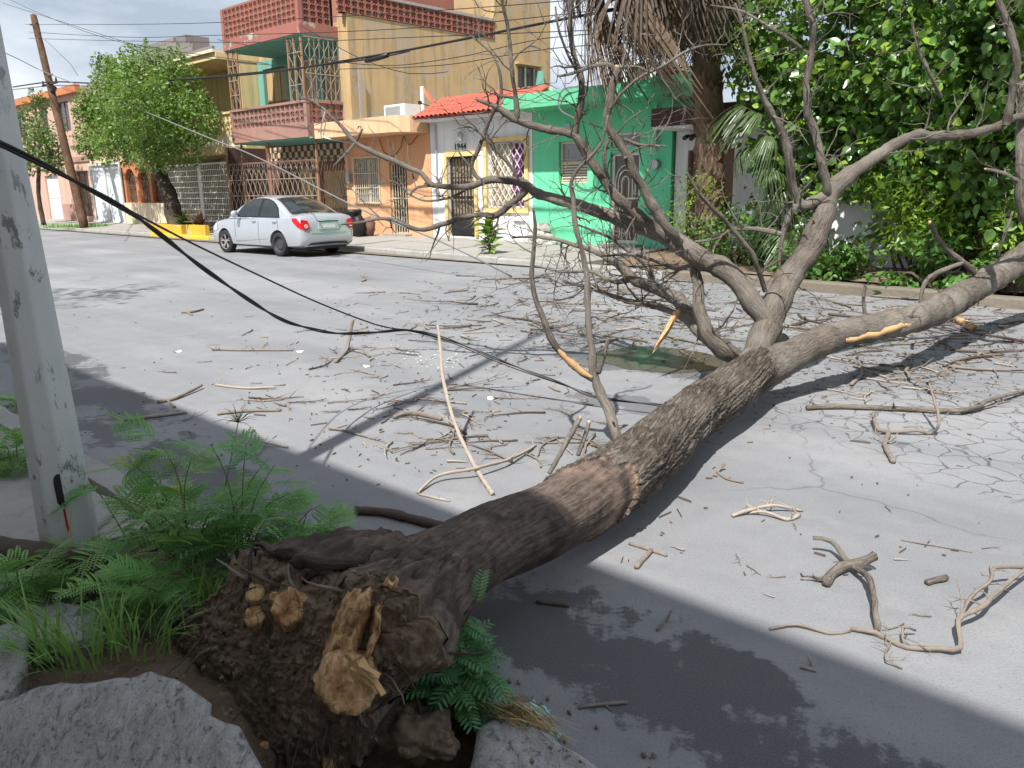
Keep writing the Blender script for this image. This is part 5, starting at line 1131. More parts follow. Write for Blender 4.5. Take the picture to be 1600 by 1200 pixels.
# limbs: pixel, distance along the view axis y, half width in pixels
TW = []
def limb(pts, name='limb', mat='branch', seg=14, wob=.2, twigs=0, tl=(.12, .45), parent=None, end=None, cut=False):
    P_ = [atY(a, b, c) for a, b, c, r in pts]; rr = [max(.003, pxm(r, p) * .73) for p, (a, b, c, r) in zip(P_, pts)]
    a, b = smoothpath(P_, rr, max(.014, min(.04, rr[0] * .7))); twigs = int(twigs * 1.0)
    for i in range(1, len(a) - 1):                               # kinks and knots
        a[i] = a[i] + Vector((noise.noise(a[i] * 7), noise.noise(a[i] * 7 + Vector((9, 0, 0))), noise.noise(a[i] * 7 + Vector((0, 9, 0))))) * b[i] * (.42 if b[i] < .045 else .2)
        kk = 1 if b[i] < .045 else .45; kn_ = max(0, noise.noise(a[i] * 5.3 + Vector((31, 0, 0))) - .42) * 1.1; b[i] = b[i] * (1 + kn_ + kk * (.15 * noise.noise(a[i] * 8) + .13 * noise.noise(a[i] * 27)))
    mb = MB(); mb.tube(a, b, seg, True, wob, rnd(0, 60)); o = mb.build(name, M[mat], parent or FT, True, org=FB)
    if cut:
        mb = MB(); d = (a[-1] - a[-2]).normalized(); mb.tube([a[-1] - d * .01, a[-1] + d * .012], [b[-1] * .92, b[-1] * .5], seg, True, .3); mb.build('torn_end', M['wood'], o, False, org=FB)
    if len(a) > 12 and b[0] > .012:                             # broken spurs
        mb = MB()
        for _ in range(max(3, min(12, len(a) // 14))):
            i = random.randrange(3, len(a) - 1); d = (a[i+1] - a[i-1]).normalized(); s_ = Vector((rnd(-1, 1), rnd(-1, 1), rnd(-1, 1))); s_ = ((s_ - d * s_.dot(d)).normalized() + d * rnd(-.2, .7)).normalized(); l_ = b[i] + rnd(.01, .05); r_ = max(.003, min(.011, b[i] * rnd(.12, .3))); mb.tube([a[i], a[i] + s_ * l_ * .6, a[i] + s_ * l_], [r_ * 1.7, r_, r_ * .6], 6, True, .2)
        tag(mb.build('spur', M['branch'], o, org=FB), kind='stuff')
    if twigs:
        mb = MB(); L = len(a)
        for _ in range(twigs):
            i = random.randrange(int(L * .15), L - 1); d = (a[i+1] - a[i-1]).normalized(); s_ = Vector((rnd(-1, 1), rnd(-1, 1), rnd(-.6, 1))); s_ = (s_ - d * s_.dot(d)).normalized() * .9 + d * rnd(0, .8)
            grow(mb, a[i], s_.normalized(), rnd(*tl) * 1.15, min(b[i] * .5, rnd(.005, .011)), 1)
        tag(mb.build('twig', M['branch'], o, org=FB), kind='stuff')
    return o, a, b
def grow(mb, p, d, L, r, lev):
    n = 5; pts = [p]; rads = [r]; q = p; dd = d
    for i in range(n):
        dd = (dd + Vector((rnd(-.35, .35), rnd(-.35, .35), rnd(-.3, .35)))).normalized(); q = q + dd * L / n; pts.append(q); rads.append(r * (1 - .75 * (i + 1) / n))
        if lev and random.random() < .55: grow(mb, q, (dd + Vector((rnd(-1, 1), rnd(-1, 1), rnd(-1, 1)))).normalized(), L * rnd(.25, .55), r * .6, lev - 1)
    mb.tube(pts, rads, 5, True)
# forked main limb
limb([(1168, 590, 6.0, 34), (1180, 560, 6.1, 34), (1196, 510, 6.2, 31), (1230, 440, 6.35, 27), (1275, 368, 6.5, 25), (1300, 300, 6.6, 21), (1350, 258, 6.7, 14), (1425, 212, 6.9, 11), (1465, 213, 7, 10), (1530, 206, 7.1, 9), (1600, 180, 7.3, 8), (1680, 160, 7.5, 7)], twigs=14, seg=20)
limb([(1292, 306, 6.58, 12), (1262, 320, 6.5, 11), (1244, 314, 6.5, 10), (1236, 288, 6.45, 9.5), (1232, 240, 6.4, 9), (1222, 206, 6.4, 8), (1200, 168, 6.35, 6.5), (1176, 108, 6.3, 5), (1170, 80, 6.3, 4), (1160, 40, 6.3, 3.5), (1148, 5, 6.3, 2.5)], twigs=16)
limb([(1290, 305, 6.56, 10), (1289, 278, 6.5, 9.5), (1276, 216, 6.5, 9), (1262, 178, 6.5, 8.5), (1261, 132, 6.45, 8), (1268, 82, 6.45, 7.5), (1271, 45, 6.4, 7), (1260, 10, 6.4, 6.5), (1250, -40, 6.4, 6)], twigs=12)
limb([(1268, 88, 6.45, 4), (1240, 66, 6.4, 3.5), (1205, 44, 6.3, 3), (1160, 18, 6.3, 2.5), (1110, 8, 6.3, 1.5)], 'limb', seg=7, twigs=6)
limb([(1244, 318, 6.5, 8), (1232, 342, 6.5, 7), (1222, 372, 6.5, 5), (1217, 410, 6.5, 4), (1218, 442, 6.5, 3)], seg=9, twigs=3)
limb([(1222, 366, 6.5, 5), (1188, 358, 6.6, 5), (1152, 357, 6.7, 4.5), (1120, 372, 6.8, 3.5), (1085, 378, 6.9, 2.5)], seg=8, twigs=8)
limb([(1196, 455, 6.25, 5), (1176, 400, 6.1, 5), (1136, 348, 6.0, 4.5), (1096, 308, 5.9, 3.8), (1074, 270, 5.85, 2.5)], seg=8, twigs=8)
limb([(1572, 196, 7.15, 9), (1580, 150, 7.1, 8.5), (1588, 100, 7.0, 8), (1580, 52, 7.0, 8), (1562, 6, 7.0, 7), (1550, -40, 7, 6)], twigs=6)
limb([(1600, 130, 7.4, 10), (1597, 200, 7.35, 11), (1595, 260, 7.3, 11), (1600, 330, 7.3, 12), (1625, 380, 7.4, 12)], twigs=2)
limb([(1595, 285, 7.3, 4), (1565, 270, 7.2, 4), (1540, 264, 7.1, 3)], seg=7, cut=True); limb([(1470, 152, 7.0, 4), (1455, 120, 6.9, 3.5), (1433, 70, 6.9, 3), (1425, 30, 6.9, 2)], seg=7, twigs=5)
# limb that reaches left
limb([(1200, 505, 6.2, 22), (1150, 437, 6.25, 21), (1100, 406, 6.35, 21), (1042, 370, 6.45, 20), (987, 351, 6.55, 14), (907, 321, 6.7, 12), (865, 312, 6.75, 11), (843, 303, 6.8, 11), (811, 284, 6.8, 9.5), (784, 281, 6.85, 8.5), (755, 284, 6.9, 8), (728, 291, 6.9, 6.5), (678, 289, 7, 6), (660, 272, 7.05, 5.5), (640, 262, 7.1, 5.5), (577, 235, 7.2, 5), (555, 222, 7.25, 4), (533, 197, 7.3, 3.5), (492, 160, 7.4, 2.5), (470, 154, 7.4, 1.5)], twigs=26, seg=18)
limb([(821, 297, 6.8, 8), (800, 318, 6.8, 7.5), (772, 337, 6.85, 7), (747, 335, 6.9, 6), (707, 345, 7, 5.5), (675, 356, 7.05, 5.5), (655, 359, 7.1, 5), (632, 350, 7.1, 4.5), (610, 342, 7.15, 4), (588, 342, 7.2, 3.5), (566, 347, 7.2, 3), (533, 351, 7.25, 1.8)], twigs=12, seg=10)
limb([(753, 284, 6.9, 5), (737, 261, 6.9, 5), (747, 235, 6.88, 4.5), (763, 192, 6.85, 4), (779, 157, 6.8, 4), (783, 139, 6.8, 3.5), (779, 107, 6.8, 3.2), (768, 83, 6.8, 2.5), (736, 56, 6.8, 1.5)], seg=8, twigs=12)
limb([(736, 262, 6.9, 2.5), (722, 245, 6.9, 2), (716, 235, 6.9, 1.5)], seg=6); limb([(811, 284, 6.8, 4.5), (800, 262, 6.8, 4), (780, 240, 6.8, 3.5), (752, 210, 6.8, 3), (735, 199, 6.8, 2.5), (716, 200, 6.8, 1.5)], seg=7, twigs=6)
limb([(690, 289, 7.0, 3.5), (655, 292, 7.05, 3), (640, 305, 7.1, 2.2)], seg=6, twigs=3); limb([(735, 292, 6.95, 3), (705, 308, 7, 3), (668, 314, 7.05, 2.5), (640, 304, 7.1, 2), (612, 283, 7.1, 1.5), (575, 296, 7.15, 1)], seg=6, twigs=4)
limb([(556, 222, 7.25, 3), (563, 208, 7.2, 2.5), (567, 201, 7.2, 1.5)], seg=6); limb([(556, 222, 7.25, 3), (540, 240, 7.25, 2.2), (522, 259, 7.3, 1.5)], seg=6)
limb([(1042, 372, 6.4, 13), (1020, 352, 6.35, 12), (997, 338, 6.3, 12), (960, 303, 6.3, 11.5), (933, 266, 6.3, 11), (914, 236, 6.3, 10), (897, 211, 6.3, 9.5), (867, 204, 6.35, 8.5), (829, 197, 6.4, 8), (797, 181, 6.4, 7), (771, 165, 6.4, 5.5), (743, 155, 6.45, 2)], twigs=14, seg=14, cut=True)
limb([(897, 212, 6.3, 8.5), (901, 192, 6.28, 8), (907, 165, 6.25, 7.5), (909, 133, 6.2, 7), (905, 112, 6.2, 6.5), (899, 93, 6.2, 5.5), (893, 64, 6.2, 5), (891, 27, 6.2, 5), (886, -30, 6.2, 4)], twigs=12, seg=10)
limb([(809, 188, 6.4, 5), (805, 149, 6.35, 4.5), (800, 112, 6.3, 4.2), (795, 53, 6.3, 4), (784, 0, 6.25, 3.5), (776, -40, 6.2, 3)], seg=8, twigs=8)
limb([(901, 112, 6.2, 3), (885, 80, 6.15, 3), (872, 45, 6.1, 2.5), (868, 10, 6.1, 2)], seg=7, twigs=5, mat='branch')
limb([(1060, 380, 6.3, 11), (1046, 360, 6.2, 11), (1019, 320, 6.15, 10), (989, 264, 6.1, 9.5), (971, 229, 6.1, 9), (955, 208, 6.1, 9), (949, 187, 6.1, 8.5), (952, 160, 6.1, 8), (960, 128, 6.1, 8), (964, 104, 6.1, 7)], twigs=12, seg=12, cut=True)
limb([(963, 106, 6.1, 5), (947, 100, 6.1, 4.5), (925, 104, 6.1, 4.2), (901, 112, 6.1, 4), (885, 117, 6.1, 3), (870, 119, 6.1, 1.5)], seg=7, twigs=6); limb([(963, 106, 6.1, 4.5), (987, 104, 6.1, 3.5), (1003, 107, 6.1, 3), (1016, 116, 6.1, 1.5)], seg=7, twigs=4)
limb([(953, 170, 6.05, 3.5), (975, 142, 6.0, 3.5), (1000, 120, 6.0, 3.2), (1035, 104, 6.0, 3), (1067, 83, 6.0, 2.6), (1100, 71, 6, 2.2), (1136, 70, 6, 1.5)], seg=7, twigs=12); limb([(975, 218, 6.1, 4), (998, 226, 6.1, 3.2), (1025, 228, 6.1, 2.5), (1040, 228, 6.1, 1.5)], seg=7, twigs=6)
limb([(954, 210, 6.1, 4), (945, 235, 6.1, 4.5), (944, 258, 6.1, 4.5), (952, 280, 6.15, 3)], seg=8, twigs=2)
# limbs that bear on the road behind
limb([(1150, 560, 6.2, 20), (1113, 532, 6.1, 17), (1093, 487, 6.2, 13), (1092, 444, 6.4, 11.5), (1083, 412, 6.5, 10), (1076, 392, 6.6, 8)], twigs=4)
limb([(1160, 565, 6.25, 20), (1116, 536, 6.5, 17), (1086, 506, 6.8, 16), (1060, 470, 7.0, 15), (1025, 451, 7.2, 13), (991, 436, 7.4, 11.5), (961, 410, 7.6, 8), (924, 391, 7.9, 5.5), (856, 372, 8.2, 3.5), (800, 371, 8.4, 2)], twigs=22, tl=(.2, .8))
limb([(1085, 505, 6.8, 8), (1030, 480, 7.2, 7), (980, 470, 7.6, 6), (930, 452, 8, 4), (880, 440, 8.4, 2.5)], twigs=16, tl=(.2, .8), seg=9); limb([(991, 436, 7.4, 6), (960, 440, 7.6, 5), (925, 425, 7.8, 4), (880, 425, 8.0, 2.5), (835, 415, 8.2, 1.5)], twigs=16, tl=(.2, .8), seg=8)
limb([(1025, 451, 7.2, 6), (1010, 415, 7.2, 5), (985, 395, 7.2, 4), (950, 370, 7.2, 3), (900, 350, 7.2, 2)], twigs=14, seg=8); limb([(1100, 406, 6.4, 5), (1060, 420, 6.6, 5), (1030, 410, 6.8, 4), (990, 398, 7.0, 3), (940, 400, 7.2, 2)], twigs=14, seg=8)
limb([(1200, 560, 6.3, 18), (1212, 545, 6.6, 17), (1222, 530, 6.9, 14)], cut=True)
# splintered tongue of wood
mb = MB(); a = atY(1057, 485, 6.7); b = atY(1017, 552, 6.55); c = a.lerp(b, .5)
for q in range(6):
    o_ = Vector((rnd(-.028, .028), rnd(-.02, .02), rnd(-.02, .02))); e_ = a.lerp(b, rnd(.65, 1.05)) + o_ * .5; mb.tube([a + o_, a.lerp(e_, .5) + o_ + Vector((rnd(-.01, .01), 0, 0)), e_], [rnd(.012, .022), rnd(.010, .018), .002], 5, True, .3, q)
mb.build('splintered_wood', M['wood'], FT, org=FB)
# the big right hand limb, low over the road
P_ = [(1165, 590, .27), (1200, 572, .30), (1245, 553, .36), (1300, 527, .44), (1380, 508, .46), (1440, 494, .49)]; py_ = [gz(*p) for p in P_]
lp = [(a, b, q.y, r) for (a, b, c), q, r in zip(P_, py_, (36, 36, 34, 32, 30, 29))] + [(1530, 448, 8.0, 28), (1600, 402, 8.7, 28), (1680, 350, 9.4, 26), (1760, 310, 10, 24)]
o, RA, RB = limb(lp, twigs=3, seg=28, wob=.16)
def scar(A_, Bd, i0, i1, ang, half, mat='wood_pale', name='torn_strip'):
    vs = []; fs = []; n = i1 - i0; x_ = None
    for i in range(i0, i1 + 1):
        d = (A_[min(i+1, len(A_)-1)] - A_[i-1]).normalized(); v = (CAMPOS - A_[i]).normalized(); u_ = (v - d * v.dot(d)).normalized(); s_ = d.cross(u_); k = math.sin(math.pi * (i - i0 + .3) / (n + .6)) ** .6
        w = noise.noise(Vector((i * .05, 3, 0))) * .12; k *= 1 + .35 * noise.noise(Vector((i * .3, 8, 0)))
        for j in range(5): a = ang + w + half * k * (j / 2 - 1); vs.append(A_[i] + (u_ * math.cos(a) + s_ * math.sin(a)) * Bd[i] * (1.0, 1.13, 1.17, 1.13, 1.0)[j])
    for i in range(n):
        for j in range(4): q = i * 5 + j; fs.append((q, q + 1, q + 6, q + 5))
    mb = MB(); mb.add(vs, fs); return mb.build(name, M[mat], FT, True, org=FB)
def idx(A_, px): 
    return min(range(len(A_)), key=lambda i: abs(800 + FPX * (A_[i] - CAMPOS).dot(RIGHT) / depth(A_[i]) - px))
i0, i1 = idx(RA, 1285), idx(RA, 1420); i0, i1 = min(i0, i1), max(i0, i1); bm_ = sum(RB[i0:i1]) / (i1 - i0); pts = []; rr = []
for i in range(i0, i1 + 1, 3):
    d = (RA[min(i + 3, len(RA) - 1)] - RA[i - 3]).normalized(); v = (CAMPOS - RA[i]).normalized(); u_ = (v - d * v.dot(d)).normalized(); s_ = d.cross(u_); a = .42 + .18 * math.sin((i - i0) / (i1 - i0) * 5); k = math.sin(math.pi * (i - i0 + 1) / (i1 - i0 + 2)) ** .5
    pts.append(RA[i] + (u_ * math.cos(a) + s_ * math.sin(a)) * bm_ * .86); rr.append(bm_ * .25 * k * (1 + .3 * noise.noise(Vector((i * .11, 0, 4)))))
mb = MB(); mb.tube(pts, rr, 10, True, .25, 5); mb.build('torn_strip', M['wood_pale'], FT, True, org=FB)
limb([(1522, 426, 7.9, 6.5), (1499, 405, 7.8, 6.5), (1472, 381, 7.7, 5.5), (1453, 347, 7.6, 5)], seg=9, cut=True); limb([(1503, 411, 7.8, 5), (1467, 424, 7.7, 5), (1445, 443, 7.6, 4.5), (1437, 482, 7.5, 4)], seg=8)
limb([(1560, 400, 8.3, 3), (1572, 360, 8.2, 3), (1582, 330, 8.2, 2.5)], seg=7, twigs=3); limb([(1352, 490, 7.0, 4), (1350, 470, 7.0, 4), (1352, 445, 7.0, 3)], seg=7)
# forked upright shoot behind the trunk
limb([(968, 695, 4.75, 12), (958, 660, 4.8, 11), (946, 630, 4.85, 10.5), (928, 588, 4.9, 10), (925, 555, 4.9, 8), (920, 500, 4.95, 7), (916, 425, 5.0, 6), (900, 352, 5.05, 5.5), (896, 313, 5.1, 5), (893, 284, 5.1, 4.5), (905, 262, 5.1, 4), (923, 244, 5.1, 4), (940, 222, 5.1, 3), (950, 180, 5.1, 2)], seg=12, twigs=9, tl=(.08, .3))
o, SA, SB = limb([(928, 590, 4.9, 9), (902, 576, 4.88, 8.5), (871, 545, 4.85, 7.5), (849, 500, 4.85, 6.5), (832, 444, 4.85, 5.5), (834, 387, 4.85, 4.5), (836, 350, 4.85, 3.5), (833, 325, 4.85, 2)], seg=10, twigs=5, tl=(.08, .3))
i0, i1 = idx(SA, 922), idx(SA, 872); i0, i1 = max(1, min(i0, i1)), max(i0, i1); scar(SA, SB, i0, i1, 0, 1.2)
limb([(935, 582, 4.88, 5.5), (944, 555, 4.85, 5), (951, 528, 4.85, 4.5)], seg=8)
# broken stubs on the trunk's far side
limb([(858, 740, 4.0, 5), (880, 700, 4.1, 5.5), (906, 653, 4.2, 5.5)], 'stub', 'branch', 8, cut=True); limb([(903, 712, 4.2, 4.5), (912, 688, 4.25, 4.5), (920, 660, 4.3, 4)], 'stub', 'branch', 8, cut=True); limb([(950, 712, 4.3, 6), (940, 700, 4.4, 6), (925, 695, 4.5, 5)], 'stub', 'branch', 8, cut=True)
limb([(1105, 668, 4.95, 9), (1122, 668, 5.0, 8), (1132, 662, 5.0, 7)], 'stub', 'branch', 10, cut=True)
# ------------------------------------------------------------------ foreground
# concrete pole on the near pavement
pb = gz(113, 858, .13); po = empty('concrete_pole', pb, 0, 'whitewashed tapering concrete utility pole on near pavement at left', 'utility pole')
mb = MB(); vs = []; fs = []; zs = [-.1, 0, .4, .8, 1.2, 1.7, 2.3, 3.2, 4.5, 6, 7.5, 9.2]
def prad(z): return .106 - .018 * min(z, 2.0) - .0035 * max(0, z - 2.0)
for z in zs:
    r = prad(max(z, 0))
    for j in range(8): a = math.pi / 8 + j * math.pi / 4 + .30; k = 1.0 / math.cos(math.pi / 8); vs.append((r * k * math.cos(a), r * k * math.sin(a), z))
for i in range(len(zs) - 1):
    for j in range(8): fs.append((i*8+j, i*8+(j+1) % 8, i*8+8+(j+1) % 8, i*8+8+j))
fs.append(tuple((len(zs)-1)*8+j for j in range(8))); mb.add(vs, fs); shaft = mb.build('shaft', M['pole'], po); po.rotation_euler = (0, R(-1.5), 0)
bv = shaft.modifiers.new('b', 'BEVEL'); bv.width = .008; bv.segments = 2; bv.limit_method = 'ANGLE'; bv.angle_limit = R(25)
a = -math.pi / 2 + .52; d = Vector((math.cos(a), math.sin(a), 0)); s_ = Vector((-d.y, d.x, 0)); mb = MB()
pts = []
for q in range(16):
    an = q / 16 * 6.283; zz = .30 + .035 * math.sin(an) + (.035 if math.sin(an) > 0 else -.035); r = prad(zz); pts.append(d * (r + .001) + s_ * .021 * math.cos(an) + Vector((0, 0, zz)))
mb.prism(pts, d * .003); mb.build('slot_shade_panel', M['black'], po)  # black panel on the face, painting the shaded hollow of the cable opening
mb = MB(); mb.tube([d * .104 + Vector((0, 0, .22)), d * .108 + Vector((0, 0, .15)), d * .112 + s_ * .004 + Vector((0, 0, .12))], .004, 5); mb.build('cable_tail', M['tail'], po)
# pieces of the broken pavement
def rock(name, outline, zf, thick, label, mat='slab', cat='concrete slab', rough=.012, seg=5):
    top = [gz(px, py, zf(px, py)) for px, py in outline]; n0 = len(top); ring = []
    for i in range(n0):
        for q in range(seg): ring.append(top[i].lerp(top[(i+1) % n0], q / seg))
    n = len(ring); c = sum(ring, Vector()) / n; vs = []; fs = []; K = 9
    for i in range(K + 1):
        u = i / K
        for p in ring:
            q = c.lerp(p, u); w = 1 if u < 1 else .6
            q = q + Vector((0, 0, 1)) * (rough * (noise.noise(q * 5) + .6 * noise.noise(q * 13) + .3 * noise.noise(q * 34)) - .016 * max(0, u - .84) * 6 * (1 + noise.noise(p * 9)))
            if u == 1: q = q + (p - c).normalized() * .006 * noise.noise(p * 22)
            vs.append(q)
    for k in range(1, 4):
        for p in ring:
            o = (p - c); o.z = 0; o.normalize(); q = p - Vector((0, 0, thick * k / 3 + .02)) + o * (.016 * noise.noise(p * 16 + Vector((0, 0, k * 3))) - .01 * k); vs.append(q)
    for i in range(K + 3):
        for j in range(n): fs.append((i*n+j, i*n+(j+1) % n, (i+1)*n+(j+1) % n, (i+1)*n+j))
    b = Vector((c.x, c.y, min(v.z for v in vs))); mb = MB(); mb.add(vs, fs); o = mb.build(name, M[mat], None, True, org=b); o.location = b; tag(o, label, cat)
    return o
def plane3(a, b, c):                                            # heights given at three pixels, linear between them
    A_ = np.array([[p[0], p[1], 1] for p in (a, b, c)], float); k = np.linalg.solve(A_, np.array([a[2], b[2], c[2]], float)); return lambda x, y: float(k[0] * x + k[1] * y + k[2])
zf = plane3((0, 1100, .20), (240, 1045, .33), (420, 1200, .27))
rock('broken_slab', [(-60, 1110), (-10, 1092), (60, 1066), (150, 1058), (200, 1050), (236, 1042), (282, 1056), (330, 1086), (326, 1104), (372, 1130), (398, 1172), (425, 1215), (440, 1290), (200, 1330), (-80, 1330)], zf, .16, 'large tilted grey concrete slab beside the root ball', rough=.012)
for (ol_, z, lab) in (([(-40, 985), (10, 965), (45, 985), (40, 1040), (10, 1085), (-50, 1090)], .20, 'cracked concrete lump at left edge above the tilted slab'), ([(20, 948), (90, 935), (150, 950), (165, 985), (100, 1000), (30, 990)], .15, 'flat broken paving piece under the long grass'),
                      ([(-30, 905), (60, 900), (110, 925), (60, 950), (-40, 960)], .13, 'broken paving piece at left edge below rusty bark'), ([(150, 905), (240, 900), (300, 925), (240, 960), (170, 945)], .12, 'small paving piece half hidden between weeds and pole'),
                      ([(748, 1128), (800, 1112), (850, 1140), (905, 1170), (960, 1212), (1010, 1265), (800, 1290), (735, 1190)], .075, 'fallen kerb piece beside the hole at bottom centre')):
    rock('paving_fragment', ol_, lambda x, y, z=z: z + .02 * math.sin(x * .03), .1, lab, 'slab', 'concrete', .012, 4)
rock('flat_paving_slab', [(-60, 815), (20, 798), (95, 772), (190, 770), (175, 800), (130, 838), (60, 850), (-60, 860)], lambda x, y: .145, .08, 'pale smooth paving slab left of the concrete pole foot', 'kerb', 'concrete slab', .004)
# slab of rotten brown bark lying at the pole foot
mb = MB(); vs = []; fs = []; L_ = [(-60, 850, .16), (40, 866, .19), (120, 878, .20), (200, 900, .17), (260, 930, .13)]
P_ = [gz(*p) for p in L_]; pp, rr = smoothpath(P_, [.03, .045, .045, .035, .015], .03)
for i, c in enumerate(pp):
    for j in range(11): a = R(-30 + 24 * j) ; d = Vector((0, -math.cos(a), math.sin(a))); q = c + d * rr[i] * (1 + .3 * noise.noise(c * 9 + d * 2)); vs.append(q)
for i in range(len(pp) - 1):
    for j in range(10): fs.append((i*11+j, i*11+j+1, i*11+12+j, i*11+11+j))
mb.add(vs, fs); b = P_[2] - Vector((0, 0, .1)); o = mb.build('rotten_bark', M['treebark'], None, True, org=b); o.location = b; sm = o.modifiers.new('s', 'SOLIDIFY'); sm.thickness = .012
tag(o, 'curved strip of rotten brown bark at the pole foot', 'bark')
# soil bank and pit where the roots came out
vs = []; fs = []; n1, n2 = 170, 120; c0 = Vector((0, 0, 0))
for i in range(n1 + 1):
    for j in range(n2 + 1):
        t = -3.6 + 2.75 * i / n1; n = -.1 + 1.72 * j / n2
        p = W(t, n, 0); pit = math.exp(-(((t + 1.62) / .42) ** 2 + ((n - 1.22) / .36) ** 2)) * .42
        bank = .035 + .03 * noise.noise(p * 2.3) + .025 * noise.noise(p * 7) + .018 * noise.noise(p * 20) + .01 * noise.noise(p * 48)
        edge = min(1, max(0, (1.60 - n) / .12)); e2 = min(1, max(0, (-.86 - t) / .2)); z = (bank * edge * e2 - pit + .04 * math.exp(-((t + 1.25) ** 2 + (n - 1.0) ** 2) / .03)); vs.append((p.x, p.y, z))
for i in range(n1):
    for j in range(n2): a = i * (n2 + 1) + j; fs.append((a, a + n2 + 1, a + n2 + 2, a + 1))
mb = MB(); mb.add(vs, fs); o = mb.build('soil_bank', M['soil'], None, True); tag(o, kind='structure')
mb = MB()
for i in range(900):
    t, n = rnd(-3.3, -1.0), rnd(.1, 1.75); p = W(t, n, .1 + rnd(-.03, .02)); 
    if -2.0 < t < -1.25 and .9 < n < 1.5: continue
    if n > 1.5: p.z = .008
    s_ = rnd(.003, .013); m0 = Matrix.Rotation(rnd(0, 6), 3, Vector((rnd(-1, 1), rnd(-1, 1), rnd(-1, 1))).normalized())
    mb.add([p + m0 @ Vector(q) * s_ for q in ((1, 0, 0), (-.8, 0, 0), (0, 1, 0), (0, -1, 0), (0, 0, .7), (0, 0, -.7))], [(0, 2, 4), (2, 1, 4), (1, 3, 4), (3, 0, 4), (2, 0, 5), (1, 2, 5), (3, 1, 5), (0, 3, 5)])
tag(mb.build('soil_crumbs', M['soil']), 'dark soil crumbs scattered round the torn root hole', 'soil', kind='stuff')
# soil clod ridge right of the pit, held together by roots
cr0 = gz(650, 1140, .05); vs = []; fs = []
for i in range(65):
    for j in range(48):
        u, v = i / 64 * math.pi, j / 48 * 2 * math.pi; d = Vector((math.sin(u) * math.cos(v) * .17, math.sin(u) * math.sin(v) * .08, math.cos(u) * .06)); d = Matrix.Rotation(-A43 + .1, 3, 'Z') @ d; p = cr0 + d
        p = p + d.normalized() * (.055 * noise.noise(p * 7) + .035 * noise.noise(p * 17) + .022 * noise.noise(p * 42)); vs.append(p)
for i in range(64):
    for j in range(48): fs.append((i*48+j, i*48+(j+1) % 48, (i+1)*48+(j+1) % 48, (i+1)*48+j))
mb = MB(); mb.add(vs, fs); b = Vector((cr0.x, cr0.y, 0)); o = mb.build('soil_clod', M['soil'], None, True, org=b); o.location = b; tag(o, 'long clod of dark soil at rim of the root hole', 'soil')

# weeds ---------------------------------------------------------------
def pinna_geo(mb, o, d, n_, pairs, ll, lw, L, droop=.3):
    s_ = d.cross(n_).normalized(); prev = None
    for i in range(pairs):
        u = (i + .6) / pairs; p = o + d * L * u - n_ * droop * L * u * u; k = math.sin(math.pi * min(1, .15 + .85 * u)) ** .5 * .9 + .15
        for sg in (1, -1):
            e = (s_ * sg + d * .45 - n_ * .15).normalized() * ll * k; w = d * lw * .5 * k
            mb.add([p, p + e * .5 + w, p + e, p + e * .5 - w], [(0, 1, 2, 3)])
def compound(name, mat, pin=5, pairs=11, L=.15, pl=.065, ll=.012, lw=.0042, droop=.35, seed=0):
    mb = MB(); P_ = []; 
    for i in range(7): u = i / 6; P_.append(Vector((L * u, 0, -droop * L * u * u + .12 * L * u)))
    mb.tube(P_, [.0012, .0011, .001, .0009, .0008, .0007, .0005], 4, False)
    for i in range(pin):
        u = .3 + .7 * (i + .5) / pin; p = Vector((L * u, 0, -droop * L * u * u + .12 * L * u)); k = pl * (.75 + .5 * math.sin(math.pi * u * .9)) * rnd(.9, 1.1)
        for sg in (1, -1):
            d = Vector((.62, sg * .85, -.05 + rnd(-.12, .1))).normalized(); pinna_geo(mb, p, d, Vector((rnd(-.12, .12), rnd(-.12, .12), 1)).normalized(), pairs, ll, lw, k)
    d = Vector((1, 0, -.2)).normalized(); pinna_geo(mb, P_[-1], d, Vector((0, 0, 1)), pairs, ll, lw, pl)
    me = bpy.data.meshes.new(name); me.from_pydata(mb.v, [], mb.f); me.materials.append(mat); return me
def pinnate(name, mat, pairs, L, ll, lw, droop=.5):
    mb = MB(); 
    for i in range(pairs):
        u = (i + 1) / pairs; p = Vector((L * u, 0, .1 * L * u - droop * L * u * u)); sl_ = (.1 - 2 * droop * u)
        d = Vector((1, 0, sl_)).normalized(); k = .75 + .35 * math.sin(math.pi * u)
        for sg in (1, -1):
            e = (Vector((0, sg, 0)) + d * .55 + Vector((0, 0, -.18 + rnd(-.1, .1)))).normalized() * ll * k; w = d * lw * .5 * k; up = Vector((0, 0, lw * .12))
            mb.add([p, p + e * .25 + w * .9, p + e * .75 + w * .9, p + e, p + e * .75 - w * .9, p + e * .25 - w * .9, p + e * .5 - up], [(0, 1, 6), (1, 2, 6), (2, 3, 6), (3, 4, 6), (4, 5, 6), (5, 0, 6)])
    mb.tube([Vector((L * u / 6, 0, .1 * L * u / 6 - droop * L * (u / 6) ** 2)) for u in range(7)], .0012, 4, False)
    me = bpy.data.meshes.new(name); me.from_pydata(mb.v, [], mb.f); me.materials.append(mat); return me
LFS = {k: [compound('leaf', M[m_], random.choice((3, 4, 5)), 9, rnd(.14, .19), rnd(.075, .10), .0200, .0115, rnd(.3, .7)) for _ in range(4)] for k, m_ in (('mid', 'lf_weed'), ('pale', 'lf_weed2'), ('yellow', 'lf_yellow'))}
LFS['ses'] = [pinnate('leaf', M['lf_blue'], 9, .17, .052, .017, rnd(.3, .7)) for _ in range(4)]
LFS['sesy'] = [pinnate('leaf', M['lf_yellow'], 10, .15, .030, .010, .9) for _ in range(2)]
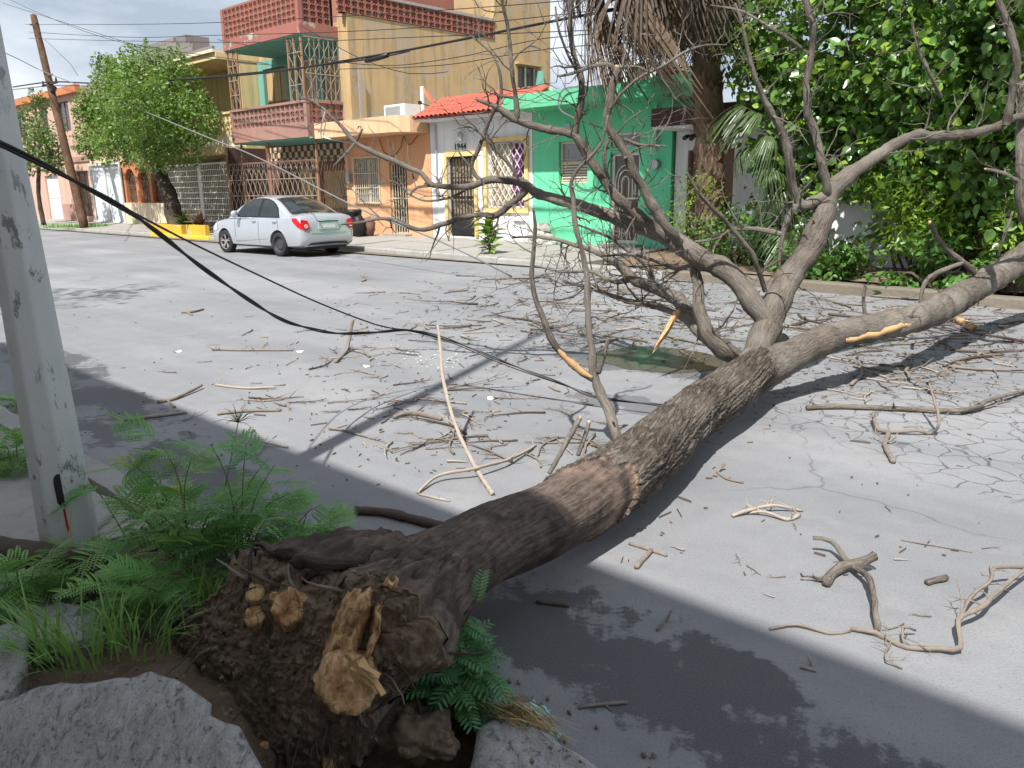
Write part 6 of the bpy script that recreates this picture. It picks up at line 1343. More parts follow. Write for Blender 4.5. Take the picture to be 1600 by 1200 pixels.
def weed(name, base, label, tips, kinds=('mid',), per=7, ls=(.8, 1.25), sr=.004, mat='stem', cat='weed', lean=(0, 0), up=.2):
    e = empty(name, base, 0, label, cat)
    for tip in tips:
        d = tip - base; mid = d * .5 + Vector((rnd(-.03, .03), rnd(-.03, .03), .06 + .05 * d.length)); a, b = smoothpath([Vector((rnd(-.025, .025), rnd(-.025, .025), -.03)), mid, d], [sr, sr * .75, sr * .4], .04)
        mb = MB(); mb.tube(a, b, 5); mb.build('stem', M[mat], e, True)
        for i in range(per):
            u = .28 + .72 * (i + .5) / per; p = a[min(len(a) - 1, int(u * (len(a) - 1)))]; az = i * 2.4 + rnd(-.6, .6); s_ = rnd(*ls) * (1.05 - .35 * u)
            o = inst('leaf', random.choice(LFS[random.choice(kinds)]), e, p, (rnd(-.35, .35), -R(rnd(-5, 50)) * (1 if u < .85 else 1.3) + up * -.3, az), (s_, s_, s_))
    return e
def T(px, py, base, k=0.0): return atY(px, py, base.y + k)
b1 = gz(300, 895, .10)
weed('feathery_weed', b1, 'large feathery leaved green weed between pole and root ball', [T(150, 770, b1, .05), T(200, 720, b1, .15), T(250, 690, b1, .1), T(300, 715, b1, -.05), T(240, 800, b1, -.15), T(180, 850, b1, -.1), T(330, 800, b1, -.1), T(290, 830, b1, -.2), T(225, 860, b1, -.2), T(340, 860, b1, -.2), T(130, 760, b1, .1)], ('mid', 'mid', 'mid', 'pale'), 5, (1.0, 1.4))
b2 = gz(372, 900, .10)
weed('feathery_weed', b2, 'leafy green weed just above the root ball tip', [T(330, 695, b2, .1), T(385, 690, b2, .1), T(430, 725, b2, .05), T(370, 780, b2, -.05), T(430, 800, b2, 0), T(340, 820, b2, -.15), T(400, 840, b2, -.1), T(455, 770, b2, .1), T(420, 715, b2, .2)], ('mid', 'mid', 'pale', 'ses'), 5, (1.0, 1.35))
b3 = gz(455, 890, .08)
weed('drooping_weed', b3, 'pale weed drooping over the road right of the weeds', [T(500, 790, b3, .1), T(530, 830, b3, .05), T(510, 850, b3, -.02), T(480, 800, b3, .1), T(545, 850, b3, .0), T(490, 860, b3, -.05)], ('pale', 'pale', 'mid'), 7, (.8, 1.15), mat='stem_red')
b4 = gz(255, 850, .1); weed('yellow_topped_weed', b4, 'weed with bright yellow green young top beside pole', [T(232, 715, b4, 0), T(245, 735, b4, .05), T(215, 730, b4, -.02)], ('yellow', 'yellow', 'mid'), 6, (.7, 1.0))
b5 = gz(705, 1105, .05); weed('broad_leaflet_weed', b5, 'dark green weed with broad paired leaflets under the trunk', [T(760, 930, b5, .1), T(770, 985, b5, .08), T(745, 1020, b5, .03), T(780, 1060, b5, 0), T(720, 1000, b5, .08), T(750, 1075, b5, -.03), T(715, 1050, b5, .03), T(690, 1085, b5, -.04), T(770, 1020, b5, .04)], ('ses',), 7, (.75, 1.05), .005, 'stem_red')
b6 = gz(25, 735, .12); weed('kerb_weed', b6, 'small green weed growing at kerb left of pole', [T(5, 700, b6), T(25, 690, b6, .1), T(45, 705, b6, .1), T(20, 720, b6, -.1), T(40, 725, b6, -.05), T(-10, 715, b6)], ('mid', 'pale'), 6, (.8, 1.1))
b7 = gz(40, 950, .12); weed('corner_weed', b7, 'green weed at lower left corner above the broken slab', [T(10, 890, b7), T(40, 880, b7), T(60, 900, b7, .05), T(25, 910, b7, -.05), T(75, 880, b7, .1), T(5, 920, b7, -.1), T(60, 925, b7, -.05)], ('mid', 'mid', 'pale'), 6, (.8, 1.1))
b8 = gz(205, 960, .12); weed('clover_weed', b8, 'fresh green low weed among the grass near slab', [T(165, 930, b8), T(200, 910, b8), T(240, 915, b8), T(270, 935, b8), T(190, 945, b8, -.05), T(250, 950, b8, -.05), T(300, 905, b8, .1), T(150, 955, b8)], ('pale', 'mid'), 6, (.6, .95))
b9 = gz(25, 640, .0); weed('gutter_weed', b9, 'pale weed peeping out behind the pole in gutter', [T(25, 632, b9), T(45, 640, b9), T(10, 645, b9), T(170, 690, b9, -.2), T(150, 672, b9, -.1)], ('pale', 'yellow'), 5, (.7, 1.0))
b10 = gz(120, 905, .12); weed('pole_foot_weed', b10, 'short weed at the foot of the concrete pole', [T(95, 870, b10), T(120, 880, b10), T(145, 890, b10), T(70, 885, b10), T(110, 915, b10, -.1)], ('mid', 'pale'), 5, (.6, .9))
# grass
def grass(name, base, n, spread, L, label, lean=(0, 0), w=.006, mat='grass', arch=.55):
    mb = MB()
    for i in range(n):
        a = rnd(0, 6.283); r = spread * math.sqrt(random.random()); p = base + Vector((math.cos(a) * r, math.sin(a) * r * .6, -.01)); l = L * rnd(.5, 1.15); az = a + rnd(-.8, .8); out = rnd(.25, .95)
        d = Vector((math.cos(az) + lean[0], math.sin(az) * .8 + lean[1], 0)); s_ = Vector((-d.y, d.x, 0)).normalized(); vs = []; K = 6
        for q in range(K + 1):
            u = q / K; c = p + d * out * l * u * (.35 + .65 * u) + Vector((0, 0, l * (u - arch * out * u * u))); ww = w * (1 - u ** 2.5) * rnd(.9, 1.1) * .5 + .0003
            vs.extend([c - s_ * ww, c + Vector((0, 0, -ww * .6)), c + s_ * ww])
        fs = []
        for q in range(K): fs.extend([(3*q, 3*q+1, 3*q+4, 3*q+3), (3*q+1, 3*q+2, 3*q+5, 3*q+4)])
        mb.add(vs, fs)
    o = mb.build(name, M[mat], None, True, org=base); o.location = base; tag(o, label, 'grass', kind='stuff'); return o
grass('grass_tuft', gz(130, 1030, .17), 75, .16, .30, 'long bladed green grass tuft behind the tilted slab', (-.3, -.15))
grass('grass_tuft', gz(215, 1010, .15), 45, .14, .24, 'green grass tuft between slab and root ball', (.1, -.1)); grass('grass_tuft', gz(340, 930, .14), 110, .2, .20, 'grass growing along the upper edge of root ball', (.3, 0))
grass('grass_tuft', gz(60, 1010, .17), 34, .12, .28, 'grass tuft at left edge beside cracked lump', (-.4, -.2)); grass('grass_tuft', gz(260, 960, .13), 45, .18, .18, 'short grass below the feathery weeds', (0, 0))
mb = MB()
def blade(px, w=.006):
    P_ = [gz(*p) if len(p) == 3 else p for p in px]; a, b = smoothpath(P_, [w] * (len(P_) - 1) + [w * .2], .02); s_ = RIGHT; vs = []
    for c, ww in zip(a, b): vs.extend([c - s_ * ww, c + Vector((0, 0, -ww * .5)), c + s_ * ww])
    fs = []
    for q in range(len(a) - 1): fs.extend([(3*q, 3*q+1, 3*q+4, 3*q+3), (3*q+1, 3*q+2, 3*q+5, 3*q+4)])
    mb.add(vs, fs)
g0 = gz(190, 1010, .16)
blade([g0, atY(182, 930, g0.y - .02), atY(150, 960, g0.y - .12), atY(115, 1040, g0.y - .2), atY(90, 1128, g0.y - .26)]); blade([g0 + Vector((.02, 0, 0)), atY(195, 960, g0.y), atY(178, 912, g0.y + .03)], .004)
o = mb.build('grass_blade', M['grass'], None, True, org=g0); o.location = g0; tag(o, 'long arching grass blade over the tilted slab', 'grass')
def sedge(base, head, label, k=26):
    e = empty('umbrella_sedge', base, 0, label, 'weed'); d = head - base; mb = MB(); mb.tube([Vector((0, 0, 0)), d * .5 + Vector((0, 0, .03)), d], [.003, .0025, .002], 5); mb.build('stem', M['stem'], e)
    mb = MB()
    for i in range(k):
        v = Vector((rnd(-1, 1), rnd(-1, 1), rnd(-.1, 1.3))).normalized() * rnd(.05, .11); mb.tube([d, d + v * .6 + Vector((0, 0, .006)), d + v - Vector((0, 0, .01))], [.0015, .0013, .0008], 3, False)
    mb.build('spray', M['stem'], e); return e
sb = gz(335, 880, .1); sedge(sb, T(372, 660, sb, .2), 'tall sedge stalk with spray head above the weeds'); sb = gz(215, 870, .1); sedge(sb, T(112, 712, sb, .1), 'sedge stalk with spray head in front of the pole')
mb = MB(); yb = gz(118, 890, .15); mb.tube([yb, atY(113, 870, yb.y), atY(108, 845, yb.y + .02), atY(111, 800, yb.y + .05)], [.001, .005, .005, .001], 5); o = mb.build('dry_leaf_blade', M['straw'], None, org=yb); o.location = yb; tag(o, 'yellowed dry leaf blade hanging before pole foot', 'leaf')
# dry straw bundle with turquoise wrapper in the gutter
sb = gz(820, 1140, .03); e = empty('straw_bundle', sb, 0, 'clump of dry straw with scraps in gutter near kerb', 'straw'); mb = MB()
for i in range(120):
    p = Vector((rnd(-.05, .05), rnd(-.03, .03), rnd(-.02, .05))); d = (TV * rnd(.5, 1) + NV * rnd(-.35, .35) + Vector((0, 0, rnd(-.25, .2)))) * rnd(.05, .16); mb.tube([p - d, p + Vector((rnd(-.02, .02), rnd(-.02, .02), .015)), p + d], [.0016, .0018, .0008], 3, False)
tag(mb.build('straw', M['straw'], e), kind='stuff')
for k_, (px, py, lab) in enumerate(((838, 1108, 'turquoise plastic scrap on top of the straw clump'), (858, 1142, 'crumpled turquoise wrapper lying below the straw clump'))):
    c = gz(px, py, .05 - .03 * k_); vs = []; fs = []
    for i in range(7):
        for j in range(5): p = TV * (i - 3) * .014 + NV * (j - 2) * .011; vs.append(p + Vector((0, 0, .02 * noise.noise(Vector((i * .9, j * .9, k_ * 5)))  + .01 * noise.noise(Vector((i * 2.1, j * 2.1, k_))))))
    for i in range(6):
        for j in range(4): q = i * 5 + j; fs.append((q, q + 1, q + 6, q + 5))
    mb = MB(); mb.add(vs, fs); o = mb.build('plastic_scrap', M['turquoise']); o.location = c; tag(o, lab, 'litter')
# ------------------------------------------------------------------ silver saloon car parked at the far kerb
CH = R(180 - 40.5)
car = empty('silver_car', (-5.30, 21.15, 0), CH, 'silver four door saloon parked at far kerb facing left', 'car')
ST = [(-.96, .64, .42, .60, .62), (-.935, .76, .34, .74, .78), (-.89, .815, .28, .93, .97), (-.84, .84, .25, .985, 1.035), (-.74, .855, .23, 1.0, 1.06), (-.5, .87, .215, .995, 1.06), (-.25, .873, .21, .985, 1.04), (.1, .875, .205, .97, 1.0), (.6, .875, .20, .95, .97), (1.2, .875, .20, .94, .96), (1.8, .875, .20, .93, .96), (2.15, .872, .20, .925, .985), (2.5, .868, .20, .905, .955), (2.8, .855, .205, .87, .90), (3.05, .825, .22, .81, .83), (3.25, .765, .25, .73, .745), (3.37, .67, .30, .63, .64), (3.42, .55, .36, .53, .54)]
def sect(x):
    for a, b in zip(ST, ST[1:]):
        if x <= b[0]: k = (x - a[0]) / (b[0] - a[0]); return [a[i] + (b[i] - a[i]) * k for i in range(5)]
    return list(ST[-1])
def secpts(x):
    _, w, zb, zs_, zt = sect(x); h = zs_ - zb
    return [(0, zb), (w * .78, zb), (w * .955, zb + .06), (w * .985, zb + h * .22), (w, zb + h * .45), (w * .985, zb + h * .62), (w * .975, zb + h * .82), (w * .955, zs_ - .03), (w * .90, zs_), (w * .62, zt), (0, zt + .012)]
vs = []; fs = []; xs = []
for a, b in zip(ST, ST[1:]):
    k = max(1, int((b[0] - a[0]) / .12)); xs += [a[0] + (b[0] - a[0]) * i / k for i in range(k)]
xs.append(ST[-1][0])
for x in xs:
    sp = secpts(x); ring = [(x, y, z) for y, z in sp] + [(x, -y, z) for y, z in sp[-2:0:-1]]; vs += ring
K = len(ring)
for i in range(len(xs) - 1):
    for j in range(K): fs.append((i*K+j, (i+1)*K+j, (i+1)*K+(j+1) % K, i*K+(j+1) % K))
fs.append(tuple(range(K))); fs.append(tuple((len(xs)-1)*K + j for j in range(K))[::-1])
mb = MB(); mb.add(vs, fs); body = mb.build('body', M['carpaint'], car, True)
cut = MB(); 
for wx in (0, 2.52): cut.tube([(wx, -1.2, .30), (wx, 1.2, .30)], .365, 36)
me = bpy.data.meshes.new('c'); 
bmx = bmesh.new(); tmpm = bpy.data.meshes.new('tmp'); tmpm.from_pydata(cut.v, [], cut.f); bmx.from_mesh(tmpm); bmesh.ops.remove_doubles(bmx, verts=bmx.verts, dist=1e-5); bmesh.ops.recalc_face_normals(bmx, faces=bmx.faces); bmx.to_mesh(me); bmx.free()
co = bpy.data.objects.new('cutter', me); COL.objects.link(co); co.parent = car
bmx = bmesh.new(); bmx.from_mesh(body.data); bmesh.ops.recalc_face_normals(bmx, faces=bmx.faces); bmx.to_mesh(body.data); bmx.free()
bo = body.modifiers.new('b', 'BOOLEAN'); bo.object = co; bo.operation = 'DIFFERENCE'; bo.solver = 'EXACT'
bpy.context.view_layer.update(); nm = bpy.data.meshes.new_from_object(body.evaluated_get(bpy.context.evaluated_depsgraph_get()))
body.modifiers.clear(); body.data = nm; bpy.data.objects.remove(co)
nm.materials.clear(); nm.materials.append(M['carpaint'])
try: nm.shade_auto_smooth(angle=R(32))
except Exception: pass
nm.polygons.foreach_set('use_smooth', [True] * len(nm.polygons))
es = body.modifiers.new('e', 'EDGE_SPLIT'); es.split_angle = R(34)
mb = MB(); mb.box(-.85, 3.3, -.62, .62, .19, .6); mb.build('underbody', M['black'], car)
# greenhouse
RF = [(-.50, 1.055), (-.30, 1.13), (-.05, 1.27), (.2, 1.395), (.42, 1.465), (.7, 1.505), (1.0, 1.515), (1.25, 1.50), (1.5, 1.445), (1.75, 1.325), (2.0, 1.17), (2.28, .985)]
def zr(x):
    for a, b in zip(RF, RF[1:]):
        if x <= b[0]: k = (x - a[0]) / (b[0] - a[0]); return a[1] + (b[1] - a[1]) * k
    return RF[-1][1]
def ys(z): k = max(0, (z - .94)) / .54; return .815 - .185 * k - .06 * k * k
vs = []; fs = []; gx = [-.5 + 2.78 * i / 46 for i in range(47)]; m_ = 6
for x in gx:
    z = zr(x); ze = max(.95, z - .055); ye = ys(ze); side = [(ys(.93 + (ze - .93) * k / 4), .93 + (ze - .93) * k / 4) for k in range(5)]; top = [(ye * f, z - (z - ze) * f ** 2.4) for f in (.94, .8, .5, .2, 0)]
    h_ = side + top; vs += [(x, y, zz) for y, zz in h_] + [(x, -y, zz) for y, zz in h_[-2::-1]]
K = len(h_) * 2 - 1
for i in range(len(gx) - 1):
    for j in range(K - 1): fs.append((i*K+j, (i+1)*K+j, (i+1)*K+j+1, i*K+j+1))
mb = MB(); mb.add(vs, fs); mb.build('roof', M['carpaint'], car, True)
def side_patch(name, poly, mat, off, parent=None, sides=(1, -1)):
    for sg in sides:
        n = 14; mb = MB(); xa = min(p[0] for p in poly); xb = max(p[0] for p in poly); vs = []; fs = []
        def rng_z(x):
            zz = []
            for (a, b), (c, d) in zip(poly, poly[1:] + poly[:1]):
                if a != c and min(a, c) - 1e-9 <= x <= max(a, c) + 1e-9: zz.append(b + (d - b) * (x - a) / (c - a))
            return min(zz), max(zz)
        for i in range(n + 1):
            x = xa + (xb - xa) * i / n; lo, hi = rng_z(min(max(x, xa + 1e-4), xb - 1e-4))
            for k in range(4): z = lo + (hi - lo) * k / 3; vs.append((x, sg * (ys(z) + off), z + off * .3))
        for i in range(n):
            for k in range(3): q = i * 4 + k; fs.append((q, q + 1, q + 5, q + 4))
        mb.add(vs, fs); o = mb.build(name, M[mat], car, True)
side_patch('window_surround', [(-.06, .965), (2.0, .965), (1.72, 1.265), (1.5, 1.385), (1.25, 1.435), (.95, 1.45), (.6, 1.43), (.3, 1.345), (.08, 1.2)], 'black', .005)
side_patch('side_window', [(-.01, .985), (.80, .985), (.80, 1.425), (.6, 1.41), (.32, 1.325), (.11, 1.19)], 'carglass', .010)
side_patch('side_window', [(.90, .985), (1.93, .985), (1.70, 1.25), (1.48, 1.365), (1.24, 1.415), (.90, 1.43)], 'carglass', .010)
def top_patch(name, xa, xb, fa, fb, mat, off):
    mb = MB(); vs = []; fs = []; n = 12
    for i in range(n + 1):
        x = xa + (xb - xa) * i / n; z = zr(x); ze = max(.95, z - .055); ye = ys(ze); ff = fa + (fb - fa) * i / n; sl_ = (zr(x + .02) - zr(x - .02)) / .04; nx, nz = -sl_ / math.hypot(1, sl_), 1 / math.hypot(1, sl_)
        for k in range(13): f = (k / 6 - 1) * ff; vs.append((x + nx * off, ye * f, z - (z - ze) * abs(f) ** 2.4 + nz * off))
    for i in range(n):
        for k in range(12): q = i * 13 + k; fs.append((q, q + 13, q + 14, q + 1))
    mb.add(vs, fs); return mb.build(name, M[mat], car, True)
top_patch('rear_window', -.44, .40, .86, .88, 'carglass', .008); top_patch('windscreen', 1.52, 2.24, .9, .9, 'carglass', .008)
# lamps, plate and trim
def bodyy(x, z):
    sp = secpts(x)
    for (y0, z0), (y1, z1) in zip(sp[1:], sp[2:]):
        if z0 <= z <= z1: return y0 + (y1 - y0) * (z - z0) / max(1e-6, z1 - z0)
    return sp[8][0]
for sg in (1, -1):
    def patch(name, xr, zlo, zhi, mat, off, parent=None):
        mb = MB(); vs = []; fs = []; n = 14; m2 = 6
        for i in range(n + 1):
            u = i / n; x = xr[0] + (xr[1] - xr[0]) * u; a, b = zlo(u), zhi(u)
            for k in range(m2 + 1): z = a + (b - a) * k / m2; y = bodyy(x, z); vs.append((x - off * (1.6 if x < -.85 else .2), sg * (y + off), z))
        for i in range(n):
            for k in range(m2): q = i * (m2 + 1) + k; fs.append((q, q + 1, q + m2 + 2, q + m2 + 1))
        mb.add(vs, fs); return mb.build(name, M[mat], parent or car, True)
    tl = MB(); rp = [(-.60, .95), (-.66, .955), (-.80, .95), (-.885, .90)]
    l = patch('tail_lamp', (-.925, -.62), lambda u: .70 + .20 * u ** 1.3, lambda u: .80 + .17 * min(1, u * 2.2) - .005 * u, 'tail', .012)
    # rear face of the lamp
    mb = MB(); mb.add([(-.955, sg * .56, .73), (-.955, sg * .70, .67), (-.935, sg * .775, .70), (-.905, sg * .80, .86), (-.90, sg * .79, .93), (-.92, sg * .60, .90)], [(0, 1, 2, 3, 4, 5)]); 
    mb.v = [(v[0] - .012, v[1], v[2]) for v in mb.v]; mb.build('reflector', M['tail'], l)
    mb = MB(); mb.tube([(-.985, sg * .68, .765), (-.965, sg * .68, .765)], .05, 14); mb.build('reversing_lamp', M['lampclear'], l)
    patch('head_lamp', (2.9, 3.33), lambda u: .62 - .06 * u, lambda u: .80 - .13 * u, 'lampclear', .01)
    mb = MB(); mb.tube([(1.72, sg * .84, 1.0), (1.70, sg * .95, 1.02)], .02, 6); mir = mb.build('door_mirror', M['black'], car)
    mb = MB(); mb.tube([(1.80, sg * .99, 1.05), (1.76, sg * .99, 1.05), (1.68, sg * .99, 1.045), (1.66, sg * .99, 1.045)], [.03, .085, .095, .08], 12); mb.build('mirror_shell', M['carpaint'], mir, True)
    for hx in (1.05, .12): mb = MB(); y = bodyy(hx, .86); mb.tube([(hx - .09, sg * y, .855), (hx - .06, sg * (y + .03), .86), (hx + .06, sg * (y + .03), .86), (hx + .09, sg * y, .855)], .012, 6); mb.build('door_handle', M['chrome'], car)
    for dx0, dx1, za, zb in ((.84, .86, .32, .95), (1.93, 1.98, .45, .94), (-.05, .02, .62, .95)):
        mb = MB(); pts = [(dx0 + (dx1 - dx0) * k / 8, sg * (bodyy(dx0 + (dx1 - dx0) * k / 8, za + (zb - za) * k / 8) + .0015), za + (zb - za) * k / 8) for k in range(9)]; mb.tube(pts, .0045, 4); mb.build('door_seam', M['black'], car)
    mb = MB(); mb.tube([(x_, sg * (bodyy(x_, .40 + .03 * (x_ < 1)) + .003), .40 + .10 * max(0, (1.9 - x_) / 1.6) - .05) for x_ in (.45, .8, 1.2, 1.6, 1.95)], .006, 4); mb.build('side_crease', M['galv'], car)
mb = MB(); mb.box(-.975, -.945, -.30, .30, .68, .86); mb.build('plate_recess', M['carpaint'], car)
mb = MB(); mb.box(-.985, -.976, -.21, .21, .69, .81); pl_ = mb.build('number_plate', M['plate'], car)
for i in range(7): mb = MB(); y = -.15 + i * .05; mb.box(-.989, -.9855, y - .014, y + .014, .715 + .01 * (i % 2), .765 + .008 * (i % 3)); mb.build('raised_mark', M['plastic_white'], pl_)
mb = MB(); mb.box(-.985, -.95, -.30, .30, .862, .885); mb.build('lid_strip', M['black'], car)
mb = MB(); mb.box(-.955, -.925, -.055, .055, .915, .935); mb.box(-.955, -.925, -.022, .022, .902, .948); mb.build('emblem', M['chrome'], car)
mb = MB(); mb.tube([(-.925, -.68, .60), (-.962, -.5, .595), (-.97, 0, .595), (-.962, .5, .595), (-.925, .68, .60)], .008, 5); mb.build('bumper_line', M['galv'], car)
mb = MB(); mb.tube([(-.80, -.72, .275), (-.93, -.55, .33), (-.955, 0, .34), (-.93, .55, .33), (-.80, .72, .275)], .03, 6); mb.build('bumper_lower', M['black'], car)
# wheels
def wheel(x, sg, kind, steer=0):
    w = bpy.data.objects.new('wheel', None); COL.objects.link(w); w.parent = car
    prof = [(.20, -.085), (.265, -.095), (.295, -.075), (.302, -.03), (.302, .03), (.295, .075), (.265, .095), (.20, .085)]; mb = MB(); vs = []; fs = []; n = 40
    for j in range(n):
        a = j / n * 6.283
        for r, y in prof: vs.append((r * math.cos(a), y, r * math.sin(a)))
    k = len(prof)
    for j in range(n):
        for q in range(k - 1): fs.append((j*k+q, j*k+q+1, ((j+1) % n)*k+q+1, ((j+1) % n)*k+q))
    mb.add(vs, fs); ty = mb.build('tyre', M['tyre'], car, True); ty.location = (x, sg * .775, .302); ty.rotation_euler.z = steer
    mb = MB(); yo = sg * .06; ring = [(.205, sg * .088), (.19, sg * .05), (.185, sg * -.06)]; vs = []; fs = []
    for j in range(n):
        a = j / n * 6.283
        for r, y in ring: vs.append((r * math.cos(a), y, r * math.sin(a)))
    for j in range(n):
        for q in range(2): fs.append((j*3+q, j*3+q+1, ((j+1) % n)*3+q+1, ((j+1) % n)*3+q))
    mb.add(vs, fs)
    if kind == 'alloy':
        for j in range(5):
            for da in (-.16, .16):
                a = j / 5 * 6.283 + .3; mb.bar((.05 * math.cos(a), sg * .05, .05 * math.sin(a)), (.195 * math.cos(a + da), sg * .078, .195 * math.sin(a + da)), .026, .02, (0, 1, 0))
        mb.tube([(0, sg * .03, 0), (0, sg * .07, 0)], .055, 14)
    else:
        vs = []; fs = []
        for j in range(n):
            a = j / n * 6.283
            for r, y in ((.185, .045), (.15, .03), (.13, .045), (.08, .055), (.045, .05), (.0, .06)): vs.append((r * math.cos(a), sg * y, r * math.sin(a)))
        for j in range(n):
            for q in range(5): fs.append((j*6+q, j*6+q+1, ((j+1) % n)*6+q+1, ((j+1) % n)*6+q))
        mb.add(vs, fs)
    mb.build('rim', M['rim' if kind == 'alloy' else 'steelrim'], ty, False)
    mb = MB(); mb.tube([(0, sg * .02, 0), (0, sg * .024, 0)], .187, 24); mb.build('brake_backing', M['black'], ty)
    if kind != 'alloy':
        for j in range(12): a = j / 12 * 6.283; mb = MB(); mb.tube([(.115 * math.cos(a), sg * .045, .115 * math.sin(a)), (.115 * math.cos(a), sg * .0515, .115 * math.sin(a))], .013, 8); mb.build('vent_hole', M['black'], ty)
    bpy.data.objects.remove(w)
for sg in (1, -1): wheel(0, sg, 'steel'); wheel(2.52, sg, 'alloy', R(6))
# interior hints
mb = MB(); mb.box(.3, .42, -.55, -.1, .7, 1.22); mb.box(.3, .42, .1, .55, .7, 1.22); mb.build('seat', M['black'], car)
# dark bin and bundle on the pavement behind the car
e = empty('bin_bags', W(-20.95, 15.3, .24), -A43, 'black bin and bundles on pavement behind the silver car', 'bin')
mb = MB(); mb.tube([(0, 0, 0), (0, 0, .1), (0, 0, .7), (0, 0, .74), (0, 0, .8)], [.2, .22, .27, .29, .24], 14); mb.build('bin', M['black'], e, True)
for (x_, y_, r_, m2) in ((.42, -.1, .22, 'black'), (.5, .2, .2, 'iron_rust')):
    vs = []; fs = []
    for i in range(11):
        for j in range(16): u, v = i / 10 * math.pi, j / 16 * 6.283; p = Vector((math.sin(u) * math.cos(v), math.sin(u) * math.sin(v), math.cos(u) * 1.5)); vs.append(Vector((x_, y_, r_ * 1.4)) + p * r_ * (1 + .25 * noise.noise(p * 2.2)))
    for i in range(10):
        for j in range(16): fs.append((i*16+j, (i+1)*16+j, (i+1)*16+(j+1) % 16, i*16+(j+1) % 16))
    mb = MB(); mb.add(vs, fs); mb.build('bag', M[m2], e, True)
# ------------------------------------------------------------------ pole and cables
p0 = atN(131, 347, 13.55); p0.z = .15; p1 = atN(52, 24, 13.5)
wp = empty('wooden_pole', p0, 0, 'leaning brown wooden utility pole at far left pavement', 'utility pole')
mb = MB(); pts = [p0 - Vector((0, 0, .1))] + [p0.lerp(p1, i / 20) for i in range(1, 21)]; mb.tube(pts, [.19 - .003 * i for i in range(21)], 14, True, .12, 2); mb.build('shaft', M['polewood'], wp, True, org=p0)
q = p0.lerp(p1, .68)
mb = MB(); mb.tube([q - TV * .9, q + TV * .9], .05, 6); mb.tube([q + Vector((0, 0, .35)) - TV * .45, q + Vector((0, 0, .35)) + TV * .45], .04, 6); mb.build('crossarm', M['polewood'], wp, org=p0)
for k in (-.8, -.3, .3, .8): mb = MB(); mb.tube([q + TV * k + Vector((0, 0, .04)), q + TV * k + Vector((0, 0, .2))], [.05, .03], 8); mb.build('insulator', M['black'], wp, org=p0)
mb = MB(); mb.tube([q + Vector((0, 0, -.3)), q + TV * .2 + Vector((0, 0, -.35)), q + TV * .5 + Vector((0, 0, -.2))], .1, 8); mb.build('splice_box', M['black'], wp, org=p0)
mb = MB(); q2 = p0.lerp(p1, .965); mb.tube([q2 - TV * .6, q2 + TV * .25], .035, 6); mb.build('top_arm', M['polewood'], wp, org=p0)
def cable(name, pts, r, label, mat='wire', group=None, seg=6, step=.25, twist=0):
    a, b = smoothpath(pts, [r] * len(pts), step); mb = MB()
    if twist:
        for ph in (0, math.pi):
            c = [p + (Vector((0, 0, 1)) * math.sin(i * .33 + ph) + NV * math.cos(i * .33 + ph)) * r * .95 for i, p in enumerate(a)]; mb.tube(c, r, seg, True)
    else: mb.tube(a, b, seg, True)
    o = mb.build(name, M[mat], None, True, org=pts[0]); o.location = pts[0]; tag(o, label, 'cable', group); return o
Q = lambda *l: [atY(*p) for p in l]
cable('sagging_cable', Q((-220, 120, 2.2), (-60, 195, 2.55), (0, 224, 2.72), (100, 274, 2.95), (200, 330, 3.3), (250, 366, 3.55), (330, 428, 4.0), (430, 494, 4.7), (480, 512, 5.1), (530, 521, 5.5), (590, 519, 5.9), (640, 516, 6.2)) + Q((700, 530, 6.2), (800, 570, 6.0), (880, 600, 5.85), (930, 620, 5.75), (1040, 634, 5.5)), .0062, 'thick twisted black cable sagging across the road from left', twist=1, step=.045)
cable('sagging_cable', Q((-220, 124, 2.3), (-60, 199, 2.65), (0, 228, 2.85), (80, 264, 3.1), (200, 328, 3.7), (300, 380, 4.3), (400, 428, 5.0), (500, 474, 5.6), (590, 508, 6.0), (640, 517, 6.2), (700, 533, 6.25), (800, 574, 6.05), (925, 616, 5.8)), .0058, 'straighter black cable above the sagging twisted one', step=.1)
jp = p0.lerp(p1, .735)
g1 = [atY(-40, 62, 24), atY(24, 90, 34), jp + Vector((0, -.25, 0))]
cable('service_cable', g1 + Q((167, 150, 31), (313, 210, 24), (400, 245, 21.2), (560, 325, 17.5), (690, 378, 15.2)) + [gz(800, 432, .02)], .016, 'grey service cable slanting from wooden pole down to road', 'wire_grey')
def ncab(pts, r, label, n=13.4, mat='wire', twist=0, group=None): return cable('overhead_cable', [atN(a, b, n) for a, b in pts], r, label, mat, group, 6, .6)
ncab([(20, 136), (80, 128), (150, 130), (250, 126), (410, 114), (580, 88), (700, 66), (880, 30), (1010, 6), (1150, -25), (1350, -80)], .028, 'thick black overhead cable bundle crossing the ochre wall')
ncab([(20, 140), (84, 134), (170, 134), (300, 122), (450, 108), (580, 92), (640, 80)], .016, 'second black overhead cable under the thick bundle')
cable('cable_splice', [atN(a, b, 13.4) for a, b in ((572, 95), (590, 91), (606, 86))], .06, 'black splice sleeve on the thick overhead cable', 'wire')
OG = 'overhead wires above the far pavement'; OV = iter(('topmost thin overhead wire, level from the pole top', 'thin overhead wire just below the topmost one', 'lowest level thin wire of the pole top three', 'thin wire slanting down from upper left corner behind pole', 'thin slanting wire above the round tree', 'short wire drooping from the wooden pole top', 'thin wire dipping across the ochre wall then rising', 'thin wire low across the ochre wall', 'short thin wire slanting down the ochre wall'))
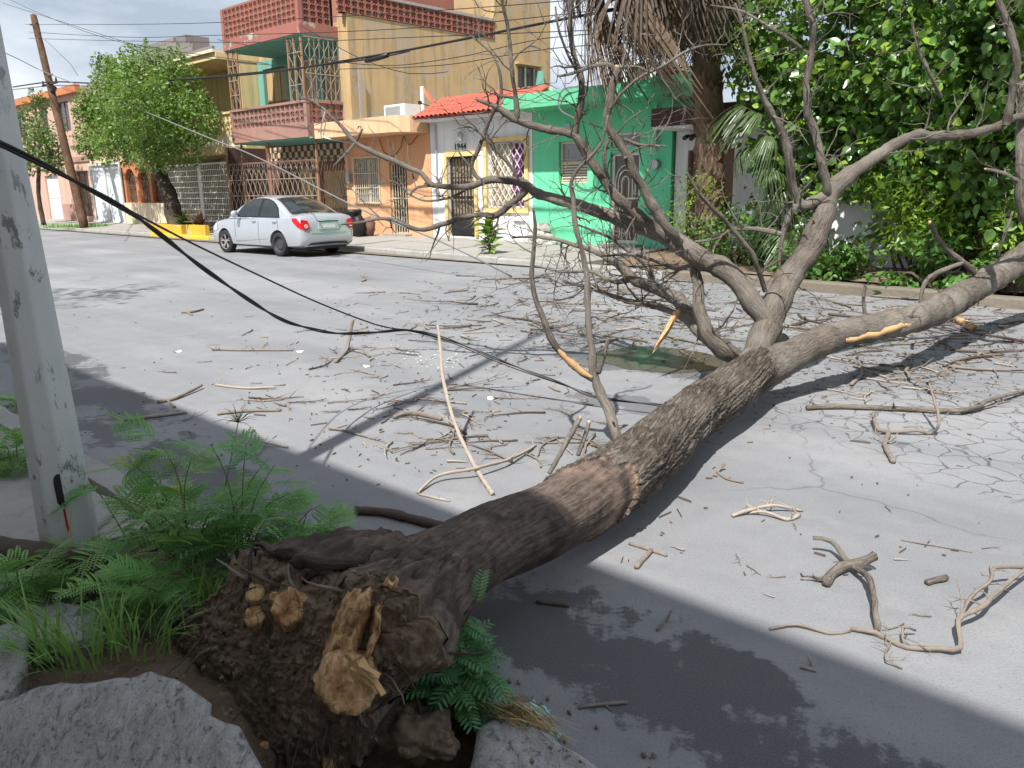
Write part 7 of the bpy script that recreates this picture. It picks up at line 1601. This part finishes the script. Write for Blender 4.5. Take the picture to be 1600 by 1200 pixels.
for pts in ([(40, 38), (200, 38), (345, 35), (560, 24), (800, 8), (1000, -10)], [(45, 50), (200, 58), (340, 55), (520, 50), (700, 40), (900, 20), (1200, -20)], [(45, 60), (200, 64), (420, 66), (700, 56), (1000, 44), (1300, 30)], [(-20, -18), (60, 20), (160, 58), (250, 76), (420, 100)], [(5, 5), (100, 35), (220, 72), (330, 92), (450, 104)], [(70, 62), (110, 100), (122, 118)], [(340, 62), (560, 100), (700, 92), (850, 60), (1000, 50)], [(530, 108), (690, 102), (860, 76), (1100, 60)], [(470, 40), (560, 90), (640, 115), (700, 112)]):
    ncab(pts, .009, next(OV), 13.35 + rnd(-.1, .1), 'wire', 0, OG)
cable('lead_in_wire', [W(-16.0, 15.9, 3.3), atN(940, 120, 13.5), atN(1010, 95, 12.5)], .006, 'thin lead in wire from white house towards palm', 'wire_grey')
cable('lead_in_wire', [W(-9.9, 14.95, 3.0), W(-9.2, 14.9, 3.02), W(-7.6, 14.6, 3.6)], .006, 'thin wire from brown fascia up to palm', 'wire_grey')
cable('loose_conduit', [W(-22.1, 15.4, 3.63), W(-22.15, 15.2, 3.95), W(-21.6, 14.95, 3.95), W(-21.8, 14.9, 3.3), W(-21.3, 15.2, 3.1), W(-20.9, 15.9, 3.0)], .025, 'pale bent conduit at left end of orange canopy', 'galv', step=.08)
cable('loose_conduit', [W(-11.6, 14.98, 3.8), W(-12.2, 14.9, 3.78), W(-12.3, 14.88, 3.4), W(-11.9, 14.9, 3.15), W(-11.3, 15.2, 2.9)], .018, 'pale bent tube hanging at the green roof slab', 'wire_grey', step=.08)
cable('wall_cable', [W(-20.3, 15.96, 3.15), W(-20.1, 15.96, 2.75), W(-19.7, 15.96, 2.6), W(-19.3, 15.96, 2.85), W(-19.15, 15.96, 3.15), W(-18.9, 15.96, 2.9), W(-18.5, 15.96, 3.15)], .01, 'looped black cable on orange wall under canopy', 'wire', step=.08)
# ------------------------------------------------------------------ storm litter on the road
def stick(pls, label, mat='twig', name='broken_branch', seg=7, group=None, twigs=0, cut=None):
    base = gz(*pls[0][0][:2], 0.0); mb = MB()
    for pl in pls:
        P_ = [gz(p[0], p[1], (p[3] if len(p) > 3 else 0.0) + pxm(p[2], gz(p[0], p[1]))) for p in pl]; rr = [pxm(p[2], q) for p, q in zip(pl, P_)]
        a, b = smoothpath(P_, rr, .03)
        for i in range(1, len(a) - 1): a[i] = a[i] + Vector((noise.noise(a[i] * 11), noise.noise(a[i] * 11 + Vector((5, 0, 0))), 0)) * .006
        b = [r * (1 + .2 * noise.noise(p * 23)) for p, r in zip(a, b)]
        mb.tube(a, b, seg, True, .2, rnd(0, 40))
        for _ in range(twigs): i = random.randrange(1, len(a)); grow(mb, a[i], Vector((rnd(-1, 1), rnd(-1, 1), rnd(0, .6))).normalized(), rnd(.04, .14), b[i] * .5, 1)
    o = mb.build(name, M[mat], None, True, org=base); o.location = base; tag(o, label, 'branch', group)
    return o
stick([[(1271, 840, 3.2, .07), (1300, 846, 4, .06), (1325, 879, 4.5, .02), (1358, 904, 5, .05), (1367, 954, 5, .03), (1371, 985, 4.5)], [(1367, 869, 8, .05), (1345, 880, 8, .03), (1325, 882, 8, .02), (1300, 896, 8, .0), (1291, 911, 8)]], 'thick forked broken branch at right foreground', 'branch', twigs=1)
stick([[(1202, 983, 2.4), (1246, 975, 2.6, .01), (1296, 990, 2.4), (1329, 986, 2)]], 'thin curved stick left of the long bent branch')
stick([[(1329, 983, 3.5), (1367, 987, 4, .01), (1392, 1000, 4), (1417, 1012, 4), (1470, 1013, 4, .01), (1500, 1012, 4.2, .02), (1498, 969, 4.5, .05), (1537, 946, 4, .06), (1570, 915, 3.5, .07), (1620, 875, 3, .07)], [(1498, 969, 3, .05), (1517, 933, 3, .06), (1548, 906, 3, .08), (1554, 887, 3, .09), (1610, 886, 3, .07)], [(1392, 1000, 2), (1385, 1030, 1.5, .02), (1410, 1045, 1.5)], [(1415, 1012, 2.5), (1410, 980, 2, .05), (1430, 985, 2, .02)]], 'long bent branch with raised forks at lower right', 'twig', twigs=4)
stick([[(1144, 806, 2.8), (1175, 796, 3, .02), (1212, 790, 2.4, .03), (1254, 798, 1.8)], [(1167, 802, 2), (1196, 800, 2, .02), (1229, 812, 3), (1248, 804, 4)]], 'pale twiggy stick right of the trunk shadow', 'twig_pale', twigs=3)
stick([[(1133, 725, 2.6, .03), (1121, 737, 2.4), (1137, 748, 2), (1162, 754, 1.8)]], 'small hooked stick right of the trunk')
stick([[(1448, 910, 5), (1479, 902, 5.4)]], 'short thick stub of branch at right foreground', 'branch')
stick([[(1260, 637, 4.6), (1308, 635, 4.6), (1433, 640, 4.4), (1508, 640, 4, .02), (1558, 621, 3.4, .04), (1620, 607, 2.5)]], 'long straight branch on cracked asphalt at right', 'branch', twigs=4)
stick([[(1365, 646, 3, .05), (1371, 671, 3.6, .02), (1387, 675, 4), (1383, 696, 4), (1396, 721, 4.2)], [(1387, 675, 3), (1433, 673, 2.8, .02), (1454, 677, 2.5), (1467, 662, 2.4, .08), (1462, 633, 2.2, .16), (1452, 600, 1.5, .25)]], 'bent forked branch with pale broken tip at right', 'twig', twigs=3)
stick([[(1408, 844, 1.1), (1460, 852, 1.1, .005), (1519, 863, .9)]], 'thin straight twig alone at right', 'twig')
stick([[(983, 849, 2.4), (1018, 860, 2.8), (1042, 868, 2.6)], [(1018, 860, 3.6), (994, 886, 4)]], 'small T shaped stick beside the trunk shadow')
stick([[(555, 797, 6.5), (605, 801, 7.5), (650, 812, 7.5), (700, 824, 7)]], 'dark thick branch lying behind the trunk near shade edge', 'twig_dark')
stick([[(590, 838, 2.4), (640, 843, 2.6), (680, 846, 2)]], 'dark thin stick beside the thick dark branch', 'twig_dark')
stick([[(653, 770, 2.4), (684, 744, 2.6, .03), (745, 731, 2.8, .05), (797, 717, 2.6, .03), (837, 696, 2)], [(655, 772, 1.8), (690, 780, 2), (703, 783, 1.6)]], 'long arched pale stick behind the trunk', 'twig_pale', twigs=2)
P_ = [gz(770, 772, .01), atY(740, 725, 4.4), atY(710, 660, 4.75), atY(692, 590, 5.0), atY(688, 545, 5.15), atY(684, 508, 5.25)]; a, b = smoothpath(P_, [.013, .013, .012, .012, .011, .008], .04); mb = MB(); mb.tube(a, b, 8, True, .25, 4); grow(mb, a[len(a) // 2], Vector((-.6, .2, .5)).normalized(), .15, .005, 1)
o = mb.build('upright_stick', M['twig_pale'], None, True, org=P_[0]); o.location = P_[0]; tag(o, 'slender pale stick standing up from the road in middle', 'branch')
stick([[(904, 1106, 2.6), (941, 1101, 3), (981, 1097, 2.6)], [(945, 1101, 2), (955, 1110, 1.6)]], 'stick on the damp asphalt at bottom centre', 'twig')
stick([[(814, 1163, 4), (865, 1145, 3.6)]], 'dark stick on kerb piece beside the straw', 'twig_dark')
stick([[(838, 940, 3), (890, 946, 3)]], 'brown stick in the shade below trunk', 'twig_dark'); stick([[(1026, 985, 2), (1050, 955, 2, .03), (1040, 970, 2)]], 'small hooked twig at edge of damp mark', 'twig'); stick([[(1250, 1042, 2.4), (1275, 1048, 2.4)], [(1268, 1040, 2), (1262, 1022, 1.8, .03)]], 'small Y shaped twig at the shade line', 'twig_pale')
stick([[(193, 655, 2.6), (225, 652, 2.8), (292, 644, 2.2)]], 'straight pale stick near the shade at left', 'twig_pale'); stick([[(246, 628, 2.6), (274, 622, 2.8), (315, 602, 2, .02)], [(262, 626, 2), (273, 636, 2)]], 'forked stick on the road left of middle', 'twig'); stick([[(332, 546, 1.8), (375, 547, 1.8), (457, 547, 1.6)]], 'long thin stick with side shoots left of middle', 'twig', twigs=8)
stick([[(336, 601, 1.8), (380, 606, 2), (430, 605, 1.6, .01)]], 'curved stick near middle of the road', 'twig_pale', twigs=2); stick([[(340, 647, 2.4), (380, 642, 2.8), (438, 641, 2)]], 'bundle like split stick left of middle', 'twig', twigs=3); stick([[(525, 565, 2.6), (542, 545, 2.8, .02), (551, 500, 2.6, .3)], [(542, 545, 2), (565, 545, 2, .05), (578, 557, 2)]], 'stick propped upright under the sagging cable', 'twig', twigs=1)
stick([[(615, 652, 3), (645, 645, 4), (690, 655, 3)], [(645, 648, 2), (660, 636, 2, .02)]], 'torn stick with pale split end left of middle', 'twig'); stick([[(283, 488, 1.6), (300, 487, 2), (318, 483, 1.6)], [(290, 487, 1.4), (300, 492, 1.4)]], 'small twig bundle far left on the road', 'twig')
o = stick([[(1480, 490, 4), (1520, 512, 6)]], 'orange split board below the big right limb', 'wood', 'split_wood')
# copies: a dozen crooked twig shapes, turned and scaled
def twigmesh(L, r, lev, mat, flat=.25):
    mb = MB(); pts = [Vector((-L / 2, 0, r))]; d = Vector((1, 0, 0)); rads = [r]; n = 8
    for i in range(n):
        d = (d + Vector((rnd(-.12, .12), rnd(-.35, .35), rnd(-.1, .12)))).normalized(); q = pts[-1] + d * L / n; q.z = max(r * .8, q.z * .8); pts.append(q); rads.append(r * (1 - .6 * (i + 1) / n))
        if random.random() < .3 * lev: 
            v = Vector((rnd(.1, .9), rnd(-1, 1), rnd(0, .3))).normalized(); grow(mb, q, v, L * rnd(.15, .4), r * .6, max(0, lev - 2))
    mb.tube(pts, rads, 6, True, .2, rnd(0, 30)); mb.v = [(v[0], v[1], max(.001, v[2] if v[2] < .02 else .02 + (v[2] - .02) * .45)) for v in mb.v]
    me = bpy.data.meshes.new('twig'); me.from_pydata(mb.v, [], mb.f); me.polygons.foreach_set('use_smooth', [True] * len(me.polygons)); me.materials.append(M[mat]); return me
TWM = [twigmesh(.55, .010, 2, 'twig') for _ in range(5)] + [twigmesh(.4, .008, 2, 'twig_pale') for _ in range(4)] + [twigmesh(.7, .012, 2, 'twig_dark') for _ in range(3)] + [twigmesh(.22, .007, 1, 'twig') for _ in range(4)] + [twigmesh(.14, .009, 0, 'twig_pale') for _ in range(2)] + [twigmesh(.95, .014, 2, 'twig') for _ in range(4)]
ADJ = ['crooked brown'] * 5 + ['slim pale'] * 4 + ['dark'] * 3 + ['short brown'] * 4 + ['stubby pale'] * 2 + ['long brown'] * 4
def scatter(n, xr, yr, label, group, ms=TWM, sc=(.6, 1.2), bias=None):
    k = 0
    while k < n:
        px, py = rnd(*xr), rnd(*yr)
        if bias and random.random() > bias(px, py): continue
        p = gz(px, py, .004); me_ = random.choice(ms); o = inst('twig', me_, None, p, (0, 0, rnd(0, 6.283)), (rnd(*sc),) * 3); tag(o, ADJ[TWM.index(me_)] + ' ' + label, 'twig', group); k += 1
tri = lambda cx, cy, wx, wy: (lambda x, y: math.exp(-((x - cx) / wx) ** 2 - ((y - cy) / wy) ** 2))
scatter(100, (560, 1300), (425, 560), 'twig in the thick litter under the fallen crown', 'twigs under the fallen crown', sc=(.7, 1.4), bias=tri(960, 480, 280, 50))
scatter(42, (560, 960), (560, 745), 'twig in the heap behind the trunk', 'twigs behind the trunk', sc=(.45, .95), bias=tri(770, 650, 170, 80))
scatter(46, (260, 640), (450, 720), 'twig scattered on the open road at left', 'twigs on the open road', TWM[5:9] + TWM[12:18], (.5, 1.0), tri(500, 560, 170, 110))
scatter(46, (1240, 1600), (505, 640), 'twig among litter on the cracked asphalt', 'twigs on the cracked asphalt', sc=(.7, 1.4), bias=tri(1480, 550, 200, 70))
scatter(18, (960, 1580), (660, 1000), 'little twig lying alone on right foreground asphalt', 'tiny twigs on the right', TWM[12:18], (.25, .6))
scatter(46, (1180, 1600), (462, 530), 'twig heaped along the far gutter at right', 'twigs along the far gutter', sc=(.8, 1.5))
# fine litter: bits of bark, leaf and twig that nobody could count
mb = MB()
for (n, xr, yr, bz) in ((800, (500, 1320), (415, 600), tri(950, 490, 330, 70)), (230, (220, 900), (480, 760), tri(640, 610, 230, 110)), (600, (1180, 1600), (455, 660), tri(1450, 530, 260, 70)), (60, (900, 1600), (640, 900), None), (30, (60, 500), (420, 700), None)):
    k = 0
    while k < n:
        px, py = rnd(*xr), rnd(*yr)
        if bz and random.random() > bz(px, py): continue
        k += 1; p = gz(px, py, .003); a = rnd(0, 6.283); d = Vector((math.cos(a), math.sin(a), 0)); l = rnd(.008, .05) if random.random() < .85 else rnd(.05, .16); w = rnd(.0012, .0042); l *= .6 + .4 * min(1, p.y / 8); w *= .6 + .4 * min(1, p.y / 8); s_ = Vector((-d.y, d.x, 0)) * w; u_ = Vector((0, 0, rnd(.003, .010)))
        mb.add([p - d * l / 2 - s_, p - d * l / 2 + s_, p + d * l / 2 + s_, p + d * l / 2 - s_, p - d * l / 2 + u_, p + d * l / 2 + u_], [(0, 3, 5, 4), (1, 4, 5, 2), (0, 4, 1), (3, 2, 5)])
tag(mb.build('fine_litter', M['twig_dark']), 'fine bark and twig crumbs strewn over the road', 'litter', kind='stuff')
mb = MB()
for i in range(520):
    px, py = random.gauss(1150, 190), rnd(418, 545); p = gz(px, py, rnd(.005, .05)); a = rnd(0, 6.283); d = Vector((math.cos(a), math.sin(a), rnd(-.3, .5))) * rnd(.015, .04); s_ = Vector((-d.y, d.x, rnd(-.01, .01))) * .5; mb.add([p - d, p + s_, p + d, p - s_], [(0, 1, 2, 3)])
tag(mb.build('fallen_leaves', M['lf_far']), 'small green leaves fallen on the road below crown', 'leaves', kind='stuff')
# shattered glass by the puddle and white scraps
mb = MB()
for i in range(150):
    px, py = random.gauss(675, 34), random.gauss(562, 9); p = gz(px, py, .004); s_ = rnd(.004, .014); a = rnd(0, 6.283)
    mb.add([p + Vector((math.cos(a + q * 2.1) * s_, math.sin(a + q * 2.1) * s_, rnd(0, .012))) for q in range(3)], [(0, 1, 2)])
tag(mb.build('glass_shards', M['shards']), 'patch of pale shattered glass on road in middle', 'glass', kind='stuff')
for (px, py, k) in ((277, 549, 0), (468, 549, 1), (575, 572, 2), (770, 622, 3)):
    p = gz(px, py, .006); mb = MB(); s_ = .045; mb.add([p + Vector((s_ * math.cos(q), s_ * .8 * math.sin(q) * (1 + .3 * math.cos(3 * q)), .012 * math.sin(2 * q + k))) for q in (0, .9, 1.8, 2.7, 3.6, 4.5, 5.4)], [tuple(range(7))])
    o = mb.build('paper_scrap', M['plastic_white'], None, org=p); o.location = p; tag(o, ('white paper scrap on open road far left', 'white paper scrap near the thin twigs in middle', 'white paper scrap beside propped stick', 'white paper scrap behind the arched stick')[k], 'litter')
# heap of dry palm leaves and rubble on the far pavement
e0 = atN(1062, 412, 13.0); e0.z = .16; mb = MB()
for i in range(260):
    p = Vector((rnd(-.7, .7), rnd(-.4, .4), rnd(0, .16))); d = Vector((rnd(-1, 1), rnd(-1, 1), rnd(-.25, .35))).normalized() * rnd(.08, .28); s_ = Vector((-d.y, d.x, rnd(-.05, .05))).normalized() * rnd(.006, .018); mb.add([p - d, p + s_, p + d, p - s_], [(0, 1, 2, 3)])
o = mb.build('dry_leaf_heap', M['deadpalm']); o.location = e0; tag(o, 'heap of dry brown palm leaves on far pavement', 'leaves', kind='stuff')
for k, (t_, n_, z_, r, lab) in enumerate(((-13.65, 15.7, .36, .24, 'large stone of the rubble beside the green house'), (-13.35, 15.65, .33, .19, 'middle stone of the rubble beside the green house'), (-13.95, 15.7, .32, .16, 'smaller stone at left of the rubble pile'), (-13.6, 15.8, .62, .17, 'topmost stone of the rubble pile'), (-13.1, 15.6, .30, .13, 'smallest stone at right end of rubble'))):
    c = W(t_, n_, z_); vs = []; fs = []
    for i in range(9):
        for j in range(12): u, v = i / 8 * math.pi, j / 12 * 6.283; p = Vector((math.sin(u) * math.cos(v), math.sin(u) * math.sin(v), math.cos(u) * .7)); p = Vector([math.copysign(abs(q) ** .7, q) for q in p]); vs.append(p * r * (1 + .5 * noise.noise(p * 1.7 + Vector((k * 7, 0, 0))) + .2 * noise.noise(p * 4)))
    for i in range(8):
        for j in range(12): fs.append((i*12+j, (i+1)*12+j, (i+1)*12+(j+1) % 12, i*12+(j+1) % 12))
    mb = MB(); mb.add(vs, fs); o = mb.build('rubble_stone', M['roofgrey' if k % 2 else 'slab']); o.location = c; tag(o, lab, 'stone')
# the mass of small litter twigs: too many to count
mb = MB(); MV = [(np.array([v.co[:] for v in m_.vertices]), [tuple(p.vertices) for p in m_.polygons]) for m_ in TWM[:4] + TWM[5:9] + TWM[12:16]]
for (n, xr, yr, bz) in ((210, (540, 1330), (418, 545), tri(980, 475, 280, 50)), (90, (1180, 1600), (458, 560), None), (40, (380, 900), (500, 720), tri(680, 600, 220, 100))):
    k = 0
    while k < n:
        px, py = rnd(*xr), rnd(*yr)
        if bz and random.random() > bz(px, py): continue
        k += 1; V_, F_ = random.choice(MV); a = rnd(0, 6.283); s_ = rnd(.4, .9); p = gz(px, py, .003); c_, n_ = math.cos(a), math.sin(a)
        X = V_ * s_; X = np.stack([X[:, 0] * c_ - X[:, 1] * n_ + p.x, X[:, 0] * n_ + X[:, 1] * c_ + p.y, X[:, 2] + p.z], 1); mb.add(X.tolist(), F_)
tag(mb.build('twig_litter', M['twig_dark']), 'tangled mass of small twigs strewn under the fallen crown', 'litter', kind='stuff')
# street tree on the near side, left of the view: its crown shades the road at the left edge
nb_ = W(-12.7, .9, .12); nt = empty('shade_tree', nb_, 0, 'street tree on near pavement left of the concrete pole', 'tree')
rtube(nt, 'trunk', [nb_, nb_ + Vector((.05, .1, 2.2)), nb_ + Vector((0, .2, 4.4))], [.16, .12, .07], M['treebark'], nb_, .3, 9)
crown('crown', M['lf_tree'], nt, nb_, [(W(-12.5, 1.3, 5.6), .9), (W(-13.3, .8, 5.2), .8), (W(-11.9, .7, 5.0), .8), (W(-12.9, 1.6, 6.2), .6), (W(-14.0, 1.3, 4.6), .5)], 420, .16, .5, .3, False, .8, 1.0, .1)
bpy.context.view_layer.update()
